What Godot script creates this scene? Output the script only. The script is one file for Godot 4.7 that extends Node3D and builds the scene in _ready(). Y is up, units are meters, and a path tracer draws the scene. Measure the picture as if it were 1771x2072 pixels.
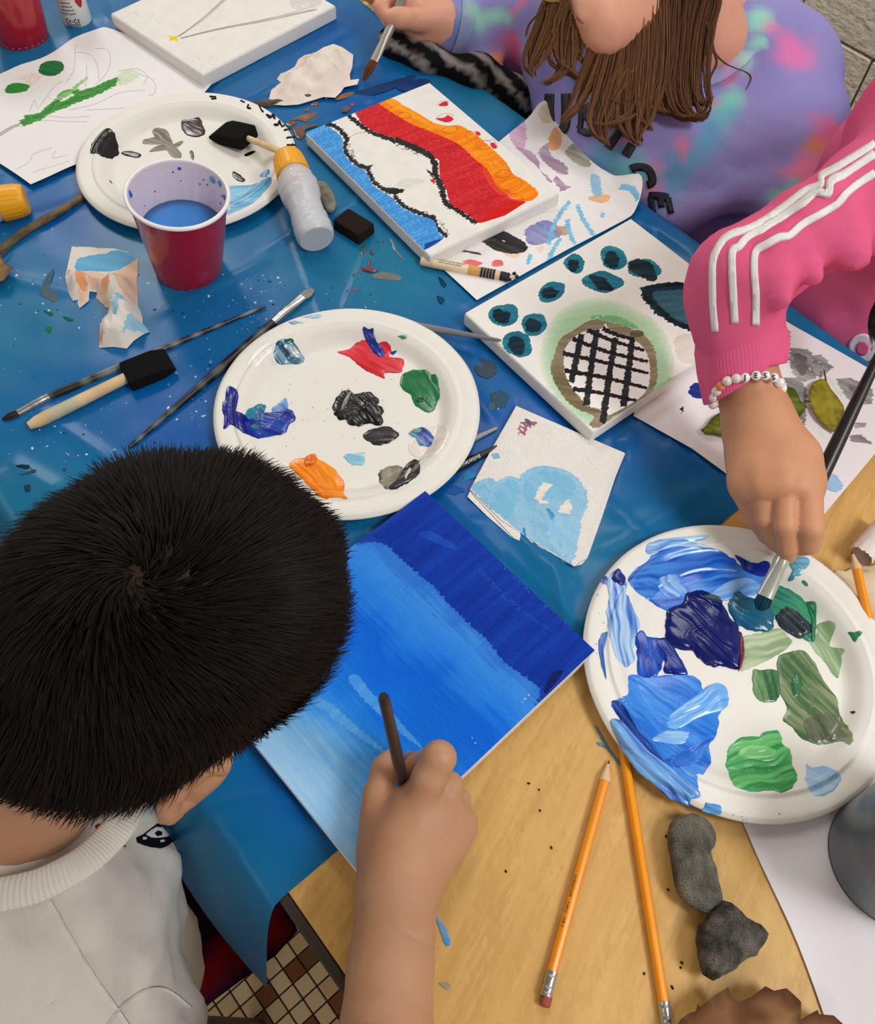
extends Node3D

const T := 0.74                       # table top height
const EYE := 0.67                     # camera height above the table
const FPX := 1700.0
const PITCH := 58.9
const ROLL := -3.2
const PLATE_R := 0.13
var cam_r: Vector3
var cam_d: Vector3
var cam_f: Vector3
var eye := Vector3(0, T + EYE, 0)
var AX := Vector3(-0.096, 0, -0.071)  # corner of the cloth on the table edge
var TU: Vector3
var TV: Vector3
var noise := FastNoiseLite.new()
var tile := PackedByteArray()
var rng := RandomNumberGenerator.new()
var M := {}
var names := {}

# ---------------------------------------------------------------- viewing geometry
func ray(x: float, y: float) -> Vector3:
	return cam_r * ((x - 885.5) / FPX) + cam_d * ((y - 1036.0) / FPX) + cam_f

func W(x: float, y: float, h := 0.0) -> Vector3:    # the point of the photo that lies h above the table
	var q := ray(x, y)
	return eye + q * ((h - EYE) / q.y)

func D(x: float, y: float, z: float) -> Vector3:    # the point of the photo at depth z
	return eye + ray(x, y) * z

func px_of(p: Vector3) -> Vector2:
	var q := p - eye
	var z := q.dot(cam_f)
	return Vector2(885.5 + FPX * q.dot(cam_r) / z, 1036.0 + FPX * q.dot(cam_d) / z)

func tf(u: float, v: float, y: float) -> Vector3:   # table frame: u along the edge, v across, y above the floor
	return Vector3(AX.x, 0, AX.z) + TU * u + TV * v + Vector3(0, y, 0)

func N(x: float, y: float, z := 0.0) -> float:
	return noise.get_noise_3d(x, y, z)

func xy(a: Array) -> PackedVector2Array:
	var o := PackedVector2Array()
	for i in range(0, a.size(), 2):
		o.append(Vector2(a[i], a[i + 1]))
	return o

func zc(ox: float, oy: float, s: float, a: Array) -> PackedVector2Array:
	var o := PackedVector2Array()
	for i in range(0, a.size(), 2):
		o.append(Vector2(ox + a[i] / s, oy + a[i + 1] / s))
	return o

func smooth(p: PackedVector2Array, sub := 4, closed := true) -> PackedVector2Array:
	var o := PackedVector2Array()
	var n := p.size()
	for i in (n if closed else n - 1):
		var a := p[(i - 1 + n) % n] if closed or i > 0 else p[i]
		var b := p[i]
		var c := p[(i + 1) % n]
		var d := p[(i + 2) % n] if closed or i < n - 2 else c
		for k in sub:
			o.append(b.cubic_interpolate(c, a, d, float(k) / sub))
	if not closed:
		o.append(p[n - 1])
	return o

func smooth3(p: Array, sub := 6) -> Array:
	var o := []
	var n := p.size()
	for i in n - 1:
		var a: Vector3 = p[maxi(i - 1, 0)]
		var b: Vector3 = p[i]
		var c: Vector3 = p[i + 1]
		var d: Vector3 = p[mini(i + 2, n - 1)]
		for k in sub:
			o.append(b.cubic_interpolate(c, a, d, float(k) / sub))
	o.append(p[n - 1])
	return o

func L(r: float, g: float, b: float) -> Color:      # 8 bit sRGB to the linear colour that a vertex carries
	return Color(r / 255.0, g / 255.0, b / 255.0).srgb_to_linear()

func S(r: float, g: float, b: float, a := 1.0) -> Color:
	return Color(r / 255.0, g / 255.0, b / 255.0, a)

# ---------------------------------------------------------------- meshes
class MB:
	var v := PackedVector3Array()
	var uv := PackedVector2Array()
	var col := PackedColorArray()
	var ix := PackedInt32Array()

	func p(a: Vector3, u := Vector2.ZERO, c := Color.WHITE) -> int:
		v.append(a)
		uv.append(u)
		col.append(c)
		return v.size() - 1

	func t(a: int, b: int, c: int) -> void:         # counterclockwise seen from outside
		ix.append(a)
		ix.append(c)
		ix.append(b)

	func q(a: int, b: int, c: int, d: int) -> void:
		t(a, b, c)
		t(a, c, d)

	func flatq(a: Vector3, b: Vector3, c: Vector3, d: Vector3, k := Color.WHITE) -> void:
		q(p(a, Vector2(0, 0), k), p(b, Vector2(1, 0), k), p(c, Vector2(1, 1), k), p(d, Vector2(0, 1), k))

	func rings(r: Array, close := true, cols := [], cap0 := true, cap1 := true) -> void:   # a skin over rings of equally many points
		var n: int = r[0].size()
		var at := v.size()
		for i in r.size():
			for j in n:
				var c: Color = cols[i] if cols.size() > i else Color.WHITE
				p(r[i][j], Vector2(float(j) / n, float(i) / (r.size() - 1)), c)
		for i in r.size() - 1:
			for j in (n if close else n - 1):
				var k := (j + 1) % n
				q(at + i * n + j, at + i * n + k, at + (i + 1) * n + k, at + (i + 1) * n + j)
		for e in 2:
			if not (cap0 if e == 0 else cap1):
				continue
			var src: PackedVector3Array = r[0] if e == 0 else r[r.size() - 1]
			var m := Vector3.ZERO
			for x in src:
				m += x
			var c2: Color = Color.WHITE
			if cols.size():
				c2 = cols[0] if e == 0 else cols[r.size() - 1]
			var c0 := p(m / n, Vector2(0.5, 0.5), c2)
			var first := v.size()
			for x in src:
				p(x, Vector2(0.5, 0.5), c2)
			for j in n:
				if e == 0:
					t(c0, first + (j + 1) % n, first + j)
				else:
					t(c0, first + j, first + (j + 1) % n)

	func mesh() -> ArrayMesh:
		var nn := PackedVector3Array()
		nn.resize(v.size())
		for i in range(0, ix.size(), 3):
			var a := v[ix[i]]
			var g := (v[ix[i + 2]] - a).cross(v[ix[i + 1]] - a)
			nn[ix[i]] += g
			nn[ix[i + 1]] += g
			nn[ix[i + 2]] += g
		for i in nn.size():
			nn[i] = nn[i].normalized() if nn[i].length_squared() > 1e-24 else Vector3.UP
		var arr := []
		arr.resize(Mesh.ARRAY_MAX)
		arr[Mesh.ARRAY_VERTEX] = v
		arr[Mesh.ARRAY_NORMAL] = nn
		arr[Mesh.ARRAY_TEX_UV] = uv
		arr[Mesh.ARRAY_COLOR] = col
		arr[Mesh.ARRAY_INDEX] = ix
		var m := ArrayMesh.new()
		m.add_surface_from_arrays(Mesh.PRIMITIVE_TRIANGLES, arr)
		return m

func frame_of(d: Vector3, hint := Vector3.UP) -> Basis:
	var y := d.normalized()
	var x := hint.cross(y)
	if x.length() < 0.05:
		x = Vector3.RIGHT.cross(y) if absf(y.x) < 0.9 else Vector3.FORWARD.cross(y)
	x = x.normalized()
	return Basis(x, y, x.cross(y).normalized())

func ring_at(c: Vector3, b: Basis, r: float, n: int, squash := 1.0, ph := 0.0) -> PackedVector3Array:
	var o := PackedVector3Array()
	for j in n:
		var a := -TAU * j / n + ph
		o.append(c + b.x * (cos(a) * r) + b.z * (sin(a) * r * squash))
	return o

func tube(mb: MB, pts: Array, rad: Array, n := 10, cols := [], squash := 1.0, hint := Vector3.UP, cap := true) -> void:
	var rr := []
	for i in pts.size():
		var d: Vector3 = (pts[mini(i + 1, pts.size() - 1)] - pts[maxi(i - 1, 0)])
		var b := frame_of(d, hint)
		rr.append(ring_at(pts[i], b, rad[i], n, squash))
	mb.rings(rr, true, cols, cap, cap)

func lathe(mb: MB, a: Vector3, axis: Vector3, prof: Array, n := 32, cols := [], cap0 := true, cap1 := true) -> void:   # prof: [along, radius] pairs
	var b := frame_of(axis)
	var rr := []
	for k in prof:
		rr.append(ring_at(a + b.y * k[0], b, maxf(k[1], 0.00001), n))
	mb.rings(rr, true, cols, cap0, cap1)

func rbox(mb: MB, c: Vector3, b: Basis, s: Vector3, r: float, k := Color.WHITE, taper := Vector2.ONE) -> void:   # a box with rounded edges; s half sizes; taper narrows the top
	var rr := []
	var cols := []
	var steps := [[-s.y, -r], [-s.y + r * 0.3, -r * 0.3], [-s.y + r, 0.0], [s.y - r, 0.0], [s.y - r * 0.3, -r * 0.3], [s.y, -r]]
	for st in steps:
		var f: float = (st[0] / s.y + 1.0) * 0.5
		var hx: float = s.x * lerpf(1.0, taper.x, f) + st[1]
		var hz: float = s.z * lerpf(1.0, taper.y, f) + st[1]
		var ring := PackedVector3Array()
		for cn in [[1, 1], [1, -1], [-1, -1], [-1, 1]]:
			var e := [Vector2(hx, hz - r), Vector2(hx - r * 0.3, hz - r * 0.3), Vector2(hx - r, hz)]
			if cn[0] * cn[1] > 0:
				e.reverse()
			for w in e:
				ring.append(c + b.x * (w.x * cn[0]) + b.y * st[0] + b.z * (w.y * cn[1]))
		rr.append(ring)
		cols.append(k)
	mb.rings(rr, true, cols)

# ---------------------------------------------------------------- nodes
func numbered(n: String) -> String:
	if not names.has(n):
		names[n] = 0
		return n
	names[n] += 1
	return "%s_%03d" % [n, names[n]]

func tag(o: Node, label: String, category := "", group := "", kind := "") -> Node:
	if label:
		o.set_meta("label", label)
	if category:
		o.set_meta("category", category)
	if group:
		o.set_meta("group", group)
	if kind:
		o.set_meta("kind", kind)
	return o

func thing(n: String, at: Vector3, label: String, category: String, group := "") -> Node3D:
	var o := Node3D.new()
	o.name = numbered(n)
	add_child(o)
	o.position = at
	tag(o, label, category, group)
	return o

func put(n: String, m: Mesh, mat: Material, parent: Node3D = null, label := "") -> MeshInstance3D:   # the mesh is in the scene's own coordinates
	var o := MeshInstance3D.new()
	o.name = n if parent else numbered(n)
	o.mesh = m
	o.material_override = mat
	var off := Vector3.ZERO
	var q: Node = parent
	while q is Node3D and q != self:
		off += q.position
		q = q.get_parent()
	o.position = -off
	(parent if parent else self).add_child(o, true)
	if label:
		o.set_meta("label", label)
	return o

func mat(c: Color, rough := 0.6, spec := 0.5, metal := 0.0) -> StandardMaterial3D:
	var m := StandardMaterial3D.new()
	m.albedo_color = c
	m.roughness = rough
	m.metallic_specular = spec
	m.metallic = metal
	return m

func vmat(rough := 0.6, spec := 0.5) -> StandardMaterial3D:
	var m := mat(Color.WHITE, rough, spec)
	m.vertex_color_use_as_albedo = true
	return m

func grain(freq: float, bump: float, sz := 256, kind := FastNoiseLite.TYPE_SIMPLEX_SMOOTH, oct := 3) -> NoiseTexture2D:
	var f := FastNoiseLite.new()
	f.noise_type = kind
	f.frequency = freq
	f.fractal_octaves = oct
	f.seed = 7
	var t := NoiseTexture2D.new()
	t.width = sz
	t.height = sz
	t.seamless = true
	t.as_normal_map = true
	t.bump_strength = bump
	t.noise = f
	return t

func bumpy(m: StandardMaterial3D, tex: Texture2D, scale: float, amount: float) -> StandardMaterial3D:
	m.normal_enabled = true
	m.normal_texture = tex
	m.normal_scale = amount
	m.uv1_triplanar = true
	m.uv1_scale = Vector3.ONE * scale
	return m

# ---------------------------------------------------------------- pictures computed pixel by pixel
class Pic:
	var w: int
	var h: int
	var b := PackedByteArray()
	var nz: PackedByteArray
	var o: Vector3
	var ex: Vector3
	var ey: Vector3
	var hgt: float
	var sd := 0

	func start(ww: int, hh: int, c: Color, tile_: PackedByteArray) -> void:
		w = ww
		h = hh
		nz = tile_
		var row := PackedByteArray()
		for i in w:
			row.append(int(c.r * 255))
			row.append(int(c.g * 255))
			row.append(int(c.b * 255))
		for i in h:
			b.append_array(row)

	func uvof(p: Vector3) -> Vector2:
		var q := p - o
		return Vector2(q.dot(ex) / ex.length_squared(), q.dot(ey) / ey.length_squared())

	func mottle(c: Color, amt: float, su: float) -> void:
		for y in h:
			var at := y * w * 3
			var ro := (int(y * su) & 255) * 256
			for x in w:
				var a := nz[ro + (int(x * su) & 255)] / 255.0 * amt
				var k := at + x * 3
				b[k] = int(lerpf(b[k], c.r * 255, a))
				b[k + 1] = int(lerpf(b[k + 1], c.g * 255, a))
				b[k + 2] = int(lerpf(b[k + 2], c.b * 255, a))

	# fills a polygon with a streaky mix of two colours; jit roughens the edge, dry leaves gaps, al is the opacity
	func poly(pts: PackedVector2Array, c1: Color, c2: Color, ang := 0.0, sv := 1.2, jit := 3.0, al := 1.0, dry := 0.0) -> void:
		sd += 37
		var n := pts.size()
		var y0 := 1e9
		var y1 := -1e9
		for p in pts:
			y0 = minf(y0, p.y)
			y1 = maxf(y1, p.y)
		var ca := cos(ang)
		var sa := sin(ang)
		var r1 := c1.r * 255
		var g1 := c1.g * 255
		var b1 := c1.b * 255
		var dr := c2.r * 255 - r1
		var dg := c2.g * 255 - g1
		var db := c2.b * 255 - b1
		for y in range(maxi(0, int(y0)), mini(h, int(y1) + 1)):
			var xs := []
			var fy := y + 0.5 + (nz[((sd * 7) & 255) * 256 + ((y * 3) & 255)] - 128) / 128.0 * 0.2
			for i in n:
				var p := pts[i]
				var q := pts[(i + 1) % n]
				if (p.y <= fy) != (q.y <= fy):
					var xx := p.x + (fy - p.y) / (q.y - p.y) * (q.x - p.x)
					var jn := nz[((int(xx * 0.7) + sd) & 255) * 256 + ((y * 3 + sd * 3 + i) & 255)]
					xs.append(xx + (jn - 128) / 128.0 * jit)
			xs.sort()
			for s in range(0, xs.size() - 1, 2):
				for x in range(maxi(0, int(round(xs[s]))), mini(w, int(round(xs[s + 1])))):
					var u := (x * ca + y * sa) * sv * 0.09
					var vv := (y * ca - x * sa) * sv
					var t := nz[((int(vv) + sd) & 255) * 256 + (int(u) & 255)] / 255.0
					var a := al
					if dry > 0.0:
						var t2 := nz[((y * 2 + sd) & 255) * 256 + ((x * 2) & 255)] / 255.0 * 0.5 + t * 0.5
						if t2 < dry:
							continue
					var k := (y * w + x) * 3
					if a >= 1.0:
						b[k] = int(r1 + dr * t)
						b[k + 1] = int(g1 + dg * t)
						b[k + 2] = int(b1 + db * t)
					else:
						b[k] = int(lerpf(b[k], r1 + dr * t, a))
						b[k + 1] = int(lerpf(b[k + 1], g1 + dg * t, a))
						b[k + 2] = int(lerpf(b[k + 2], b1 + db * t, a))

	func tex() -> ImageTexture:
		return ImageTexture.create_from_image(Image.create_from_data(w, h, false, Image.FORMAT_RGB8, b))

func pic(o: Vector3, ex: Vector3, ey: Vector3, hgt: float, res: float, c: Color) -> Pic:    # res: pixels per metre
	var k := Pic.new()
	k.o = o
	k.ex = ex
	k.ey = ey
	k.hgt = hgt
	k.start(int(ex.length() * res), int(ey.length() * res), c, tile)
	return k

func tp(k: Pic, pts: PackedVector2Array) -> PackedVector2Array:   # photo points to the picture's pixels
	var o := PackedVector2Array()
	for p in pts:
		var u := k.uvof(W(p.x, p.y, k.hgt))
		o.append(Vector2(u.x * k.w, u.y * k.h))
	return o

func band(pts: PackedVector2Array, w0: float, w1: float) -> PackedVector2Array:   # a stroke's outline
	var a := PackedVector2Array()
	var z := PackedVector2Array()
	for i in pts.size():
		var d := (pts[mini(i + 1, pts.size() - 1)] - pts[maxi(i - 1, 0)]).normalized().orthogonal()
		var hw := lerpf(w0, w1, float(i) / maxf(1, pts.size() - 1)) * 0.5
		a.append(pts[i] + d * hw)
		z.append(pts[i] - d * hw)
	z.reverse()
	a.append_array(z)
	return a

func oval(c: Vector2, rx: float, ry: float, ang := 0.0, n := 18, wob := 0.0) -> PackedVector2Array:
	var o := PackedVector2Array()
	for i in n:
		var a := TAU * i / n
		var k := 1.0 + wob * N(cos(a) * 40 + c.x, sin(a) * 40 + c.y)
		o.append(c + Vector2(cos(a) * rx * k, sin(a) * ry * k).rotated(ang))
	return o

func line(k: Pic, pts: PackedVector2Array, wd: float, c: Color, al := 1.0, dry := 0.0) -> void:   # a thin pencil or brush line
	k.poly(tp(k, band(smooth(pts, 5, false), wd, wd)), c, c, 0.0, 1.0, 0.6, al, dry)

# ---------------------------------------------------------------- paint and sheets
func plate_h(r: float) -> float:
	var h := 0.003
	h += 0.0135 * smoothstep(0.088, 0.106, r)
	h += 0.0016 * exp(-pow((r - 0.1085) / 0.0016, 2))
	h -= 0.0010 * exp(-pow((r - 0.1125) / 0.0018, 2))
	h += 0.001 * smoothstep(0.112, 0.124, r) - 0.0035 * smoothstep(0.1265, 0.1302, r)
	return h

func on_plate(c: Vector3, p: Vector2) -> Vector3:
	var h := 0.004
	var q := Vector3.ZERO
	for i in 5:
		q = W(p.x, p.y, h)
		h = plate_h(Vector2(q.x - c.x, q.z - c.z).length())
	return q

func blob(parent: Node3D, c: Vector3, outline: PackedVector2Array, thick: float, c1: Color, c2: Color, ang := 0.0, mixf := 1.0, m: Material = null, n := "paint_blob", flat_h := -1.0, jit := 0.0010, rough := 1.0) -> void:
	var pts := smooth(outline, 6)
	if Geometry2D.is_polygon_clockwise(pts):
		pts.reverse()
	var out := []
	var mid := Vector3.ZERO
	for p in pts:
		var q := W(p.x, p.y, flat_h) if flat_h >= 0.0 else on_plate(c, p)
		out.append(q)
		mid += q
	mid /= out.size()
	var mb := MB.new()
	var rad := 0.0
	for q in out:
		rad += q.distance_to(mid) / out.size()
	var nr := clampi(int(rad / 0.0014), 8, 26)
	var cnt := out.size()
	var ca := cos(ang)
	var sa := sin(ang)
	for r in nr + 1:
		var s := 1.0 - float(r) / nr
		s = 1.0 - pow(1.0 - s, 1.5) if r < nr else 0.0
		for i in cnt:
			var q: Vector3 = mid + (out[i] - mid) * s
			if r <= 2:
				var dirv: Vector3 = (out[i] - mid).normalized()
				q += dirv * (N(out[i].x * 12000, out[i].z * 12000, 5.0) * jit * 1.6 + N(out[i].x * 3000, out[i].z * 3000) * jit)
			var base := flat_h if flat_h >= 0.0 else plate_h(Vector2(q.x - c.x, q.z - c.z).length())
			var wx := q.x + 0.006 * N(q.x * 2000, q.z * 2000, 21.0)
			var wz := q.z + 0.006 * N(q.x * 2000, q.z * 2000, 57.0)
			var uu := (wx * ca + wz * sa)
			var vv := (wz * ca - wx * sa)
			var st := N(uu * 1500, vv * 24000, 3.0)
			var h := thick * pow(1.0 - pow(s, 5.0), 0.6) * (1.0 + rough * (0.45 * N(q.x * 2600, q.z * 2600) + 0.3 * st))
			q.y = T + base + 0.0002 + (h if r > 0 else -0.0004)
			var t := clampf(0.5 + mixf * (st * 0.9 + 0.7 * N(uu * 900, vv * 5000, 9.0)), 0.0, 1.0)
			mb.p(q, Vector2.ZERO, c1.lerp(c2, t))
	for r in nr:
		for i in cnt:
			var j := (i + 1) % cnt
			mb.q(r * cnt + i, (r + 1) * cnt + i, (r + 1) * cnt + j, r * cnt + j)
	var me := mb.mesh()
	put(n, me, m if m else M.paint, parent)

func edge_dist(p: Vector2, o: PackedVector2Array) -> float:
	var d := 1e9
	for i in o.size():
		d = minf(d, p.distance_squared_to(Geometry2D.get_closest_point_to_segment(p, o[i], o[(i + 1) % o.size()])))
	return sqrt(d)

# a thin sheet with the given outline; hf(x, z, distance to the edge) gives its height above the table
func sheet(outline: PackedVector2Array, h0: float, step: float, hf: Callable, thick: float, frame: Pic = null, colf = null) -> ArrayMesh:
	var o := PackedVector2Array()
	for i in outline.size():
		var a := W(outline[i].x, outline[i].y, h0)
		var bb := outline[(i + 1) % outline.size()]
		var b := W(bb.x, bb.y, h0)
		var n := maxi(1, int(ceil(Vector2(a.x - b.x, a.z - b.z).length() / (step * 0.8))))
		for k in n:
			var q := a.lerp(b, float(k) / n)
			o.append(Vector2(q.x, q.z))
	var pts := o.duplicate()
	var lo := o[0]
	var hi := o[0]
	for p in o:
		lo = lo.min(p)
		hi = hi.max(p)
	var row := 0
	var y := lo.y + step * 0.5
	while y < hi.y:
		var x := lo.x + step * (0.5 if row % 2 else 0.25)
		while x < hi.x:
			var p := Vector2(x, y) + Vector2(rng.randf_range(-1, 1), rng.randf_range(-1, 1)) * step * 0.12
			if Geometry2D.is_point_in_polygon(p, o) and edge_dist(p, o) > step * 0.4:
				pts.append(p)
			x += step
		y += step * 0.87
		row += 1
	var tri := Geometry2D.triangulate_delaunay(pts)
	var mb := MB.new()
	for side in 2:
		for p in pts:
			var e := edge_dist(p, o)
			var q := Vector3(p.x, T + hf.call(p.x, p.y, e) + (thick if side == 0 else 0.0), p.y)
			var uv := frame.uvof(q) if frame else Vector2(p.x - lo.x, p.y - lo.y)
			mb.p(q, uv, colf.call(p.x, p.y, e) if colf else Color.WHITE)
	var n2 := pts.size()
	for i in range(0, tri.size(), 3):
		var a := pts[tri[i]]
		var b := pts[tri[i + 1]]
		var c := pts[tri[i + 2]]
		if not Geometry2D.is_point_in_polygon((a + b + c) / 3.0, o):
			continue
		var up := (b - a).cross(c - a) < 0.0
		var j := tri[i + 1] if up else tri[i + 2]
		var k := tri[i + 2] if up else tri[i + 1]
		mb.t(tri[i], j, k)
		mb.t(n2 + tri[i], n2 + k, n2 + j)
	var cw := Geometry2D.is_polygon_clockwise(o)
	for i in o.size():
		var j := (i + 1) % o.size()
		if cw:
			mb.q(i, n2 + i, n2 + j, j)
		else:
			mb.q(i, j, n2 + j, n2 + i)
	return mb.mesh()

func frame_for(outline: PackedVector2Array, h0: float, res: float, c: Color) -> Pic:
	var lo := Vector3(1e9, 0, 1e9)
	var hi := -lo
	for p in outline:
		var q := W(p.x, p.y, h0)
		lo = lo.min(q)
		hi = hi.max(q)
	lo.y = T + h0
	return pic(lo, Vector3(hi.x - lo.x, 0, 0), Vector3(0, 0, hi.z - lo.z), h0, res, c)

# ---------------------------------------------------------------- bodies: smooth unions of tapered capsules, meshed as surface nets
class Field:
	var o: Vector3
	var s: float
	var nx: int
	var ny: int
	var nz: int
	var f := PackedFloat32Array()

	func start(lo: Vector3, hi: Vector3, step: float) -> void:
		o = lo
		s = step
		nx = int((hi.x - lo.x) / s) + 2
		ny = int((hi.y - lo.y) / s) + 2
		nz = int((hi.z - lo.z) / s) + 2
		f.resize(nx * ny * nz)
		f.fill(1.0)

	func _put(i: int, d: float, k: float) -> void:
		var e := f[i]
		var hh := maxf(k - absf(e - d), 0.0) / k
		f[i] = minf(e, d) - hh * hh * k * 0.25

	func cap(a: Vector3, b: Vector3, ra: float, rb: float, k := 0.006, n := Vector3.ZERO, flat := 1.0) -> void:
		var rm := maxf(ra, rb) * 1.0 + k * 1.5 + s * 2.0
		var lo := ((a.min(b) - Vector3.ONE * rm - o) / s).max(Vector3.ZERO)
		var hi := ((a.max(b) + Vector3.ONE * rm - o) / s).min(Vector3(nx - 1, ny - 1, nz - 1))
		var ba := b - a
		var l2 := maxf(ba.length_squared(), 1e-12)
		var add := n * (flat - 1.0)
		for z in range(int(lo.z), int(hi.z) + 1):
			for y in range(int(lo.y), int(hi.y) + 1):
				for x in range(int(lo.x), int(hi.x) + 1):
					var pa := o + Vector3(x, y, z) * s - a
					var t := clampf(pa.dot(ba) / l2, 0.0, 1.0)
					var q := pa - ba * t
					if flat != 1.0:
						q += add * q.dot(n)
					var d := q.length() - lerpf(ra, rb, t)
					var i := (z * ny + y) * nx + x
					var e := f[i]
					var hh := maxf(k - absf(e - d), 0.0) / k
					f[i] = minf(e, d) - hh * hh * k * 0.25

	func ell(c: Vector3, b: Basis, r: Vector3, k := 0.01) -> void:
		var rm := maxf(r.x, maxf(r.y, r.z)) + k * 1.5 + s * 2
		var lo := ((c - Vector3.ONE * rm - o) / s).max(Vector3.ZERO)
		var hi := ((c + Vector3.ONE * rm - o) / s).min(Vector3(nx - 1, ny - 1, nz - 1))
		for z in range(int(lo.z), int(hi.z) + 1):
			for y in range(int(lo.y), int(hi.y) + 1):
				for x in range(int(lo.x), int(hi.x) + 1):
					var q := o + Vector3(x, y, z) * s - c
					var l := Vector3(q.dot(b.x), q.dot(b.y), q.dot(b.z))
					var k0 := (l / r).length()
					var k1 := (l / (r * r)).length()
					var d := k0 * (k0 - 1.0) / maxf(k1, 1e-6)
					_put((z * ny + y) * nx + x, d, k)

	func chain(p: Array, r: Array, k := 0.004, n := Vector3.ZERO, flat := 1.0) -> void:
		for i in p.size() - 1:
			cap(p[i], p[i + 1], r[i], r[i + 1], k, n, flat)

	func rough(nz_: FastNoiseLite, fr: Vector3, amp: float) -> void:
		for z in nz:
			for y in ny:
				for x in nx:
					var i := (z * ny + y) * nx + x
					if absf(f[i]) < amp * 3.0 + s * 2.0:
						var p := (o + Vector3(x, y, z) * s) * fr
						f[i] += amp * nz_.get_noise_3dv(p)

	func at(p: Vector3) -> float:
		var q := (p - o) / s
		var x := int(q.x)
		var y := int(q.y)
		var z := int(q.z)
		if q.x < 0 or q.y < 0 or q.z < 0 or x >= nx - 1 or y >= ny - 1 or z >= nz - 1:
			return 1.0
		var i := (z * ny + y) * nx + x
		var fx := q.x - x
		var fy := q.y - y
		var a := lerpf(lerpf(f[i], f[i + 1], fx), lerpf(f[i + nx], f[i + nx + 1], fx), fy)
		i += nx * ny
		var b := lerpf(lerpf(f[i], f[i + 1], fx), lerpf(f[i + nx], f[i + nx + 1], fx), fy)
		return lerpf(a, b, q.z - z)

	func hit(from: Vector3, dir: Vector3, t0: float, t1: float) -> float:   # how far along a line the surface lies
		var t := t0
		while t < t1:
			var d := at(from + dir * t)
			if d < 0.0003:
				return t
			t += clampf(d * 0.5, 0.0006, 0.02)
		return -1.0

	func grad(p: Vector3) -> Vector3:
		var e := s * 0.8
		return Vector3(at(p + Vector3(e, 0, 0)) - at(p - Vector3(e, 0, 0)), at(p + Vector3(0, e, 0)) - at(p - Vector3(0, e, 0)), at(p + Vector3(0, 0, e)) - at(p - Vector3(0, 0, e))).normalized()

	func net(mb) -> void:
		var id := PackedInt32Array()
		id.resize(nx * ny * nz)
		id.fill(-1)
		var sx := 1
		var sy := nx
		var sz := nx * ny
		var off := PackedInt32Array([0, sx, sy, sx + sy, sz, sx + sz, sy + sz, sx + sy + sz])
		var edges := PackedInt32Array([0, 1, 2, 3, 4, 5, 6, 7, 0, 2, 1, 3, 4, 6, 5, 7, 0, 4, 1, 5, 2, 6, 3, 7])
		for z in nz - 1:
			for y in ny - 1:
				for x in nx - 1:
					var i := z * sz + y * sy + x
					if absf(f[i]) > s * 3.0:
						continue
					var m := 0
					for k in 8:
						if f[i + off[k]] < 0.0:
							m |= 1 << k
					if m == 0 or m == 255:
						continue
					var acc := Vector3.ZERO
					var n := 0
					for e in 12:
						var a := edges[e * 2]
						var b := edges[e * 2 + 1]
						if ((m >> a) & 1) != ((m >> b) & 1):
							var fa := f[i + off[a]]
							var t := fa / (fa - f[i + off[b]])
							acc += Vector3(a & 1, (a >> 1) & 1, a >> 2).lerp(Vector3(b & 1, (b >> 1) & 1, b >> 2), t)
							n += 1
					id[i] = mb.p(o + (Vector3(x, y, z) + acc / n) * s)
		for z in range(1, nz - 1):
			for y in range(1, ny - 1):
				for x in range(1, nx - 1):
					var i := z * sz + y * sy + x
					if absf(f[i]) > s * 3.0:
						continue
					var inside := f[i] < 0.0
					for ax in 3:
						var st := sx if ax == 0 else sy if ax == 1 else sz
						if (f[i + st] < 0.0) == inside:
							continue
						var u := sy if ax == 0 else sz if ax == 1 else sx
						var w := sz if ax == 0 else sx if ax == 1 else sy
						var a := id[i - u - w]
						var b := id[i - w]
						var c := id[i]
						var d := id[i - u]
						if a < 0 or b < 0 or c < 0 or d < 0:
							continue
						if inside:
							mb.q(a, b, c, d)
						else:
							mb.q(a, d, c, b)

func tint(mb: MB, from: int, cf: Callable) -> void:
	for i in range(from, mb.v.size()):
		mb.col[i] = cf.call(mb.v[i])

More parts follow.
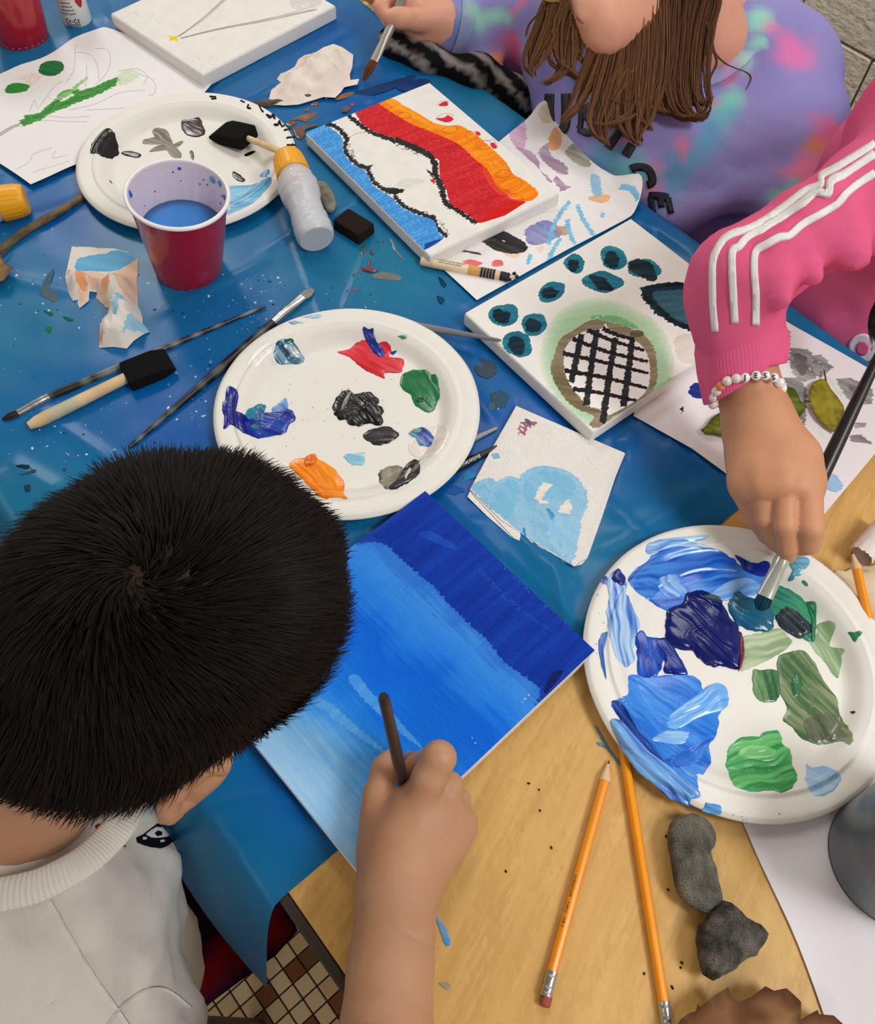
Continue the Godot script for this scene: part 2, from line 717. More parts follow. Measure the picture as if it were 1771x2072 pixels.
# thin shapes laid on a body's surface: the outline is drawn in photo points and dropped onto the surface along the line of sight
func laid(mb: MB, fl: Field, poly: PackedVector2Array, thick: float, z0: float, z1: float, step := 9.0, c := Color.WHITE) -> void:
	var o := PackedVector2Array()
	for i in poly.size():
		var a := poly[i]
		var b := poly[(i + 1) % poly.size()]
		var n := maxi(1, int(a.distance_to(b) / step))
		for k in n:
			o.append(a.lerp(b, float(k) / n))
	var pts := o.duplicate()
	var lo := o[0]
	var hi := o[0]
	for p in o:
		lo = lo.min(p)
		hi = hi.max(p)
	var yy := lo.y
	while yy < hi.y:
		var xx := lo.x
		while xx < hi.x:
			var p := Vector2(xx, yy)
			if Geometry2D.is_point_in_polygon(p, o) and edge_dist(p, o) > step * 0.4:
				pts.append(p)
			xx += step
		yy += step
	var tri := Geometry2D.triangulate_delaunay(pts)
	var n0 := mb.v.size()
	var good := PackedByteArray()
	for p in pts:
		var r := ray(p.x, p.y)
		var t := fl.hit(eye, r, z0, z1)
		good.append(1 if t > 0 else 0)
		var q := eye + r * (t if t > 0 else z1)
		var g := fl.grad(q)
		mb.p(q + g * thick, Vector2.ZERO, c)
		mb.p(q - g * 0.003, Vector2.ZERO, c)
	for i in range(0, tri.size(), 3):
		var a := pts[tri[i]]
		var b := pts[tri[i + 1]]
		var cc := pts[tri[i + 2]]
		if not good[tri[i]] or not good[tri[i + 1]] or not good[tri[i + 2]] or not Geometry2D.is_point_in_polygon((a + b + cc) / 3.0, o):
			continue
		if (b - a).cross(cc - a) < 0.0:
			mb.t(n0 + tri[i] * 2, n0 + tri[i + 1] * 2, n0 + tri[i + 2] * 2)
		else:
			mb.t(n0 + tri[i] * 2, n0 + tri[i + 2] * 2, n0 + tri[i + 1] * 2)
	var cw := Geometry2D.is_polygon_clockwise(o)
	for i in o.size():
		var j := (i + 1) % o.size()
		if not good[i] or not good[j]:
			continue
		var q := [n0 + i * 2, n0 + i * 2 + 1, n0 + j * 2 + 1, n0 + j * 2]
		if cw:
			mb.q(q[0], q[1], q[2], q[3])
		else:
			mb.q(q[0], q[3], q[2], q[1])

# ---------------------------------------------------------------- the scene
func _ready() -> void:
	var p := deg_to_rad(PITCH)
	var ro := deg_to_rad(ROLL)
	cam_f = Vector3(0, -sin(p), -cos(p))
	var right := Vector3.RIGHT
	var down := cam_f.cross(right)
	cam_r = right * cos(ro) + down * sin(ro)
	cam_d = down * cos(ro) - right * sin(ro)
	var cam := Camera3D.new()
	cam.name = "camera"
	cam.transform = Transform3D(Basis(cam_r, -cam_d, -cam_f), eye)
	cam.fov = rad_to_deg(2.0 * atan(1036.0 / FPX))
	cam.near = 0.02
	cam.far = 30.0
	add_child(cam)
	var env := Environment.new()
	env.background_mode = Environment.BG_COLOR
	env.background_color = Color(0.5, 0.52, 0.55)
	env.tonemap_mode = Environment.TONE_MAPPER_LINEAR
	env.tonemap_exposure = 1.52
	env.sdfgi_enabled = true
	env.ssao_enabled = true
	env.ssil_enabled = true
	var we := WorldEnvironment.new()
	we.name = "surroundings"
	we.environment = env
	add_child(we)
	TU = Vector3(-cos(deg_to_rad(47.0)), 0, -sin(deg_to_rad(47.0)))
	TV = Vector3(-TU.z, 0, TU.x)
	noise.seed = 11
	noise.frequency = 0.01
	noise.fractal_octaves = 2
	rng.seed = 5
	var nt := FastNoiseLite.new()
	nt.seed = 3
	nt.frequency = 0.035
	nt.fractal_octaves = 3
	var im := nt.get_seamless_image(256, 256)
	im.convert(Image.FORMAT_L8)
	tile = im.get_data()
	# ceiling lamps: [u, v, energy]
	for k in [[-1.55, 0.85, 3.0], [3.0, 1.0, 1.8], [3.0, -1.2, 0.8], [-1.4, -1.7, 0.6], [0.9, -2.2, 0.35], [0.8, 1.45, 0.6]]:
		ceiling_lamp(k[0], k[1], k[2])
	materials()
	room()
	table()
	tablecloth()
	if STAGE & 1:
		canvases()
		papers()
		plates()
		cups()
		tools()
		naturals()
		crumples()
		drops()
	if STAGE & 2:
		boy()
	if STAGE & 4:
		girls()

const STAGE := 7

func ceiling_lamp(u: float, v: float, e: float) -> void:
	var at := tf(u, v, 2.86)
	var o := thing("ceiling_lamp", at, "flat white ceiling light panel with a thin metal frame above the room", "lamp", "ceiling light panels")
	var b := Basis(TU, Vector3.UP, TU.cross(Vector3.UP))
	var f := MB.new()
	rbox(f, at + Vector3(0, 0.012, 0), b, Vector3(0.62, 0.028, 0.32), 0.006)
	put("frame", f.mesh(), mat(S(225, 225, 222), 0.5), o)
	var d := MB.new()
	rbox(d, at + Vector3(0, -0.02, 0), b, Vector3(0.59, 0.006, 0.29), 0.003)
	var m := mat(S(250, 248, 240), 0.6)
	m.emission_enabled = true
	m.emission = Color(1.0, 0.96, 0.9)
	m.emission_energy_multiplier = 1.5
	put("diffuser", d.mesh(), m, o)
	var l := AreaLight3D.new()
	l.name = "light"
	l.area_size = Vector2(1.16, 0.56)
	l.light_energy = e
	l.light_color = Color(0.965, 0.98, 1.0)
	l.shadow_enabled = true
	l.area_range = 12.0
	l.area_attenuation = 2.0
	l.transform = Transform3D(Basis(TU, TU.cross(Vector3.UP) * -1.0, Vector3.UP), Vector3(0, -0.03, 0))
	o.add_child(l)

func materials() -> void:
	M.paint = vmat(0.13, 0.5)
	bumpy(M.paint, grain(0.06, 8.0), 70.0, 0.10)
	M.matte = vmat(0.85, 0.25)
	M.fibre = bumpy(mat(S(233, 230, 221), 0.62, 0.4), grain(0.06, 3.0), 40.0, 0.12)
	M.cloth = bumpy(vmat(0.95, 0.2), grain(0.12, 6.0), 60.0, 0.5)
	M.skin = bumpy(vmat(0.5, 0.4), grain(0.12, 4.0), 60.0, 0.12)
	M.skin.subsurf_scatter_enabled = true
	M.skin.subsurf_scatter_strength = 0.06
	M.hair = vmat(0.6, 0.25)
	M.wood = mat(S(226, 196, 150), 0.55, 0.4)
	M.blackwood = vmat(0.35, 0.5)
	M.steel = mat(S(190, 190, 190), 0.28, 0.5, 0.9)
	M.bristle = vmat(0.7, 0.3)
	M.stone = bumpy(vmat(0.85, 0.3), grain(0.05, 12.0), 40.0, 1.6)
	M.black = mat(S(18, 18, 19), 0.5)

# ---------------------------------------------------------------- the room
func slab(n: String, u0: float, u1: float, v0: float, v1: float, y0: float, y1: float, m: Material, parent: Node3D = null) -> MeshInstance3D:
	var mb := MB.new()
	var b := Basis(TU, Vector3.UP, TU.cross(Vector3.UP))
	rbox(mb, tf((u0 + u1) / 2, (v0 + v1) / 2, (y0 + y1) / 2), b, Vector3(absf(u1 - u0) / 2, (y1 - y0) / 2, absf(v1 - v0) / 2), 0.001)
	var o := put(n, mb.mesh(), m, parent)
	if parent == null:
		tag(o, "", "", "", "structure")
	return o

func room() -> void:
	var grout := mat(S(92, 72, 52), 0.9, 0.2)
	var fl := slab("floor", -3.2, 4.0, -3.0, 2.1, -0.12, -0.004, grout)
	tag(fl, "mosaic floor of small cream, tan and brown tiles under the table", "floor", "", "structure")
	var plaster := bumpy(mat(S(214, 207, 194), 0.75, 0.3), grain(0.03, 8.0), 6.0, 0.7)
	var plain := mat(S(214, 208, 198), 0.85, 0.3)
	var wb := slab("wall_back", -3.2, 4.0, 1.9, 2.1, 0, 2.92, mat(S(204, 197, 184), 0.9))
	tag(wb, "off-white painted concrete block wall behind the child in purple", "wall", "", "structure")
	tag(slab("wall_front", -3.2, 4.0, -3.2, -3.0, 0, 2.92, plain), "plain painted wall behind the photographer", "wall", "", "structure")
	tag(slab("wall_left", 4.0, 4.2, -3.2, 2.1, 0, 2.92, plain), "plain painted wall at the far left end of the room", "wall", "", "structure")
	tag(slab("wall_right", -3.4, -3.2, -3.2, 2.1, 0, 2.92, plain), "plain painted wall at the right end of the room", "wall", "", "structure")
	tag(slab("ceiling", -3.4, 4.2, -3.2, 2.1, 2.92, 3.0, mat(S(232, 230, 224), 0.9)), "plain white ceiling over the room", "ceiling", "", "structure")
	# painted blocks with shallow joints
	var bm := MB.new()
	var b := Basis(TU, Vector3.UP, TU.cross(Vector3.UP))
	rbox(bm, Vector3.ZERO, b, Vector3(0.1975, 0.0975, 0.012), 0.004)
	var bmesh := bm.mesh()
	for r in 14:
		for c in 18:
			var u := -3.0 + c * 0.4 + (0.2 if r % 2 else 0.0)
			var o := MeshInstance3D.new()
			o.name = "block"
			o.mesh = bmesh
			o.material_override = plaster
			o.position = tf(u, 1.894 - 0.0012 * rng.randf(), 0.1 + r * 0.2) - wb.position
			wb.add_child(o, true)
	# mosaic tiles
	var tm := MB.new()
	rbox(tm, Vector3.ZERO, b, Vector3(0.0114, 0.004, 0.0114), 0.0012)
	var tmesh := tm.mesh()
	var speck := NoiseTexture2D.new()
	var fn := FastNoiseLite.new()
	fn.frequency = 0.2
	speck.noise = fn
	speck.width = 128
	speck.height = 128
	var gr := Gradient.new()
	gr.set_color(0, Color(0.55, 0.5, 0.42))
	gr.set_color(1, Color(1, 1, 1))
	speck.color_ramp = gr
	var tms := []
	for c in [S(214, 192, 152), S(202, 176, 134), S(172, 128, 80), S(122, 74, 40), S(140, 108, 66)]:
		var m := mat(c, 0.45, 0.4)
		if tms.size() == 4:
			m.albedo_texture = speck
			m.uv1_triplanar = true
			m.uv1_scale = Vector3.ONE * 20
		tms.append(m)
	var win := [Rect2(470, 1800, 260, 290), Rect2(640, -20, 190, 140), Rect2(950, 150, 150, 130), Rect2(960, -20, 110, 60)]
	var rest := []
	var count := 0
	for iu in range(-50, 100):
		for iv in range(-26, 76):
			var u := iu * 0.025 + 0.013
			var v := iv * 0.025 + 0.007
			var h := (iu * 7 + iv * 13 + int(40.0 * N(iu * 77, iv * 91)) + 5000) % 11
			var k := 0 if h < 5 else 1 if h < 8 else 3 if h < 10 else 4
			if v > 1.0:
				k = 3 if (iu + iv) % 2 == 0 and h < 8 else 0 if h < 5 else 1 if h < 7 else 2
			var p := tf(u, v, -0.004)
			var s := px_of(p)
			var seen := false
			for w in win:
				seen = seen or w.has_point(s)
			if seen and count < 300 and (p - eye).dot(cam_f) > 0:
				var o := MeshInstance3D.new()
				o.name = "tile"
				o.mesh = tmesh
				o.material_override = tms[k]
				o.position = p - fl.position
				fl.add_child(o, true)
				count += 1
			else:
				rest.append([p, k])
	for k in 5:
		var l := []
		for r in rest:
			if r[1] == k:
				l.append(r[0])
		var mm := MultiMesh.new()
		mm.transform_format = MultiMesh.TRANSFORM_3D
		mm.mesh = tmesh
		mm.instance_count = l.size()
		for i in l.size():
			mm.set_instance_transform(i, Transform3D(Basis(), l[i]))
		var mi := MultiMeshInstance3D.new()
		mi.name = "tiles"
		mi.multimesh = mm
		mi.material_override = tms[k]
		mi.set_meta("kind", "stuff")
		fl.add_child(mi, true)

# ---------------------------------------------------------------- table and cloth
func table() -> void:
	var o := thing("table", tf(0.6, 0.38, 0), "pale maple laminate table with a dark edge strip, half covered in blue plastic", "table")
	var b := Basis(TU, Vector3.UP, TU.cross(Vector3.UP))
	var u0 := -0.75
	var u1 := 1.75
	var w := 0.762
	var img := Pic.new()
	img.start(1024, 512, S(216, 173, 106), tile)
	var all := PackedVector2Array([Vector2(-1, -1), Vector2(1025, -1), Vector2(1025, 513), Vector2(-1, 513)])
	img.poly(all, S(216, 172, 100), S(202, 156, 84), -0.75, 0.8, 0.0, 1.0)
	img.poly(all, S(222, 180, 108), S(178, 132, 68), -0.75, 2.2, 0.0, 0.4, 0.5)
	img.poly(all, S(186, 140, 76), S(232, 194, 126), -0.7, 3.4, 0.0, 0.35, 0.55)
	var m := mat(Color.WHITE, 0.42, 0.45)
	m.albedo_texture = img.tex()
	m.uv1_triplanar = true
	m.uv1_scale = Vector3.ONE * 1.6
	var top := MB.new()
	rbox(top, tf((u0 + u1) / 2, w / 2, T - 0.014), b, Vector3((u1 - u0) / 2 - 0.004, 0.014, w / 2 - 0.004), 0.0015)
	put("tabletop", top.mesh(), m, o)
	var ed := MB.new()
	var em := mat(S(52, 40, 32), 0.5)
	rbox(ed, tf((u0 + u1) / 2, -0.0005, T - 0.0152), b, Vector3((u1 - u0) / 2 + 0.002, 0.0142, 0.004), 0.0014)
	rbox(ed, tf((u0 + u1) / 2, w + 0.0005, T - 0.0152), b, Vector3((u1 - u0) / 2 + 0.002, 0.0142, 0.004), 0.0014)
	rbox(ed, tf(u0 - 0.0005, w / 2, T - 0.0152), b, Vector3(0.004, 0.0142, w / 2 - 0.004), 0.0014)
	rbox(ed, tf(u1 + 0.0005, w / 2, T - 0.0152), b, Vector3(0.004, 0.0142, w / 2 - 0.004), 0.0014)
	put("edge_strip", ed.mesh(), em, o)
	var ap := MB.new()
	for v in [0.09, w - 0.09]:
		rbox(ap, tf((u0 + u1) / 2, v, T - 0.06), b, Vector3((u1 - u0) / 2 - 0.1, 0.032, 0.009), 0.002)
	put("apron", ap.mesh(), mat(S(46, 44, 44), 0.5), o)
	for u in [u0 + 0.12, u1 - 0.12]:
		for v in [0.1, w - 0.1]:
			var lg := MB.new()
			tube(lg, [tf(u, v, T - 0.03), tf(u, v, 0.03), tf(u, v, 0.0)], [0.019, 0.017, 0.02], 14)
			put("leg", lg.mesh(), mat(S(60, 60, 62), 0.35, 0.5, 0.7), o)

var creases := []
var flats := []

func cloth_h(p: Vector3) -> float:
	var q := Vector2(p.x, p.z)
	var press := 1.0                                         # what lies on the cloth holds it down
	for f in flats:
		if Geometry2D.is_point_in_polygon(q, f):
			press = 0.12
			break
	for c in [Vector2(-0.325, -0.874), Vector2(-0.094, -0.512), Vector2(0.258, -0.268)]:
		press = minf(press, lerpf(0.2, 1.0, smoothstep(0.085, 0.12, q.distance_to(c))))
	var h := 0.0022 + 0.0026 * N(p.x * 260, p.z * 260) + 0.0011 * N(p.x * 900, p.z * 900, 4.0)
	for c in creases:
		var w: float = c[2]
		var d := q.distance_to(Geometry2D.get_closest_point_to_segment(q, c[0], c[1]))
		if d < w * 3.0:
			var e: float = (c[1] - c[0]).length()
			var t: float = clampf((q - c[0]).dot(c[1] - c[0]) / (e * e), 0, 1)
			h += c[3] * exp(-d * d / (w * w)) * smoothstep(0.0, 0.2, t) * smoothstep(1.0, 0.8, t)
	return maxf(h * press, 0.0006)

func tablecloth() -> void:
	# creases: photo points and width, height in mm
	for c in [[560, 400, 880, 1240, 2, 1.6], [500, 530, 900, 300, 4, 2.5], [300, 650, 560, 520, 5, 2.0], [0, 560, 170, 600, 6, 1.6], [720, 60, 520, 190, 6, 4.0], [760, 130, 500, 200, 5, 3.0], [440, 230, 720, 110, 7, 3.5], [560, 180, 800, 210, 6, 2.5],
		[0, 930, 130, 1010, 9, 4.0], [60, 820, 260, 960, 5, 2.4], [0, 460, 250, 390, 9, 2.5], [760, 470, 690, 640, 3, 2.2], [1000, 1000, 1160, 1240, 7, 3.2], [1180, 1130, 1420, 1010, 6, 3.4], [1200, 1060, 1480, 980, 8, 3.0], [1290, 870, 1190, 960, 7, 3.5],
		[1330, 880, 1500, 1010, 6, 2.6], [1070, 1120, 1180, 1200, 5, 2.8], [1210, 1000, 1330, 1120, 5, 2.0], [880, 1060, 1000, 1060, 5, 2.4], [900, 720, 1010, 870, 5, 2.4], [940, 690, 980, 760, 4, 2.2], [700, 1050, 860, 1010, 6, 2.8], [420, 1640, 640, 1600, 7, 2.8],
		[450, 1700, 700, 1680, 6, 2.2], [560, 1560, 660, 1690, 5, 2.4], [1000, 240, 1260, 400, 7, 3.0], [1300, 450, 1420, 520, 6, 3.0], [20, 180, 220, 60, 8, 3.5], [0, 140, 180, 70, 6, 2.5], [120, 60, 260, 10, 7, 3.0], [800, 560, 1000, 640, 5, 1.6], [1100, 1040, 1150, 1300, 5, 2.6]]:
		var a := W(c[0], c[1])
		var z := W(c[2], c[3])
		creases.append([Vector2(a.x, a.z), Vector2(z.x, z.z), c[4] * 0.001 * 1.15, c[5] * 0.001 * 0.9])
	for o in [[-80, 300, -80, 170, 0, 140, 130, 90, 215, 45, 250, 65, 445, 170, 420, 200, 60, 395], [210, 20, 480, -120, 700, 10, 412, 175], [605, 268, 875, 155, 1140, 396, 872, 530], [1010, 280, 1100, 205, 1300, 375, 1290, 440, 960, 615, 850, 520], [915, 640, 1265, 440, 1570, 636, 1214, 885], [365, 1343, 868, 992, 1206, 1304, 742, 1788], [1276, 842, 1440, 560, 1562, 630, 1780, 744, 1780, 918, 1640, 1078], [940, 1005, 1044, 815, 1270, 912, 1165, 1150]]:
		var f := PackedVector2Array()
		for k in xy(o):
			var w3 := W(k.x, k.y)
			f.append(Vector2(w3.x, w3.z))
		flats.append(f)
	var mb := MB.new()
	var us := []
	var vs := []
	var u := 0.0
	while u < 1.8:
		us.append(u)
		u += 0.0048 if u < 0.95 else 0.012
	var v := -0.115
	while v < 1.02:
		vs.append(v)
		v += 0.010 if v < -0.02 or v > 0.79 else 0.0048
	var w := 0.766
	for i in us.size():
		for j in vs.size():
			var uu: float = us[i]
			var vv: float = vs[j]
			var p: Vector3
			var c := 0.5 + 0.8 * N(uu * 330, vv * 330, 40.0)
			if vv < -0.004:
				var s: float = -vv
				var lap := exp(-pow((uu - 0.2) / 0.13, 2))
				var wave := 0.25 * s * sin(uu * 17.0 + 0.6)
				p = tf(uu - 0.25 * s * exp(-uu * 12.0), -0.004 - 0.010 * (1 - exp(-s * 60)) - s * (0.26 + 0.1 * lap) - wave * 0.4, T + 0.001 - maxf(s - 0.006, 0) * (0.93 - 0.15 * lap) + wave * 0.15)
			elif vv > w:
				var s: float = vv - w
				var wave := 0.25 * s * sin(uu * 15.0) + 0.12 * s * sin(uu * 39.0 + 2.0)
				p = tf(uu, w + 0.012 * (1 - exp(-s * 60)) + s * 0.25 + wave, T + 0.001 - maxf(s - 0.006, 0) * 0.93)
			else:
				p = tf(uu, vv, T)
				p.y += cloth_h(p) * smoothstep(-0.002, 0.02, uu + 0.006)
			if i == 0:
				p += TU * 0.0012 * N(vv * 900, 3.0)
			mb.p(p, Vector2(uu, vv), L(28, 114, 150).lerp(L(6, 84, 158), clampf(c, 0, 1)))
	var nv := vs.size()
	for i in us.size() - 1:
		for j in nv - 1:
			mb.q(i * nv + j, i * nv + j + 1, (i + 1) * nv + j + 1, (i + 1) * nv + j)
	var m := vmat(0.3, 0.32)
	var o := put("tablecloth", mb.mesh(), m)
	tag(o, "creased glossy blue plastic sheet covering the far part of the table", "tablecloth")

# ---------------------------------------------------------------- stretched canvases
func canvas_box(o: Node3D, h: float, c: Array) -> Pic:     # c: three or four top corners in photo points, in order round the face
	var q := []
	for k in c:
		q.append(W(k[0], k[1], h))
	if q.size() == 3:                                      # corners 0, 1 and 3 are given
		q = [q[0], q[1], q[1] + q[2] - q[0], q[2]]
	var e1: Vector3 = ((q[1] - q[0]) + (q[2] - q[3])) * 0.5
	var e2: Vector3 = ((q[3] - q[0]) + (q[2] - q[1])) * 0.5
	var mid: Vector3 = (q[0] + q[1] + q[2] + q[3]) * 0.25
	e2 = (e2 - e1 * (e1.dot(e2) / e1.length_squared())).normalized() * e2.length()
	var b := Basis(e1.normalized(), Vector3.UP, e1.normalized().cross(Vector3.UP))
	var mb := MB.new()
	var t := h - 0.003
	rbox(mb, mid + Vector3(0, -t / 2 - 0.0003, 0), b, Vector3(e1.length() / 2, t / 2, e2.length() / 2), 0.0022)
	var m := bumpy(mat(S(232, 229, 224), 0.85, 0.25), grain(0.2, 4.0), 70.0, 0.25)
	put("wrapped_canvas", mb.mesh(), m, o)
	return pic(mid - e1 / 2 - e2 / 2, e1, e2, h, 2600.0, S(236, 233, 226))

func face(o: Node3D, k: Pic, inset := 0.0016, rough := 0.6, n := "painted_face") -> void:
	var mb := MB.new()
	var cu := 0.5
	var a := inset / k.ex.length()
	var b := inset / k.ey.length()
	for s in 2:
		for c in [Vector2(a, b), Vector2(1 - a, b), Vector2(1 - a, 1 - b), Vector2(a, 1 - b)]:
			mb.p(k.o + k.ex * c.x + k.ey * c.y + Vector3(0, 0.0002 - 0.0012 * s, 0), c)
	if k.ex.cross(k.ey).y > 0:
		mb.q(0, 1, 2, 3)
	else:
		mb.q(0, 3, 2, 1)
	for i in 4:
		var j := (i + 1) % 4
		if k.ex.cross(k.ey).y > 0:
			mb.q(i, i + 4, j + 4, j)
		else:
			mb.q(i, j, j + 4, i + 4)
	var m := mat(Color.WHITE, rough, 0.2)
	m.albedo_texture = k.tex()
	m.texture_repeat = false
	m.normal_enabled = true
	m.normal_texture = grain(0.25, 2.5)
	m.normal_scale = 0.12
	put(n, mb.mesh(), m, o)

func canvases() -> void:
	# flame-coloured painting
	var o := thing("canvas", W(870, 340), "white canvas painted with red and orange bands, black ridges and a blue strip", "canvas")
	var k := canvas_box(o, 0.02, [[615, 270], [875, 163], [1128, 396], [872, 516]])
	k.mottle(S(214, 208, 198), 0.35, 0.4)
	var z := func(a: Array) -> PackedVector2Array: return zc(600, 150, 3.22, a)
	var ang := -0.1
	var red: PackedVector2Array = z.call([380, 245, 530, 178, 640, 250, 760, 320, 900, 375, 1060, 450, 1160, 535, 1250, 610, 1320, 730, 1400, 810, 1500, 832, 1360, 922, 1200, 970, 1180, 968, 1100, 905, 1000, 850, 980, 760, 935, 680, 930, 560, 850, 520, 700, 440, 500, 375, 420, 320])
	k.poly(tp(k, red), S(214, 44, 50), S(186, 26, 34), 0.0, 1.0, 3.0)
	k.poly(tp(k, red), S(236, 92, 92), S(222, 60, 62), 0.0, 2.2, 2.0, 0.4, 0.52)
	k.poly(tp(k, z.call([1180, 960, 1330, 850, 1500, 832, 1360, 922, 1200, 972])), S(200, 20, 24), S(216, 40, 30), 0.5, 1.0, 2.0)
	var org: PackedVector2Array = smooth(z.call([525, 182, 560, 163, 640, 165, 690, 200, 800, 260, 900, 320, 1000, 340, 1060, 335, 1150, 380, 1200, 420, 1290, 500, 1370, 580, 1410, 650, 1480, 690, 1575, 770, 1530, 825, 1440, 822, 1380, 790, 1310, 740, 1240, 620, 1150, 545, 1060, 460, 900, 385, 760, 330, 640, 262]), 3)
	k.poly(tp(k, org), S(250, 158, 22), S(238, 112, 18), 0.0, 0.9, 3.0)
	k.poly(tp(k, smooth(z.call([560, 165, 640, 170, 720, 225, 850, 300, 900, 330, 1040, 345, 1000, 380, 850, 330, 700, 250]), 3)), S(252, 172, 40), S(246, 150, 28), 0.0, 0.9, 3.0, 0.8)
	k.poly(tp(k, smooth(z.call([1090, 480, 1180, 500, 1290, 560, 1380, 640, 1360, 660, 1290, 640, 1220, 570]), 3)), S(255, 200, 90), S(240, 120, 20), 0.9, 1.6, 2.0, 1.0, 0.5)
	k.poly(tp(k, smooth(z.call([1230, 600, 1330, 740, 1500, 800, 1440, 830, 1300, 770, 1220, 650]), 3)), S(240, 110, 40), S(226, 60, 40), 0.5, 1.4, 3.0, 0.7, 0.4)
	k.poly(tp(k, z.call([870, 690, 905, 680, 900, 720])), S(220, 60, 50), S(200, 40, 40))
	# black ridges
	var bk := S(30, 30, 32)
	var bk2 := S(58, 57, 56)
	for r in [[330, 262, 420, 335, 500, 385, 640, 432], [640, 425, 780, 485, 870, 535, 905, 600, 900, 660], [900, 640, 945, 740, 965, 820, 1000, 868], [1000, 860, 1090, 915, 1170, 972], [185, 325, 260, 345, 340, 430], [330, 420, 320, 505, 390, 585, 460, 612], [460, 600, 500, 695, 600, 765, 690, 760], [640, 790, 700, 860, 800, 905, 890, 935], [890, 925, 920, 1000, 985, 1062]]:
		var wd := 12.0 if r[0] > 600 and r[0] < 1000 and r[1] < 700 else 8.5
		k.poly(tp(k, band(smooth(z.call(r), 5, false), wd, wd * 0.9)), bk, bk2, 0.3, 1.2, 7.0)
	for r in [[460, 600, 500, 590, 485, 612], [620, 770, 710, 750, 690, 775], [600, 430, 655, 430, 640, 458], [840, 620, 880, 640, 900, 690], [560, 740, 640, 790, 700, 760, 640, 740]]:
		k.poly(tp(k, z.call(r)), bk, bk2, 0.0, 1.2, 4.0)
	for r in [[340, 440, 400, 600, 520, 720, 650, 830], [520, 390, 640, 450, 800, 520], [820, 900, 940, 960, 985, 1050]]:
		k.poly(tp(k, band(smooth(z.call(r), 5, false), 9, 9)), bk2, S(90, 88, 84), 0.3, 2.0, 5.0, 0.5, 0.55)
	k.poly(tp(k, smooth(z.call([640, 730, 700, 680, 830, 690, 800, 730, 700, 740]), 4)), S(190, 188, 170), S(214, 210, 198), 0.0, 1.0, 3.0, 0.4, 0.4)
	# blue strip
	var blu: PackedVector2Array = smooth(z.call([55, 378, 180, 336, 240, 365, 300, 420, 310, 520, 370, 590, 455, 640, 500, 730, 600, 790, 700, 880, 820, 930, 895, 960, 930, 1040, 960, 1072, 832, 1148, 795, 1105, 700, 1025, 600, 935, 520, 845, 400, 715, 300, 640, 265, 590, 150, 470]), 3)
	k.poly(tp(k, blu), S(62, 146, 216), S(96, 172, 232), 0.1, 0.9, 5.0)
	k.poly(tp(k, blu), S(40, 116, 196), S(70, 140, 214), 0.1, 1.6, 4.0, 0.6, 0.5)
	k.poly(tp(k, z.call([832, 1148, 838, 1105, 900, 1085, 962, 1070])), S(12, 56, 130), S(30, 90, 170), 0.0, 1.0, 4.0)
	# scales in pencil, small red marks
	var pc := S(120, 60, 30)
	for c in [[705, 270, 40, 22], [1000, 365, 48, 24], [900, 460, 50, 32], [1045, 525, 70, 42], [1070, 710, 40, 26], [1410, 722, 75, 46], [1200, 795, 60, 38], [1210, 890, 55, 30], [1220, 460, 46, 34], [800, 375, 44, 24], [1150, 400, 40, 26], [1350, 650, 50, 24]]:
		var ov := oval(Vector2(600 + c[0] / 3.22, 150 + c[1] / 3.22), c[2] / 3.22, c[3] / 3.22, -0.1, 14, 0.5)
		ov.append(ov[0])
		line(k, ov, 0.9, pc, 0.6)
	for r in [[925, 205, 960, 180, 985, 182, 985, 205, 955, 210], [905, 290, 960, 285, 985, 268, 1018, 285, 1015, 305, 970, 315], [1165, 375, 1195, 380, 1198, 400, 1175, 398], [1265, 450, 1290, 450, 1305, 470, 1295, 488, 1270, 475]]:
		k.poly(tp(k, smooth(z.call(r), 3)), S(206, 30, 52), S(226, 60, 70), 0.0, 1.0, 2.0)
	for r in [[915, 205, 940, 180, 985, 175, 990, 190], [910, 290, 960, 258, 1015, 265, 1020, 300], [1235, 440, 1280, 428, 1310, 470, 1300, 490], [340, 420, 400, 385, 470, 378, 510, 380]]:
		line(k, z.call(r), 0.9, S(120, 112, 106), 0.7)
	face(o, k, 0.0012, 0.5)
	# lattice painting
	o = thing("canvas", W(1200, 650), "white canvas painted with teal dots, green halo and a black grid in a circle", "canvas")
	k = canvas_box(o, 0.02, [[925, 642], [1265, 449], [1214, 865]])
	k.mottle(S(222, 214, 206), 0.3, 0.3)
	z = func(a: Array) -> PackedVector2Array: return zc(900, 420, 3.22, a)
	var cc := Vector2(900 + 1060 / 3.22, 420 + 1030 / 3.22)
	for i in 5:
		k.poly(tp(k, oval(cc + Vector2(4, 0), 139 - i * 5.0, 128 - i * 5.0, 0.15, 40, 0.25)), S(176, 214, 172), S(150, 204, 150), 0.4, 1.2, 6.0, 0.28, 0.25)
	k.poly(tp(k, smooth(z.call([960, 705, 1100, 705, 1200, 740, 1270, 790, 1180, 780, 1080, 745, 980, 735]), 3)), S(74, 150, 96), S(120, 186, 130), 0.2, 1.2, 5.0, 0.7, 0.3)
	k.poly(tp(k, smooth(z.call([1300, 1230, 1350, 1180, 1480, 1100, 1440, 1160, 1330, 1250]), 3)), S(110, 196, 110), S(160, 214, 150), 0.2, 1.2, 4.0, 0.6, 0.3)
	k.poly(tp(k, smooth(z.call([1500, 850, 1600, 820, 1700, 860, 1690, 1000, 1580, 1020, 1510, 960]), 3)), S(198, 186, 168), S(216, 206, 190), 0.2, 1.2, 8.0, 0.6, 0.2)
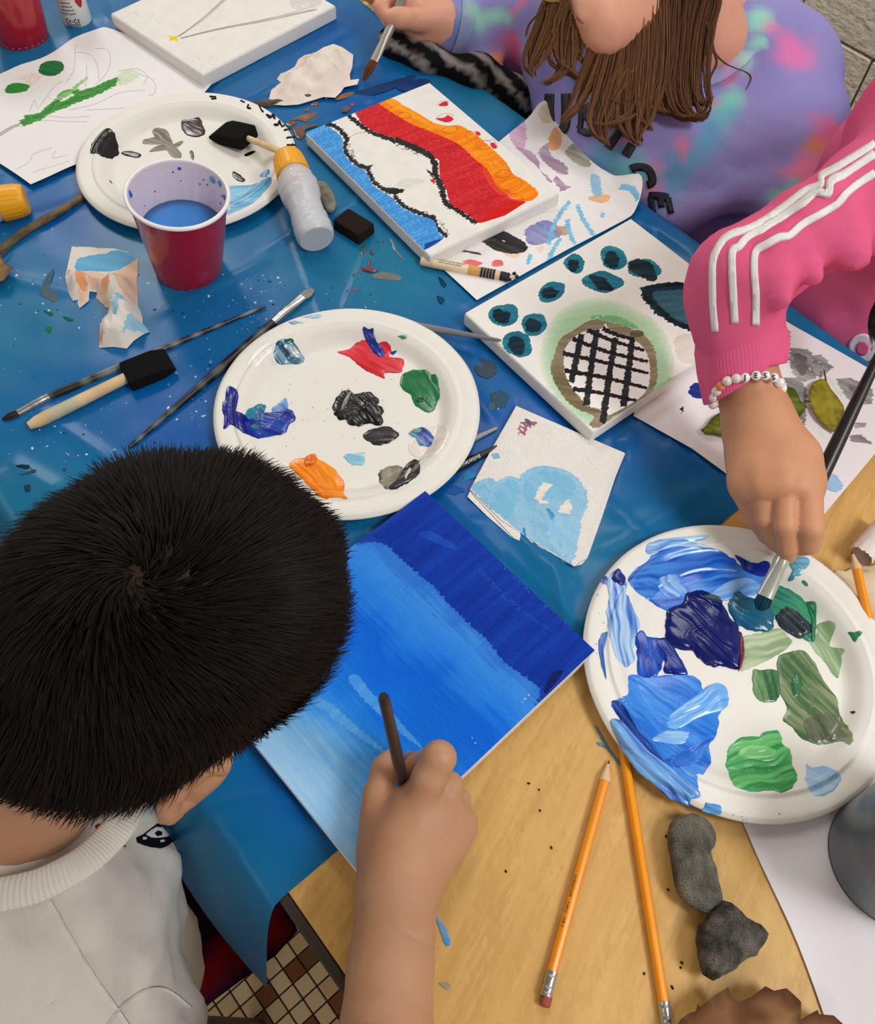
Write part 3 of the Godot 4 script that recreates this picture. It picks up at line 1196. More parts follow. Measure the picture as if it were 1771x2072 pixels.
	k.poly(tp(k, smooth(z.call([950, 735, 1060, 745, 1240, 800, 1330, 860, 1375, 950, 1385, 1120, 1330, 1220, 1240, 1300, 1100, 1360, 1090, 1400, 1020, 1440, 945, 1420, 970, 1360, 890, 1320, 800, 1240, 730, 1160, 690, 1050, 715, 960, 750, 860, 840, 800]), 3)), S(128, 116, 92), S(164, 152, 124), 0.6, 1.3, 5.0)
	k.poly(tp(k, smooth(z.call([690, 1045, 770, 1045, 830, 1180, 930, 1290, 1020, 1330, 940, 1340, 830, 1290, 740, 1180]), 3)), S(100, 88, 66), S(140, 126, 98), 0.9, 1.6, 4.0)
	k.poly(tp(k, smooth(z.call([1210, 810, 1270, 800, 1300, 825, 1270, 845, 1215, 845]), 3)), S(84, 76, 58), S(120, 110, 86), 0.9, 1.6, 3.0)
	k.poly(tp(k, smooth(z.call([900, 810, 1020, 790, 1050, 750, 1080, 800, 1230, 860, 1300, 920, 1335, 1010, 1330, 1160, 1260, 1250, 1120, 1330, 1060, 1350, 1000, 1310, 930, 1290, 850, 1200, 790, 1100, 775, 1000, 800, 890]), 3)), S(244, 240, 236), S(236, 230, 224), 0.0, 1.0, 4.0)
	for r in [[890, 825, 860, 980, 825, 1140], [990, 795, 960, 1000, 922, 1290], [1112, 850, 1075, 1080, 1030, 1405], [1222, 860, 1200, 1050, 1165, 1295]]:
		k.poly(tp(k, band(smooth(z.call(r), 5, false), 12, 13)), S(26, 27, 30), S(64, 64, 68), 1.5, 1.5, 5.0, 1.0, 0.12)
	for r in [[930, 800, 1100, 870, 1300, 932], [1030, 788, 1120, 830, 1235, 858], [835, 855, 1060, 940, 1325, 1005], [770, 950, 1000, 1000, 1325, 1080], [780, 1062, 1050, 1110, 1318, 1178], [835, 1182, 1050, 1215, 1245, 1260]]:
		k.poly(tp(k, band(smooth(z.call(r), 5, false), 9, 6)), S(22, 23, 26), S(46, 46, 50), 0.2, 1.5, 4.0)
	for c in [[385, 690, 100, 74, 0], [590, 765, 84, 76, 0.6], [480, 895, 92, 80, 0.3], [703, 545, 95, 72, -0.3], [845, 370, 76, 58, 0.1], [1095, 328, 90, 70, 0.2], [1297, 398, 95, 60, 0.1], [1030, 482, 126, 78, 0.15]]:
		var ce := Vector2(900 + c[0] / 3.22, 420 + c[1] / 3.22)
		k.poly(tp(k, oval(ce, c[2] / 3.22, c[3] / 3.22, c[4], 20, 0.4)), S(24, 92, 116), S(56, 148, 158), 0.8, 1.0, 3.0)
		k.poly(tp(k, oval(ce + Vector2(2, 3), c[2] / 3.8, c[3] / 4.4, c[4], 20, 0.4)), S(24, 84, 130), S(44, 130, 150), 1.4, 1.4, 3.0, 0.7, 0.4)
		var dk := 0.92 if c[0] > 1200 else 0.62
		k.poly(tp(k, oval(ce + Vector2(-3, 3 if dk < 0.9 else 0), c[2] * dk / 3.22, c[3] * dk / 3.22, c[4] + 0.5, 20, 0.6)), S(14, 18, 24), S(34, 62, 74), 0.5, 1.2, 5.0, 0.92, 0.15)
	k.poly(tp(k, z.call([1275, 520, 1400, 495, 1500, 495, 1640, 500, 1700, 560, 1690, 800, 1620, 810, 1500, 770, 1370, 690, 1290, 590])), S(16, 36, 46), S(36, 62, 74), 0.3, 1.2, 7.0)
	k.poly(tp(k, smooth(z.call([1350, 560, 1480, 540, 1640, 535, 1680, 600, 1650, 760, 1560, 750, 1450, 690]), 3)), S(44, 88, 104), S(72, 112, 124), 0.5, 1.2, 5.0, 0.9)
	for r in [[1310, 525, 1480, 500, 1680, 520], [1290, 580, 1400, 660, 1500, 750, 1640, 790]]:
		k.poly(tp(k, band(smooth(z.call(r), 4, false), 8, 9)), S(12, 16, 20), S(30, 44, 54), 0.2, 1.5, 6.0)
	face(o, k, 0.0012, 0.62)
	# blue gradient painting
	o = thing("canvas", W(850, 1380), "canvas painted in blue bands from navy to pale sky blue, under the boy's hand", "canvas")
	k = canvas_box(o, 0.018, [[375, 1343], [868, 1002], [1196, 1304], [742, 1778]])
	sky_bands(k)
	z = func(a: Array) -> PackedVector2Array: return zc(500, 1000, 2.361, a)
	k.poly(tp(k, smooth(z.call([590, 195, 640, 170, 720, 105, 872, 8, 1000, 120, 1250, 350, 1640, 715, 1600, 790, 1510, 850, 1435, 945, 1380, 910, 1240, 810, 1150, 700, 1040, 610, 950, 520, 850, 420, 740, 310, 650, 235]), 3)), S(2, 42, 142), S(10, 62, 174), 0.0, 1.1, 3.0)
	k.poly(tp(k, smooth(z.call([1510, 850, 1435, 947, 1420, 930, 1460, 850]), 3)), S(8, 22, 84), S(14, 40, 120), 0.0, 1.0, 3.0)
	k.poly(tp(k, smooth(z.call([820, 190, 870, 175, 950, 215, 1010, 260, 960, 255, 860, 215]), 3)), S(34, 90, 200), S(24, 66, 170), 0.0, 1.4, 3.0, 0.7)
	k.poly(tp(k, smooth(z.call([1090, 330, 1200, 440, 1330, 560, 1500, 680, 1420, 640, 1250, 520, 1130, 400]), 3)), S(40, 96, 205), S(22, 66, 170), 0.0, 1.8, 4.0, 0.6, 0.5)
	k.poly(tp(k, z.call([1160, 275, 1240, 345, 1420, 510, 1570, 640, 1560, 655, 1400, 520, 1220, 350])), S(60, 120, 220), S(22, 66, 170), 0.0, 2.2, 3.0, 0.8, 0.6)
	k.poly(tp(k, smooth(z.call([482, 880, 530, 862, 580, 930, 700, 1050, 830, 1200, 800, 1190, 640, 1060, 540, 960]), 3)), S(108, 176, 236), S(70, 146, 226), 0.0, 1.0, 3.0, 0.75)
	k.poly(tp(k, smooth(z.call([300, 970, 400, 1000, 560, 1140, 660, 1230, 560, 1180, 420, 1080]), 3)), S(70, 146, 222), S(110, 178, 232), 0.0, 1.0, 4.0, 0.8)
	k.poly(tp(k, smooth(z.call([640, 230, 760, 330, 900, 450, 1000, 560, 1150, 700, 1240, 810, 1400, 930, 1330, 1010, 1180, 880, 1100, 760, 900, 580, 700, 440, 560, 360, 510, 260]), 3)), S(62, 142, 228), S(46, 126, 218), 0.0, 1.0, 6.0, 0.75)
	for q in [Vector2(1330, 975), Vector2(1345, 960), Vector2(1320, 990), Vector2(1075, 1165), Vector2(1090, 1190)]:
		k.poly(tp(k, oval(Vector2(500 + q.x / 2.361, 1000 + q.y / 2.361), 2.6, 2.0, 0.3, 8, 0.8)), S(150, 200, 240), S(100, 170, 236))
	face(o, k, 0.0005, 0.42)
	# pencil drawing
	o = thing("canvas", W(450, 60), "blank white canvas with a faint pencil drawing and a small yellow star", "canvas")
	k = canvas_box(o, 0.022, [[219, 29], [490.4, -94.7], [683, 10], [412, 150]])
	k.mottle(S(220, 213, 205), 0.35, 0.35)
	for r in [[362, 74, 410, 40, 450, 2, 500, -40], [366, 78, 440, 60, 540, 40, 640, 16]]:
		for j in 5:
			var pts := xy(r)
			for i in pts.size():
				pts[i] += Vector2(rng.randf_range(-2, 2), rng.randf_range(-2.5, 2.5)) * (0.4 + i * 0.6)
			line(k, pts, 1.5, S(128, 124, 122), 0.4, 0.25)
	k.poly(tp(k, smooth(xy([588, 0, 640, -10, 650, 10, 600, 20]), 3)), S(190, 186, 182), S(214, 210, 205), 0.3, 1.4, 4.0, 0.6, 0.3)
	for i in 60:
		var q := Vector2(400 + rng.randf_range(-40, 40), 125 + rng.randf_range(-14, 14)) if i < 30 else Vector2(290 + rng.randf_range(-50, 50), 35 + rng.randf_range(-14, 12))
		k.poly(tp(k, oval(q, rng.randf_range(0.5, 1.6), 0.6, 0.3, 6)), S(140, 134, 128), S(170, 165, 160), 0, 1, 1, 0.6)
	k.poly(tp(k, xy([339, 71, 350, 75, 363, 71, 358, 77, 361, 84, 351, 81, 341, 83, 345, 77])), S(236, 198, 30), S(244, 214, 60), 0, 1, 1)
	face(o, k, 0.002, 0.75, "drawn_face")

func sky_bands(k: Pic) -> void:
	var stops := [[0.0, S(20, 56, 156)], [0.26, S(22, 60, 164)], [0.3, S(58, 138, 226)], [0.42, S(30, 120, 222)], [0.5, S(6, 96, 212)], [0.62, S(16, 110, 218)], [0.72, S(40, 132, 224)], [0.82, S(88, 160, 226)], [0.9, S(132, 186, 230)], [1.0, S(160, 204, 234)]]
	var n := tile
	for y in k.h:
		for x in k.w:
			# the bands run from corner 1 to corner 2, so they change along the first edge
			var t := 1.0 - (x + 0.5) / k.w
			var wv := (n[((x / 9) & 255) * 256 + ((y / 6) & 255)] - 128) / 128.0
			var st := (n[((x * 2) & 255) * 256 + (int(y * 0.16) & 255)] - 128) / 128.0
			t = clampf(t + wv * 0.05 + st * 0.035 + (float(y) / k.h - 0.5) * 0.10 * (1.0 - t), 0, 0.999)
			for i in stops.size() - 1:
				if t <= stops[i + 1][0]:
					var c: Color = stops[i][1].lerp(stops[i + 1][1], (t - stops[i][0]) / (stops[i + 1][0] - stops[i][0]))
					var at := (y * k.w + x) * 3
					k.b[at] = int(c.r * 255)
					k.b[at + 1] = int(c.g * 255)
					k.b[at + 2] = int(c.b * 255)
					break

# ---------------------------------------------------------------- papers
func paper_mat(k: Pic, rough := 0.8) -> StandardMaterial3D:
	var m := mat(Color.WHITE, rough, 0.3)
	m.albedo_texture = k.tex()
	m.texture_repeat = false
	return m

func papers() -> void:
	var z := func(a: Array) -> PackedVector2Array: return zc(0, 0, 3.935, a)
	# green sprig
	var ol: PackedVector2Array = smooth(z.call([-260, 700, 0, 605, 170, 530, 330, 480, 470, 400, 600, 305, 780, 240, 870, 232, 1090, 322, 1400, 500]), 3, false)
	ol.append_array(z.call([1690, 672, 1630, 742, 1500, 860, 1000, 1120, 600, 1325, 250, 1478, 0, 1308, -260, 1130]))
	var k := frame_for(ol, 0.004, 1700, S(238, 234, 232))
	k.poly(tp(k, smooth(z.call([310, 570, 345, 510, 440, 490, 500, 505, 505, 560, 460, 600, 400, 610, 340, 600]), 3)), S(30, 100, 50), S(52, 128, 70), 0.3, 1.2, 2.5)
	k.poly(tp(k, smooth(z.call([40, 735, 70, 680, 140, 665, 240, 685, 200, 730, 100, 745]), 3)), S(58, 150, 56), S(40, 128, 52), 0.3, 1.2, 2.5)
	k.poly(tp(k, smooth(z.call([110, 640, 260, 590, 340, 610, 300, 660, 240, 690, 190, 640]), 3)), S(240, 196, 190), S(238, 224, 220), 0.3, 1.2, 4.0, 0.7, 0.35)
	for r in [[0, 1070, 80, 1020, 165, 985], [-20, 1100, 90, 1030, 160, 1000]]:
		line(k, z.call(r), 3.0, S(140, 138, 134), 0.6)
	for r in [[170, 985, 300, 940, 420, 870, 520, 840, 640, 760, 760, 710, 880, 660, 950, 630], [200, 950, 340, 920, 440, 830, 520, 745, 640, 735], [470, 850, 600, 800, 720, 760, 820, 715, 920, 660]]:
		k.poly(tp(k, band(smooth(z.call(r), 6, false), 15, 9)), S(58, 138, 58), S(90, 168, 84), 0.0, 1.4, 6.0, 1.0, 0.2)
		k.poly(tp(k, band(smooth(z.call(r), 6, false), 5, 3)), S(40, 112, 46), S(70, 146, 66), 0.0, 1.4, 4.0, 0.8, 0.3)
	k.poly(tp(k, smooth(z.call([450, 800, 560, 760, 690, 640, 680, 620, 560, 720, 480, 760]), 3)), S(110, 180, 90), S(190, 216, 160), 0.3, 1.4, 4.0, 0.9, 0.3)
	k.poly(tp(k, smooth(z.call([940, 600, 1040, 550, 1110, 600, 1060, 650, 950, 680]), 3)), S(190, 214, 170), S(222, 232, 208), 0.3, 1.4, 4.0, 0.8, 0.3)
	for r in [[520, 670, 590, 560, 600, 400, 620, 360], [600, 420, 720, 440, 780, 540, 790, 650], [760, 390, 860, 400, 880, 500, 840, 600, 760, 680], [950, 570, 1080, 550, 1170, 600, 1140, 680], [1100, 590, 1220, 640, 1235, 740, 1180, 760], [690, 520, 690, 640, 680, 700], [380, 760, 450, 680, 500, 650], [560, 880, 760, 830, 960, 740, 1160, 720], [690, 880, 860, 870, 1000, 860], [300, 960, 500, 970, 700, 975], [330, 920, 520, 940, 720, 930], [230, 900, 280, 800, 290, 860], [300, 880, 380, 770, 400, 800], [130, 1360, 240, 1290, 270, 1230, 420, 1180], [260, 1380, 420, 1330, 560, 1290], [450, 1200, 420, 1260, 540, 1240]]:
		line(k, z.call(r), 1.2, S(176, 170, 168), 0.75, 0.1)
	var m := sheet(ol, 0.004, 0.016, func(x, y, e): return 0.003 + 0.0012 * (1.0 + N(x * 700, y * 700)) + 0.002 * smoothstep(0.02, 0.0, e) * (0.5 + N(x * 900, y * 900, 8.0)), 0.0004, k)
	tag(put("drawing_paper", m, paper_mat(k)), "white paper with a green painted sprig and loose pencil leaves, partly under a plate", "paper")
	# paint-stained paper under the red canvas
	ol = smooth(xy([1020, 280, 1062, 245, 1100, 212, 1135, 238, 1160, 285, 1200, 330, 1245, 358]), 3, false)
	ol.append_array(smooth(xy([1285, 372, 1293, 400, 1287, 425, 1262, 447, 1150, 505]), 3, false))
	ol.append_array(xy([965, 608, 935, 580, 900, 548, 870, 520, 850, 440, 960, 330]))
	k = frame_for(ol, 0.003, 2000, S(238, 235, 233))
	k.mottle(S(216, 212, 200), 0.25, 0.35)
	z = func(a: Array) -> PackedVector2Array: return zc(871, 0, 1.9678, a)
	for e in [[[310, 530, 340, 500, 375, 485, 382, 540, 375, 590, 345, 600], S(196, 140, 176), S(222, 186, 206)], [[340, 590, 400, 605, 430, 640, 440, 680, 480, 730, 500, 700, 540, 740, 560, 745, 520, 765, 500, 735, 420, 660], S(150, 110, 146), S(190, 160, 186)], [[430, 610, 470, 570, 480, 620, 530, 650, 550, 690, 520, 695, 470, 660], S(140, 106, 136), S(196, 176, 192)],
		[[480, 530, 500, 505, 525, 540, 515, 590, 480, 600, 470, 565], S(240, 176, 120), S(234, 150, 90)], [[430, 455, 460, 428, 495, 445, 490, 480, 455, 490], S(206, 188, 150), S(226, 214, 190)], [[540, 600, 580, 570, 620, 600, 640, 660, 600, 665, 550, 630], S(130, 134, 112), S(196, 196, 180)],
		[[630, 790, 670, 775, 710, 782, 712, 800, 680, 812, 640, 802], S(236, 164, 110), S(244, 196, 150)], [[635, 700, 665, 700, 675, 715, 680, 780, 650, 785], S(120, 178, 212), S(160, 200, 224)], [[375, 920, 420, 890, 470, 880, 530, 920, 500, 950, 440, 975, 390, 970], S(96, 110, 176), S(166, 160, 196)], [[500, 905, 545, 905, 550, 935, 510, 935], S(170, 130, 96), S(200, 170, 150)],
		[[290, 1010, 330, 1000, 360, 1015, 330, 1030], S(246, 196, 160), S(244, 214, 190)], [[130, 1045, 160, 1035, 205, 1050, 180, 1065, 140, 1062], S(226, 76, 80), S(236, 120, 116)], [[245, 1045, 265, 1036, 290, 1045, 285, 1062, 250, 1065], S(226, 76, 80), S(236, 120, 116)], [[420, 990, 450, 980, 440, 1010], S(244, 200, 170), S(240, 216, 200)]]:
		k.poly(tp(k, smooth(z.call(e[0]), 3)), e[1], e[2], 0.6, 1.2, 4.0, 0.85, 0.12)
	for r in [[470, 975, 500, 880, 555, 805], [585, 820, 610, 880, 650, 940], [545, 875, 555, 930, 575, 975], [470, 1040, 495, 985, 520, 950], [400, 1015, 385, 1055], [750, 770, 790, 790, 820, 820], [690, 850, 680, 868]]:
		k.poly(tp(k, band(smooth(z.call(r), 5, false), 9, 8)), S(96, 176, 220), S(140, 204, 232), 0.6, 1.2, 4.0, 0.9, 0.12)
	k.poly(tp(k, smooth(z.call([192, 925, 220, 907, 260, 910, 320, 935, 385, 975, 370, 1005, 320, 1012, 250, 995, 205, 960]), 4)), S(34, 33, 34), S(72, 70, 68), 0.5, 1.5, 4.0)
	k.poly(tp(k, oval(Vector2(871 + 290 / 1.9678, 962 / 1.9678), 4, 1.5, 0.3)), S(226, 222, 218), S(200, 198, 194))
	for r in [[45, 998, 120, 1000, 200, 1015], [120, 970, 200, 962, 260, 960]]:
		k.poly(tp(k, band(smooth(z.call(r), 5, false), 5, 4)), S(40, 40, 42), S(90, 90, 90), 0.0, 1.4, 4.0, 0.9, 0.25)
	for r in [[300, 860, 440, 850, 560, 830], [430, 840, 440, 880]]:
		line(k, z.call(r), 1.0, S(190, 188, 180), 0.6)
	m = sheet(ol, 0.003, 0.011, func(x, y, e): return 0.0022 + 0.0012 * (1.0 + N(x * 800, y * 800)) + 0.02 * smoothstep(0.045, 0.0, Vector2(x, y).distance_to(Vector2(W(1292, 395).x, W(1292, 395).z))) + 0.006 * smoothstep(0.03, 0.0, Vector2(x, y).distance_to(Vector2(W(1100, 220).x, W(1100, 220).z))), 0.0004, k)
	tag(put("scrap_paper", m, paper_mat(k)), "curling white paper covered with test strokes of purple, blue and black paint", "paper")
	# paper with grey prints, under the hand
	ol = xy([1282, 842, 1400, 908, 1480, 966, 1640, 1070, 1663, 1047, 1771, 918, 1850, 826, 1756, 744, 1660, 690, 1562, 635, 1430, 560, 1386, 534, 1330, 640])
	k = frame_for(ol, 0.003, 2000, S(232, 226, 226))
	z = func(a: Array) -> PackedVector2Array: return zc(1250, 600, 3.4, a)
	for e in [[1065, 185, 1120, 190, 1195, 250, 1180, 330, 1150, 390, 1070, 330], [1190, 355, 1320, 365, 1350, 430, 1370, 560, 1280, 590, 1210, 540, 1175, 430], [1340, 410, 1400, 400, 1480, 490, 1400, 560, 1360, 540], [1140, 560, 1250, 560, 1300, 640, 1300, 760, 1290, 880, 1265, 900, 1240, 840], [1500, 570, 1600, 560, 1760, 640, 1750, 740, 1640, 750, 1560, 680], [1620, 870, 1700, 870, 1710, 900, 1640, 910], [1590, 960, 1680, 950, 1755, 1020, 1700, 1010, 1600, 1000]]:
		k.poly(tp(k, z.call(e)), S(104, 102, 102), S(176, 172, 170), 0.5, 1.3, 5.0, 0.9, 0.18)
	for e in [[1210, 400, 1300, 420, 1290, 540, 1240, 520], [1100, 240, 1170, 290, 1130, 350], [1590, 600, 1700, 660, 1640, 700]]:
		k.poly(tp(k, smooth(z.call(e), 3)), S(70, 69, 70), S(120, 118, 118), 0.8, 1.4, 6.0, 0.7, 0.3)
	for e in [[1440, 560, 1480, 580, 1560, 690, 1500, 660], [1380, 880, 1420, 960, 1460, 960, 1400, 980]]:
		k.poly(tp(k, smooth(z.call(e), 3)), S(190, 222, 190), S(222, 232, 218), 0.5, 1.2, 4.0, 0.8, 0.2)
	for e in [[1350, 1080, 1400, 1110, 1390, 1150], [1470, 1220, 1520, 1250, 1550, 1310, 1500, 1350, 1430, 1310]]:
		k.poly(tp(k, smooth(z.call(e), 3)), S(120, 170, 214), S(160, 196, 226), 0.5, 1.2, 4.0, 0.85, 0.15)
	k.poly(tp(k, smooth(z.call([488, 655, 520, 600, 560, 600, 640, 620, 640, 690, 560, 705, 510, 690]), 3)), S(22, 36, 110), S(40, 60, 150), 0.3, 1.2, 3.0)
	for e in [[425, 775, 450, 760, 452, 800], [432, 800, 440, 806, 436, 810]]:
		k.poly(tp(k, z.call(e)), S(50, 24, 24), S(70, 40, 40), 0, 1, 1)
	m = sheet(ol, 0.003, 0.018, func(x, y, e): return 0.0022 + 0.0008 * (1.0 + N(x * 600, y * 600)), 0.0004, k)
	tag(put("print_paper", m, paper_mat(k)), "white paper with grey leaf prints lying under the hand and real leaves", "paper")
	# blank sheet in the near corner
	ol = smooth(xy([1500, 1655, 1540, 1748, 1600, 1875, 1640, 1975, 1675, 2075, 1700, 2150]), 3, false)
	ol.append_array(xy([1990, 2150, 1990, 1560, 1700, 1560]))
	m = sheet(ol, 0.002, 0.03, func(x, y, e): return 0.0018 + 0.0005 * N(x * 500, y * 500), 0.0004)
	tag(put("blank_paper", m, mat(S(226, 220, 222), 0.8, 0.3)), "blank white paper on bare wood below the dark cup", "paper")
	# folded napkin
	z = func(a: Array) -> PackedVector2Array: return zc(850, 780, 3.936, a)
	var np := thing("folded_napkin", W(1110, 980), "folded white paper napkin blotted with pale blue watercolour", "napkin")
	var layers := [[[772, 172, 1635, 545, 1560, 722, 1440, 1080, 1335, 1372, 1290, 1425, 1230, 1442, 745, 1222, 530, 1035, 378, 885, 430, 780], 0.0030], [[745, 200, 1625, 565, 1550, 745, 1425, 1080, 1318, 1380, 1250, 1412, 750, 1215, 420, 860, 420, 800], 0.0048], [[768, 156, 1632, 530, 1545, 715, 1400, 1080, 1300, 1380, 1232, 1436, 1000, 1300, 640, 1060, 400, 820, 560, 520], 0.0066]]
	for i in 3:
		ol = z.call(layers[i][0])
		var h: float = layers[i][1]
		k = frame_for(ol, h, 2000 if i == 2 else 200, S(234, 229, 222))
		if i == 2:
			k.mottle(S(214, 206, 196), 0.25, 0.6)
			var wash: PackedVector2Array = smooth(z.call([425, 775, 560, 735, 615, 770, 700, 720, 790, 740, 860, 670, 990, 640, 1140, 670, 1260, 740, 1330, 860, 1330, 960, 1280, 1080, 1270, 1200, 1210, 1420, 1120, 1360, 1000, 1290, 840, 1190, 700, 1080, 540, 950, 430, 840]), 3)
			k.poly(tp(k, wash), S(118, 182, 218), S(156, 204, 226), 0.5, 0.9, 5.0, 0.9)
			k.poly(tp(k, wash), S(90, 164, 214), S(190, 218, 230), 1.2, 0.5, 4.0, 0.55, 0.45)
			for e in [[820, 830, 900, 700, 1100, 690, 1230, 780, 1230, 850, 1140, 920, 1030, 900, 900, 960], [580, 920, 680, 760, 790, 780, 760, 960, 680, 1060]]:
				k.poly(tp(k, smooth(z.call(e), 3)), S(104, 176, 218), S(140, 196, 224), 0.8, 0.8, 5.0, 0.6)
			for e in [[980, 770, 1055, 790, 1000, 860, 960, 920, 900, 900], [1190, 905, 1205, 960, 1190, 1025, 1100, 1010, 1120, 960], [930, 905, 1010, 920, 1040, 940, 960, 940]]:
				k.poly(tp(k, z.call(e)), S(238, 230, 218), S(228, 220, 208), 0.0, 1.0, 4.0)
			k.poly(tp(k, smooth(z.call([1010, 980, 1060, 1010, 1070, 1100, 1040, 1060]), 3)), S(60, 140, 190), S(110, 176, 206), 0.9, 1.2, 3.0)
			k.poly(tp(k, smooth(z.call([820, 1130, 845, 1150, 840, 1200, 825, 1180]), 3)), S(50, 130, 206), S(90, 160, 214), 0.9, 1.2, 2.0)
			k.poly(tp(k, smooth(z.call([570, 545, 620, 535, 635, 575, 590, 580]), 3)), S(90, 160, 196), S(140, 190, 214), 0.3, 1.2, 3.0, 0.9, 0.2)
			k.poly(tp(k, smooth(z.call([1060, 1060, 1240, 1040, 1270, 1120, 1210, 1400, 1100, 1330, 1010, 1200]), 3)), S(178, 214, 238), S(140, 196, 230), 0.9, 0.7, 4.0, 0.6, 0.3)
			k.poly(tp(k, smooth(z.call([780, 370, 800, 300, 850, 290, 930, 290, 900, 340, 850, 330, 840, 410, 790, 390]), 3)), S(140, 84, 92), S(170, 120, 124), 0.6, 2.2, 5.0, 1.0, 0.42)
			k.poly(tp(k, smooth(z.call([835, 265, 870, 275, 890, 310, 850, 310]), 3)), S(90, 80, 120), S(130, 100, 130), 0.6, 1.4, 3.0)
		var sh := sheet(ol, h, 0.013, func(x, y, e): return h - 0.0006 + 0.0004 * N(x * 900, y * 900, i * 9.0) - 0.0016 * smoothstep(0.006, 0.0, e) * (i * 0.5), 0.0009, k)
		var mm := paper_mat(k, 0.92)
		mm.normal_enabled = true
		mm.normal_texture = grain(0.3, 5.0)
		mm.normal_scale = 0.35
		put("napkin_layer", sh, mm, np)

# ---------------------------------------------------------------- paper plates and the paint on them
func plate(c: Vector3, label: String) -> Node3D:
	var o := thing("paper_plate", c, label, "plate")
	var mb := MB.new()
	var rr := []
	var radii := [0.0005, 0.03, 0.06, 0.084, 0.088, 0.091, 0.094, 0.097, 0.1, 0.103, 0.106, 0.1073, 0.1085, 0.1097, 0.111, 0.1125, 0.1145, 0.118, 0.122, 0.126, 0.128, 0.1294, 0.1303]
	for r in radii:
		var ring := PackedVector3Array()
		for j in 96:
			var a := -TAU * j / 96.0
			var k: float = r + (0.0004 * N(cos(a) * 300, sin(a) * 300, c.x * 99) if r > 0.125 else 0.0)
			ring.append(c + Vector3(cos(a) * k, plate_h(r), sin(a) * k))
		rr.push_front(ring)
	var under := []
	for i in range(radii.size() - 1, -1, -1):
		var r: float = radii[i]
		var ring := PackedVector3Array()
		for j in 96:
			var a := -TAU * j / 96.0
			ring.append(c + Vector3(cos(a) * r, plate_h(r) - 0.0016, sin(a) * r))
		under.push_front(ring)
	under.append_array(rr)
	mb.rings(under, true)
	put("plate_body", mb.mesh(), M.fibre, o)
	return o

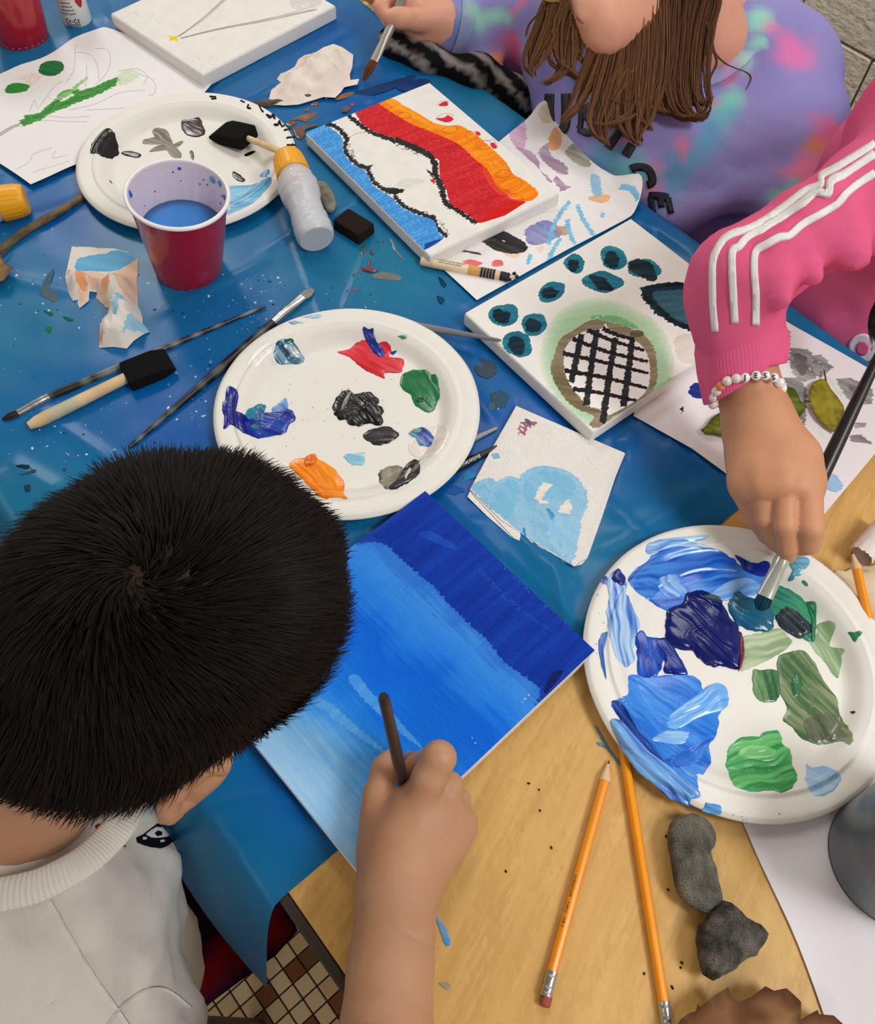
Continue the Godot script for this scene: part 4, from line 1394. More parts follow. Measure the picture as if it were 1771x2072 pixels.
func plates() -> void:
	# the far plate
	var c := Vector3(-0.325, T, -0.874)
	var o := plate(c, "white paper plate with black marks on its rim, a red cup standing before it")
	var z := func(a: Array) -> PackedVector2Array: return zc(0, 0, 1.9678, a)
	var bk := L(14, 14, 16)
	var bk2 := L(30, 30, 33)
	blob(o, c, z.call([358, 610, 375, 555, 430, 508, 455, 535, 473, 580, 468, 618, 440, 637, 410, 628, 385, 612]), 0.0012, bk, bk2, 0.4, 0.6)
	blob(o, c, z.call([482, 610, 505, 601, 560, 614, 555, 628, 520, 625]), 0.0008, bk, bk2)
	for e in [[[605, 520, 625, 508, 665, 520, 690, 570, 725, 615, 715, 632, 685, 625, 650, 580, 620, 550], 0.7], [[570, 572, 575, 555, 640, 545, 660, 560, 640, 575, 600, 575], 0.1], [[595, 604, 640, 575, 690, 575, 725, 560, 728, 572, 690, 595, 640, 600]  , -0.2]]:
		blob(o, c, z.call(e[0]), 0.0002, L(120, 116, 108), L(168, 163, 152), e[1], 1.0, M.matte, "paint_smear")
	blob(o, c, z.call([722, 500, 730, 480, 765, 472, 800, 475, 808, 500, 818, 520, 810, 540, 770, 545, 735, 530]), 0.0011, L(44, 28, 26), L(62, 42, 38), 0.5, 0.6)
	blob(o, c, z.call([860, 548, 890, 540, 930, 550, 925, 562, 900, 560, 885, 575, 870, 565]), 0.0005, bk, bk2)
	blob(o, c, z.call([970, 620, 990, 606, 1018, 602, 1005, 615, 985, 622]), 0.0005, bk, bk2)
	blob(o, c, z.call([928, 685, 945, 690, 975, 712, 968, 725, 945, 720, 930, 703]), 0.0008, bk, L(60, 60, 60), 0.6)
	blob(o, c, z.call([755, 605, 768, 602, 772, 632, 764, 635]), 0.0003, bk, L(90, 90, 90))
	blob(o, c, z.call([905, 745, 960, 740, 1010, 735, 1050, 715, 1080, 705, 1078, 735, 1040, 780, 985, 820, 900, 855, 880, 800]), 0.0004, L(84, 164, 212), L(150, 204, 230), -0.4, 1.0)
	blob(o, c, z.call([1032, 700, 1050, 682, 1068, 672, 1076, 690, 1066, 705, 1045, 708]), 0.0005, L(60, 140, 208), L(110, 180, 224))
	# marker strokes round the rim
	for r in [[835, 384, 860, 386], [842, 393, 862, 392], [958, 400, 975, 408], [990, 415, 985, 430, 1000, 432], [1030, 415, 1042, 440, 1050, 447], [1060, 455, 1075, 470, 1090, 456, 1095, 475], [1090, 495, 1105, 500, 1112, 482, 1122, 500], [1120, 505, 1135, 500], [1130, 520, 1160, 512], [1140, 550, 1175, 545], [1142, 578, 1178, 578]]:
		var pts := smooth(z.call(r), 4, false)
		blob(o, c, band(pts, 3.4, 3.0), 0.0002, L(24, 22, 24), L(40, 38, 40), 0.0, 0.3, M.matte, "marker_stroke", -1.0, 0.0002)
	# the middle plate
	c = Vector3(-0.094, T, -0.512)
	o = plate(c, "white paper plate with separate dabs of red, green, orange, black and blue paint")
	z = func(a: Array) -> PackedVector2Array: return zc(400, 600, 2.9517, a)
	blob(o, c, z.call([915, 310, 960, 270, 1000, 265, 1060, 280, 1120, 280, 1160, 320, 1150, 360, 1235, 375, 1225, 430, 1215, 455, 1120, 460, 1115, 490, 1050, 465, 970, 420, 910, 365, 840, 335, 870, 322]), 0.0009, L(196, 26, 40), L(228, 66, 76), 0.6, 1.0)
	blob(o, c, z.call([985, 225, 1015, 200, 1050, 215, 1055, 255, 1110, 320, 1120, 355, 1080, 365, 1040, 330, 1010, 280]), 0.002, L(8, 24, 100), L(24, 56, 152), 1.0, 0.7)
	blob(o, c, z.call([1150, 335, 1190, 322, 1180, 345, 1160, 352]), 0.0006, L(30, 60, 140), L(60, 100, 170))
	blob(o, c, z.call([1208, 520, 1220, 465, 1280, 440, 1350, 438, 1400, 465, 1435, 480, 1440, 540, 1450, 600, 1430, 650, 1390, 692, 1330, 675, 1290, 640, 1270, 590, 1225, 555]), 0.0013, L(24, 106, 60), L(44, 130, 78), 0.9, 0.7)
	blob(o, c, z.call([1300, 620, 1340, 605, 1375, 610, 1350, 635, 1310, 640]), 0.0022, L(20, 62, 46), L(40, 110, 70), 0.2, 1.0)
	blob(o, c, z.call([460, 290, 500, 258, 570, 255, 580, 300, 620, 340, 640, 380, 610, 405, 540, 410, 490, 410, 460, 380]), 0.0011, L(10, 58, 90), L(130, 176, 200), 0.7, 1.3)
	blob(o, c, z.call([520, 262, 570, 256, 575, 300, 540, 300]), 0.0016, L(14, 70, 60), L(30, 100, 80), 0.7)
	blob(o, c, z.call([550, 320, 590, 320, 620, 350, 590, 370, 560, 350]), 0.0016, L(30, 40, 44), L(190, 200, 200), 0.7, 1.3)
	blob(o, c, z.call([290, 410, 330, 330, 400, 270, 450, 290, 460, 380, 480, 415, 400, 425, 330, 430]), 0.0005, L(236, 232, 226), L(226, 222, 216), 0.7)
	blob(o, c, z.call([165, 620, 170, 560, 190, 537, 225, 550, 245, 590, 235, 620, 195, 640, 180, 665, 195, 700, 230, 720, 290, 740, 360, 760, 420, 770, 380, 845, 330, 835, 270, 810, 230, 780, 195, 765, 170, 788, 152, 780, 155, 700, 148, 640]), 0.0010, L(8, 18, 108), L(16, 34, 146), 0.4, 0.7)
	blob(o, c, z.call([280, 760, 320, 700, 400, 690, 480, 690, 540, 670, 580, 695, 580, 740, 545, 770, 525, 815, 450, 835, 370, 845, 310, 820]), 0.0019, L(8, 20, 118), L(36, 76, 176), 0.3, 0.9)
	blob(o, c, z.call([440, 665, 480, 640, 530, 605, 540, 650, 530, 690, 480, 705, 440, 690]), 0.0008, L(60, 110, 190), L(130, 170, 220), 0.9, 1.0)
	blob(o, c, z.call([285, 700, 320, 660, 370, 640, 410, 650, 400, 690, 350, 730, 300, 740]), 0.0018, L(20, 120, 150), L(40, 150, 170), 0.3)
	blob(o, c, z.call([330, 720, 350, 675, 395, 675, 405, 710, 385, 745, 345, 750]), 0.0030, L(40, 74, 140), L(70, 110, 150), 0.3)
	blob(o, c, z.call([325, 775, 345, 765, 375, 785, 350, 798, 330, 795]), 0.0026, L(50, 120, 90), L(70, 140, 110))
	blob(o, c, z.call([808, 650, 825, 600, 860, 570, 910, 565, 940, 590, 990, 570, 1040, 580, 1085, 620, 1082, 650, 1112, 668, 1105, 720, 1112, 760, 1075, 775, 1030, 760, 960, 775, 910, 770, 880, 735, 840, 740, 812, 700]), 0.0026, L(12, 12, 14), L(46, 46, 48), 0.9, 0.8, null, "paint_blob", -1.0, 0.0014, 2.0)
	blob(o, c, z.call([850, 690, 870, 630, 905, 575, 920, 580, 895, 640, 860, 700]), 0.0034, L(110, 110, 110), L(150, 150, 148), 1.1)
	blob(o, c, z.call([985, 830, 1030, 795, 1110, 775, 1165, 785, 1205, 825, 1190, 850, 1130, 880, 1075, 890, 1020, 870]), 0.0013, L(14, 14, 16), L(64, 64, 64), -0.1, 0.8)
	blob(o, c, z.call([1255, 900, 1270, 860, 1320, 800, 1400, 780, 1480, 770, 1500, 830, 1480, 900, 1420, 950, 1340, 965, 1275, 940]), 0.0008, L(236, 228, 216), L(224, 214, 200), 0.6, 1.0)
	blob(o, c, z.call([1262, 820, 1300, 790, 1350, 788, 1400, 820, 1408, 860, 1390, 900, 1335, 902, 1310, 870, 1300, 850]), 0.0019, L(24, 50, 140), L(130, 170, 220), 0.8, 1.0)
	blob(o, c, z.call([1268, 820, 1300, 798, 1340, 800, 1330, 820, 1290, 830]), 0.0025, L(60, 130, 110), L(110, 170, 150))
	blob(o, c, z.call([545, 1010, 580, 975, 640, 960, 700, 940, 720, 970, 800, 1020, 860, 1080, 880, 1130, 878, 1180, 900, 1216, 840, 1200, 740, 1205, 680, 1150, 610, 1080]), 0.0011, L(236, 116, 10), L(250, 150, 30), 0.85, 1.0)
	blob(o, c, z.call([640, 985, 660, 955, 700, 950, 712, 985, 690, 1020, 660, 1015, 650, 1030, 638, 1010]), 0.0028, L(240, 126, 14), L(220, 100, 8), 0.2)
	blob(o, c, z.call([866, 955, 900, 940, 960, 935, 998, 935, 998, 985, 975, 1012, 930, 1010, 895, 985]), 0.0003, L(130, 190, 214), L(190, 220, 232), 0.2, 1.2)
	blob(o, c, z.call([1080, 1080, 1090, 1040, 1140, 1015, 1210, 1015, 1230, 1050, 1180, 1110, 1170, 1150, 1130, 1155, 1095, 1120]), 0.0006, L(58, 54, 46), L(150, 142, 124), 1.6, 1.3)
	blob(o, c, z.call([1180, 1110, 1230, 1030, 1260, 990, 1300, 975, 1330, 1000, 1325, 1050, 1280, 1090, 1210, 1140, 1150, 1155, 1140, 1140]), 0.0018, L(16, 16, 18), L(40, 40, 42), -0.6, 0.7)
	blob(o, c, z.call([1240, 1080, 1250, 1050, 1270, 1022, 1276, 1040, 1255, 1075, 1245, 1095]), 0.0032, L(230, 228, 226), L(200, 198, 196))
	blob(o, c, z.call([1190, 240, 1220, 232, 1255, 225, 1245, 250, 1225, 272, 1210, 255]), 0.0005, L(60, 130, 90), L(190, 210, 200), 0.4, 1.2)
	blob(o, c, z.call([640, 120, 720, 108, 735, 125, 690, 132, 650, 128]), 0.0002, L(110, 170, 214), L(190, 214, 228), 0.1, 1.0)
	blob(o, c, z.call([540, 155, 590, 145, 640, 160, 600, 160, 560, 165]), 0.0002, L(60, 110, 190), L(190, 210, 228), 0.1, 1.2)
	for i in 34:
		var q := Vector2(400 + rng.randf_range(430, 1400) / 2.95, 600 + rng.randf_range(480, 930) / 2.95)
		blob(o, c, oval(q, rng.randf_range(0.8, 2.2), rng.randf_range(0.6, 1.4), rng.randf() * 3, 5), 0.0002, [L(90, 160, 200), L(190, 60, 50), L(170, 200, 210)][i % 3], L(210, 214, 214), 0.0, 0.6, null, "paint_speck", -1.0, 0.0)
	# the near plate
	c = Vector3(0.258, T, -0.268)
	o = plate(c, "white paper plate thick with swirled blue, navy, teal and green paint")
	z = func(a: Array) -> PackedVector2Array: return zc(1100, 1000, 2.6393, a)
	blob(o, c, z.call([450, 470, 480, 410, 550, 350, 640, 290, 740, 265, 860, 270, 930, 300, 1000, 340, 1080, 390, 1190, 400, 1200, 450, 1180, 520, 1100, 530, 1000, 550, 900, 560, 760, 600, 650, 620, 590, 590, 520, 540]), 0.0009, L(12, 82, 192), L(70, 142, 228), -0.25, 1.2)
	blob(o, c, z.call([545, 300, 560, 265, 640, 240, 760, 225, 880, 220, 850, 245, 780, 250, 860, 275, 900, 290, 800, 285, 700, 285, 620, 305, 560, 320]), 0.0016, L(70, 136, 214), L(170, 208, 238), -0.2, 1.3)
	blob(o, c, z.call([610, 520, 600, 470, 640, 430, 720, 420, 760, 440, 740, 480, 790, 510, 760, 540, 680, 560, 640, 560]), 0.0013, L(60, 130, 220), L(170, 208, 240), 0.9, 1.2)
	blob(o, c, z.call([860, 560, 930, 490, 1040, 445, 1120, 450, 1165, 490, 1150, 530, 1060, 550, 960, 570]), 0.0012, L(90, 152, 222), L(140, 186, 232), -0.3, 1.0)
	blob(o, c, z.call([1020, 330, 1070, 370, 1160, 380, 1180, 360, 1210, 380, 1180, 440, 1080, 420]), 0.0016, L(10, 34, 140), L(50, 66, 176), 0.3, 1.0)
	blob(o, c, z.call([340, 470, 380, 410, 410, 405, 440, 470, 435, 520, 460, 560, 490, 640, 520, 690, 500, 740, 480, 840, 490, 880, 450, 925, 400, 890, 370, 830, 350, 740, 335, 640, 350, 560]), 0.0017, L(40, 110, 205), L(180, 212, 240), 1.45, 1.4)
	blob(o, c, z.call([365, 450, 390, 405, 412, 410, 440, 465, 430, 500, 390, 490]), 0.0026, L(16, 34, 112), L(40, 70, 150), 1.0)
	blob(o, c, z.call([308, 460, 330, 440, 345, 460, 330, 476]), 0.0008, L(30, 60, 150), L(150, 190, 230))
	blob(o, c, z.call([295, 800, 310, 745, 345, 735, 320, 790, 325, 880, 338, 1000, 318, 950, 300, 880]), 0.0007, L(40, 90, 180), L(120, 170, 220), 1.5, 1.0)
	blob(o, c, z.call([490, 760, 530, 730, 560, 760, 640, 780, 640, 880, 620, 960, 560, 990, 500, 960, 500, 860]), 0.0011, L(6, 48, 150), L(36, 96, 204), 1.4, 0.9)
	blob(o, c, z.call([600, 790, 640, 765, 700, 820, 740, 900, 770, 960, 700, 970, 640, 950, 650, 870]), 0.0015, L(4, 20, 108), L(16, 54, 152), 1.1, 0.8)
	blob(o, c, z.call([455, 960, 540, 970, 700, 960, 790, 970, 845, 1000, 850, 1040, 940, 1130, 940, 1190, 925, 1270, 890, 1350, 895, 1420, 860, 1490, 820, 1500, 820, 1580, 700, 1500, 600, 1420, 500, 1300, 430, 1200, 360, 1120, 450, 1060]), 0.0011, L(22, 104, 212), L(66, 144, 230), 0.6, 1.2)
	blob(o, c, z.call([830, 1060, 900, 1015, 960, 1015, 990, 1060, 988, 1120, 940, 1160, 830, 1200, 700, 1270, 640, 1250, 660, 1190, 740, 1120]), 0.0018, L(88, 158, 232), L(130, 188, 240), -0.5, 1.0)
	blob(o, c, z.call([570, 1310, 640, 1270, 760, 1260, 790, 1290, 740, 1340, 620, 1330]), 0.0017, L(90, 158, 232), L(150, 196, 240), -0.3, 1.0)
	blob(o, c, z.call([640, 1420, 760, 1360, 880, 1300, 890, 1340, 800, 1450, 700, 1470]), 0.0016, L(24, 92, 200), L(60, 130, 220), -0.6, 1.0)
	blob(o, c, z.call([360, 1240, 370, 1200, 410, 1205, 460, 1260, 560, 1370, 680, 1460, 790, 1540, 845, 1610, 800, 1640, 780, 1670, 700, 1640, 600, 1570, 500, 1470, 420, 1370]), 0.0026, L(24, 80, 180), L(120, 176, 232), 0.75, 1.5, null, "paint_blob", -1.0, 0.0012, 2.2)
	blob(o, c, z.call([360, 1110, 380, 1095, 430, 1130, 520, 1290, 640, 1420, 620, 1430, 500, 1320, 400, 1190]), 0.0022, L(10, 34, 110), L(40, 90, 190), 0.8, 1.0)
	blob(o, c, z.call([855, 1660, 870, 1645, 945, 1665, 940, 1710, 850, 1695]), 0.0004, L(60, 140, 214), L(100, 170, 228), 0.1)
	blob(o, c, z.call([665, 620, 740, 580, 760, 530, 830, 515, 880, 525, 920, 560, 960, 590, 990, 650, 1030, 700, 1060, 760, 1070, 840, 1050, 910, 1040, 940, 960, 920, 880, 920, 820, 870, 790, 835, 700, 820, 655, 770, 655, 690]), 0.0042, L(4, 18, 84), L(10, 32, 112), 0.7, 0.6, null, "paint_blob", -1.0, 0.0012, 0.8)
	blob(o, c, z.call([840, 560, 870, 540, 930, 560, 960, 590, 900, 580]), 0.0056, L(60, 84, 90), L(90, 110, 100), 0.3)
	blob(o, c, z.call([1040, 740, 1062, 745, 1072, 840, 1055, 930, 1040, 945, 1045, 850]), 0.0026, L(150, 30, 60), L(90, 20, 50), 1.4)
	blob(o, c, z.call([985, 600, 1010, 530, 1040, 515, 1080, 550, 1150, 560, 1210, 600, 1230, 680, 1210, 725, 1130, 735, 1050, 705, 1010, 670]), 0.0030, L(14, 74, 130), L(30, 100, 130), 0.6, 1.0)
	blob(o, c, z.call([1150, 560, 1190, 500, 1260, 485, 1340, 530, 1400, 570, 1450, 600, 1455, 680, 1450, 740, 1440, 790, 1380, 770, 1290, 700, 1220, 640]), 0.0026, L(20, 110, 110), L(60, 150, 110), 0.6, 1.2)
	blob(o, c, z.call([1400, 570, 1452, 600, 1455, 700, 1440, 790, 1425, 770, 1430, 650]), 0.0036, L(20, 104, 76), L(50, 130, 90), 1.3)
	blob(o, c, z.call([1235, 640, 1270, 605, 1340, 610, 1400, 660, 1435, 720, 1410, 760, 1360, 770, 1290, 730, 1250, 690]), 0.0040, L(28, 30, 34), L(60, 78, 88), 0.8, 0.9)
	blob(o, c, z.call([1060, 760, 1160, 740, 1250, 715, 1300, 750, 1330, 790, 1280, 840, 1200, 890, 1080, 940, 1050, 945, 1070, 850]), 0.0005, L(142, 166, 124), L(190, 204, 170), -0.25, 1.3, M.matte, "paint_smear")
	blob(o, c, z.call([1410, 780, 1460, 750, 1465, 690, 1545, 680, 1555, 720, 1530, 810, 1600, 830, 1590, 900, 1570, 985, 1500, 900, 1440, 830]), 0.0005, L(130, 160, 116), L(176, 196, 158), 1.2, 1.3, M.matte, "paint_smear")
	blob(o, c, z.call([1250, 870, 1320, 840, 1390, 840, 1450, 900, 1480, 970, 1540, 1050, 1570, 1090, 1590, 1180, 1640, 1260, 1660, 1290, 1640, 1340, 1590, 1320, 1490, 1340, 1380, 1310, 1330, 1250, 1280, 1210, 1300, 1150, 1260, 1060, 1250, 960]), 0.0010, L(66, 104, 66), L(136, 150, 112), 0.9, 1.5)
	blob(o, c, z.call([1115, 950, 1150, 935, 1250, 940, 1265, 1000, 1255, 1100, 1180, 1110, 1130, 1085]), 0.0009, L(48, 96, 62), L(110, 150, 100), 1.3, 1.3)
	blob(o, c, z.call([1320, 990, 1350, 950, 1385, 980, 1375, 1060, 1340, 1090, 1318, 1050]), 0.0018, L(44, 100, 60), L(70, 124, 80), 1.3)
	blob(o, c, z.call([1370, 1200, 1480, 1160, 1560, 1170, 1600, 1260, 1640, 1300, 1560, 1310, 1470, 1330, 1400, 1290]), 0.0015, L(74, 84, 66), L(110, 118, 92), 0.9, 1.3)
	blob(o, c, z.call([975, 1420, 990, 1350, 1050, 1300, 1150, 1290, 1170, 1270, 1240, 1262, 1270, 1290, 1280, 1340, 1320, 1370, 1330, 1440, 1360, 1500, 1340, 1560, 1290, 1595, 1200, 1585, 1100, 1590, 1020, 1560, 980, 1480]), 0.0014, L(40, 144, 76), L(110, 200, 120), -0.3, 1.2)
	blob(o, c, z.call([1015, 1400, 1080, 1340, 1180, 1340, 1260, 1370, 1220, 1410, 1100, 1420]), 0.0019, L(110, 196, 110), L(140, 212, 134), -0.3, 1.0)
	blob(o, c, z.call([1400, 1440, 1420, 1460, 1500, 1450, 1570, 1480, 1590, 1530, 1540, 1590, 1470, 1620, 1410, 1580, 1395, 1520]), 0.0004, L(150, 190, 224), L(214, 226, 236), 0.6, 1.3)
	blob(o, c, z.call([1340, 355, 1370, 335, 1405, 340, 1418, 375, 1400, 400, 1370, 395, 1345, 380]), 0.0010, L(84, 150, 190), L(120, 176, 204))
	blob(o, c, z.call([1312, 375, 1335, 365, 1370, 395, 1375, 430, 1340, 435, 1330, 460, 1312, 474, 1300, 465, 1325, 425, 1335, 400]), 0.0014, L(20, 110, 130), L(100, 176, 196), 0.6, 1.0)
	blob(o, c, z.call([1375, 470, 1395, 462, 1412, 485, 1400, 502, 1380, 490]), 0.0006, L(50, 130, 96), L(70, 146, 110))
	blob(o, c, z.call([1630, 740, 1660, 735, 1690, 728, 1708, 738, 1690, 760, 1665, 790, 1645, 765]), 0.0007, L(44, 116, 80), L(70, 140, 100))
	blob(o, c, z.call([1636, 1162, 1655, 1160, 1664, 1168, 1648, 1177]), 0.0004, L(40, 30, 40), L(60, 50, 60))
	for i in 14:
		var q := Vector2(1100 + rng.randf_range(280, 340) / 2.64, 1000 + rng.randf_range(480, 900) / 2.64) if i < 7 else Vector2(1100 + rng.randf_range(1000, 1300) / 2.64, 1000 + rng.randf_range(1690, 1740) / 2.64)
		blob(o, c, oval(q, rng.randf_range(0.8, 2.0), rng.randf_range(0.6, 1.4), rng.randf() * 3, 5), 0.0002, L(60, 100, 180) if i < 7 else L(170, 164, 158), L(150, 150, 170), 0.0, 0.6, null, "paint_speck", -1.0, 0.0)

# ---------------------------------------------------------------- cups and bottles
func cup(base: Vector3, top: Vector3, r0: float, r1: float, label: String, outer: Material, lining: Material, level: float, water: Material) -> Node3D:
	var o := thing("plastic_cup", base, label, "cup")
	var ax := (top - base).normalized()
	var h := (top - base).length()
	var at := func(f: float) -> float: return lerpf(r0, r1, f)
	var prof := [[0.0, r0 - 0.003], [0.0006, r0 - 0.0008], [0.004, r0 + 0.0004], [0.0052, r0 - 0.0006]]
	for i in 12:
		var f := 0.06 + 0.9 * i / 11.0
		var k := 0.0006 if (i == 6 or i == 10) else 0.0
		prof.append([h * f, at.call(f) + k])
	prof.append([h - 0.004, r1 - 0.0002])
	var mb := MB.new()
	lathe(mb, base, ax, prof, 56, [], true, false)
	put("outer_wall", mb.mesh(), outer, o)
	var inn := MB.new()
	var b := frame_of(ax)
	var rr := []
	for i in 18:
		var f := 1.0 - 0.97 * i / 17.0
		var ring := PackedVector3Array()
		for j in 72:
			var a := TAU * j / 72.0
			var k: float = at.call(f) - 0.0012 + 0.0005 * sin(a * 24.0) * smoothstep(0.97, 0.8, f)
			ring.append(base + b.y * (h * f) + b.x * (cos(a) * k) + b.z * (sin(a) * k))
		rr.append(ring)
	inn.rings(rr, true, [], false, true)
	put("lining", inn.mesh(), lining, o)
	var rim := MB.new()
	var rp := []
	for i in 57:
		var a := TAU * i / 56.0
		rp.append(base + b.y * (h - 0.0016) + b.x * (cos(a) * (r1 + 0.0006)) + b.z * (sin(a) * (r1 + 0.0006)))
	var rd := []
	for i in 57:
		rd.append(0.0022)
	tube(rim, rp, rd, 10, [], 1.0, ax, false)
	put("rim", rim.mesh(), lining if outer == lining else mat(S(240, 236, 236), 0.35), o)
	if water:
		var w := MB.new()
		var rw: float = at.call(level) - 0.0014
		var ring2 := []
		for k in [[-0.012, 0.82], [0.0, 1.0], [0.0, 0.7], [0.0002, 0.3], [0.0, 0.02]]:
			ring2.append(ring_at(base + b.y * (h * level + k[0]), b, rw * k[1], 56))
		w.rings(ring2, true)
		put("paint_water", w.mesh(), water, o)
	return o

func cups() -> void:
	var red := mat(S(172, 14, 34), 0.28, 0.5)
	red.clearcoat_enabled = true
	red.clearcoat = 0.4
	red.clearcoat_roughness = 0.12
	var lin := mat(S(226, 212, 222), 0.4, 0.5)
	var b1 := W(382, 545)
	var t1 := W(359, 390, 0.104)
	var o := cup(b1, t1, 0.036, 0.0495, "red plastic cup with a white lining, half full of cloudy blue paint water", red, lin, 0.57, mat(S(62, 138, 216), 0.12, 0.5))
	# drops inside and on the wall
	var ax := (t1 - b1).normalized()
	var bb := frame_of(ax)
	var h := (t1 - b1).length()
	var dm := {}
	for k in [[0.93, 1.75, 0.0022, 0], [0.9, 1.9, 0.0012, 0], [0.84, 1.2, 0.0012, 0], [0.8, 1.75, 0.001, 0], [0.88, 0.95, 0.0042, 1], [0.9, 0.7, 0.0036, 1], [0.84, 0.4, 0.0030, 0], [0.8, 0.55, 0.0011, 0], [0.76, 2.4, 0.001, 2], [0.7, 0.6, 0.0011, 2], [0.7, 2.8, 0.0011, 2], [0.8, 1.1, 0.0009, 2], [0.78, 1.3, 0.0009, 2]]:
		var a: float = -k[1]
		var dirv := bb.x * 0.0 + Vector3(cos(a), 0, sin(a))
		var rad := lerpf(0.036, 0.0495, k[0]) - 0.0016
		var mb := MB.new()
		lathe(mb, b1 + ax * (h * k[0]) + dirv * (rad + 0.0003), -dirv, [[0.0, k[2]], [0.0004, k[2] * 0.9], [0.0008, k[2] * 0.4], [0.0009, 0.0001]], 12)
		put("paint_drop", mb.mesh(), mat([S(40, 100, 190), S(90, 160, 214), S(40, 44, 90)][k[3]], 0.3), o)
	var ed := MB.new()
	lathe(ed, b1 + ax * (h - 0.001) + Vector3(-0.0497, 0, 0.003), Vector3(-0.3, 1, 0), [[-0.006, 0.001], [-0.004, 0.0034], [0.001, 0.0036], [0.003, 0.002], [0.0036, 0.0003]], 14)
	put("paint_drop", ed.mesh(), mat(S(40, 100, 200), 0.3), o)
	# the cup at the far corner
	var b2 := W(48, 78)
	var red2: StandardMaterial3D = red.duplicate()
	cup(b2, b2 + Vector3(0, 0.115, 0), 0.034, 0.047, "red plastic cup at the far corner, behind the sheet with the green sprig", red2, lin, 0.5, mat(S(120, 100, 110), 0.15))
	# the dark cup at the near corner
	var b3 := W(1800, 1742)
	var gm := mat(S(66, 74, 84), 0.3, 0.5)
	gm.clearcoat_enabled = true
	gm.clearcoat = 0.3
	cup(b3, b3 + Vector3(0, 0.105, 0), 0.047, 0.055, "dark grey-blue cup at the table's right edge beside the thickly painted plate", gm, gm, 0.7, mat(S(60, 90, 96), 0.15))
	# clear bottle with a yellow cap, lying on the plate's rim
	var at := W(583, 322, 0.040)
	var en := W(641, 484, 0.0215)
	bottle(at, en, "frosted squeeze bottle with a yellow cap lying against the far plate's rim", true)
	var c0 := W(22, 408, 0.02)
	bottle(c0 + Vector3(0.012, 0, -0.004), c0 + Vector3(-0.105, 0.002, 0.045), "yellow-capped squeeze bottle lying at the table's left border beside the twig", false)
	# small white paint bottle with a printed label
	var pb := W(158, 44)
	o = thing("paint_bottle", pb, "small white bottle with a printed black label beside the far red cup", "bottle")
	var mb2 := MB.new()
	lathe(mb2, pb, Vector3.UP, [[0.0, 0.0165], [0.001, 0.0185], [0.003, 0.0195], [0.074, 0.0195], [0.08, 0.0175], [0.085, 0.01]], 36)
	var wm := mat(S(226, 224, 220), 0.35)
	put("bottle_body", mb2.mesh(), wm, o)
	var cm := MB.new()
	lathe(cm, pb + Vector3(0, 0.085, 0), Vector3.UP, [[0.0, 0.0105], [0.016, 0.0095], [0.024, 0.004], [0.03, 0.002]], 20)
	put("cap", cm.mesh(), mat(S(236, 236, 234), 0.4), o)
	wrap_text(o, pb, 0.0197, "Cr-Cr", 0.0062, 0.011, 1.5, M.black)
	for i in 9:
		wrap_text(o, pb, 0.0197, ["acrylic paint", "permanent", "peinture", "lightfast", "60 ml 2 fl oz"][i % 5], 0.0026, 0.021 + i * 0.0048, 1.62 - 0.02 * (i % 3), mat(S(70, 68, 66), 0.6))
	wrap_text(o, pb, 0.0197, "IIIIIIIII", 0.004, 0.0052, 1.5, M.black)
	var bm := MB.new()
	for i in 10:
		for j in 2:
			pass
	var rs := []
	for i in 9:
		var a := 0.35 + 0.07 * i
		var hw := 0.009 * sin(PI * i / 8.0) + 0.0005
		var dv := Vector3(cos(a), 0, sin(a))
		rs.append(PackedVector3Array([pb + dv * 0.0196 + Vector3(0, 0.036 - hw, 0), pb + dv * 0.0198 + Vector3(0, 0.036 - hw, 0), pb + dv * 0.0198 + Vector3(0, 0.036 + hw, 0), pb + dv * 0.0196 + Vector3(0, 0.036 + hw, 0)]))
	bm.rings(rs)
	put("printed_berry", bm.mesh(), mat(S(176, 30, 46), 0.5), o)

func wrap_text(o: Node3D, base: Vector3, r: float, text: String, size: float, y: float, mid: float, m: Material) -> void:
	var tm := TextMesh.new()
	tm.text = text
	var f := SystemFont.new()
	f.font_names = PackedStringArray(["Droid Sans"])
	f.font_weight = 700
	tm.font = f
	tm.font_size = 32
	tm.pixel_size = size / 24.0
	tm.depth = 0.0001
	tm.curve_step = 1.0
	var arr := tm.get_mesh_arrays() if tm.has_method("get_mesh_arrays") else tm.surface_get_arrays(0)
	var mb := MB.new()
	var vv: PackedVector3Array = arr[Mesh.ARRAY_VERTEX]
	for p in vv:
		var a := mid - p.x / r
		mb.p(base + Vector3(cos(a) * (r + p.z), y + p.y, sin(a) * (r + p.z)))
	var ii: PackedInt32Array = arr[Mesh.ARRAY_INDEX]
	for i in range(0, ii.size(), 3):
		mb.t(ii[i], ii[i + 2], ii[i + 1])
	put("lettering", mb.mesh(), m, o)

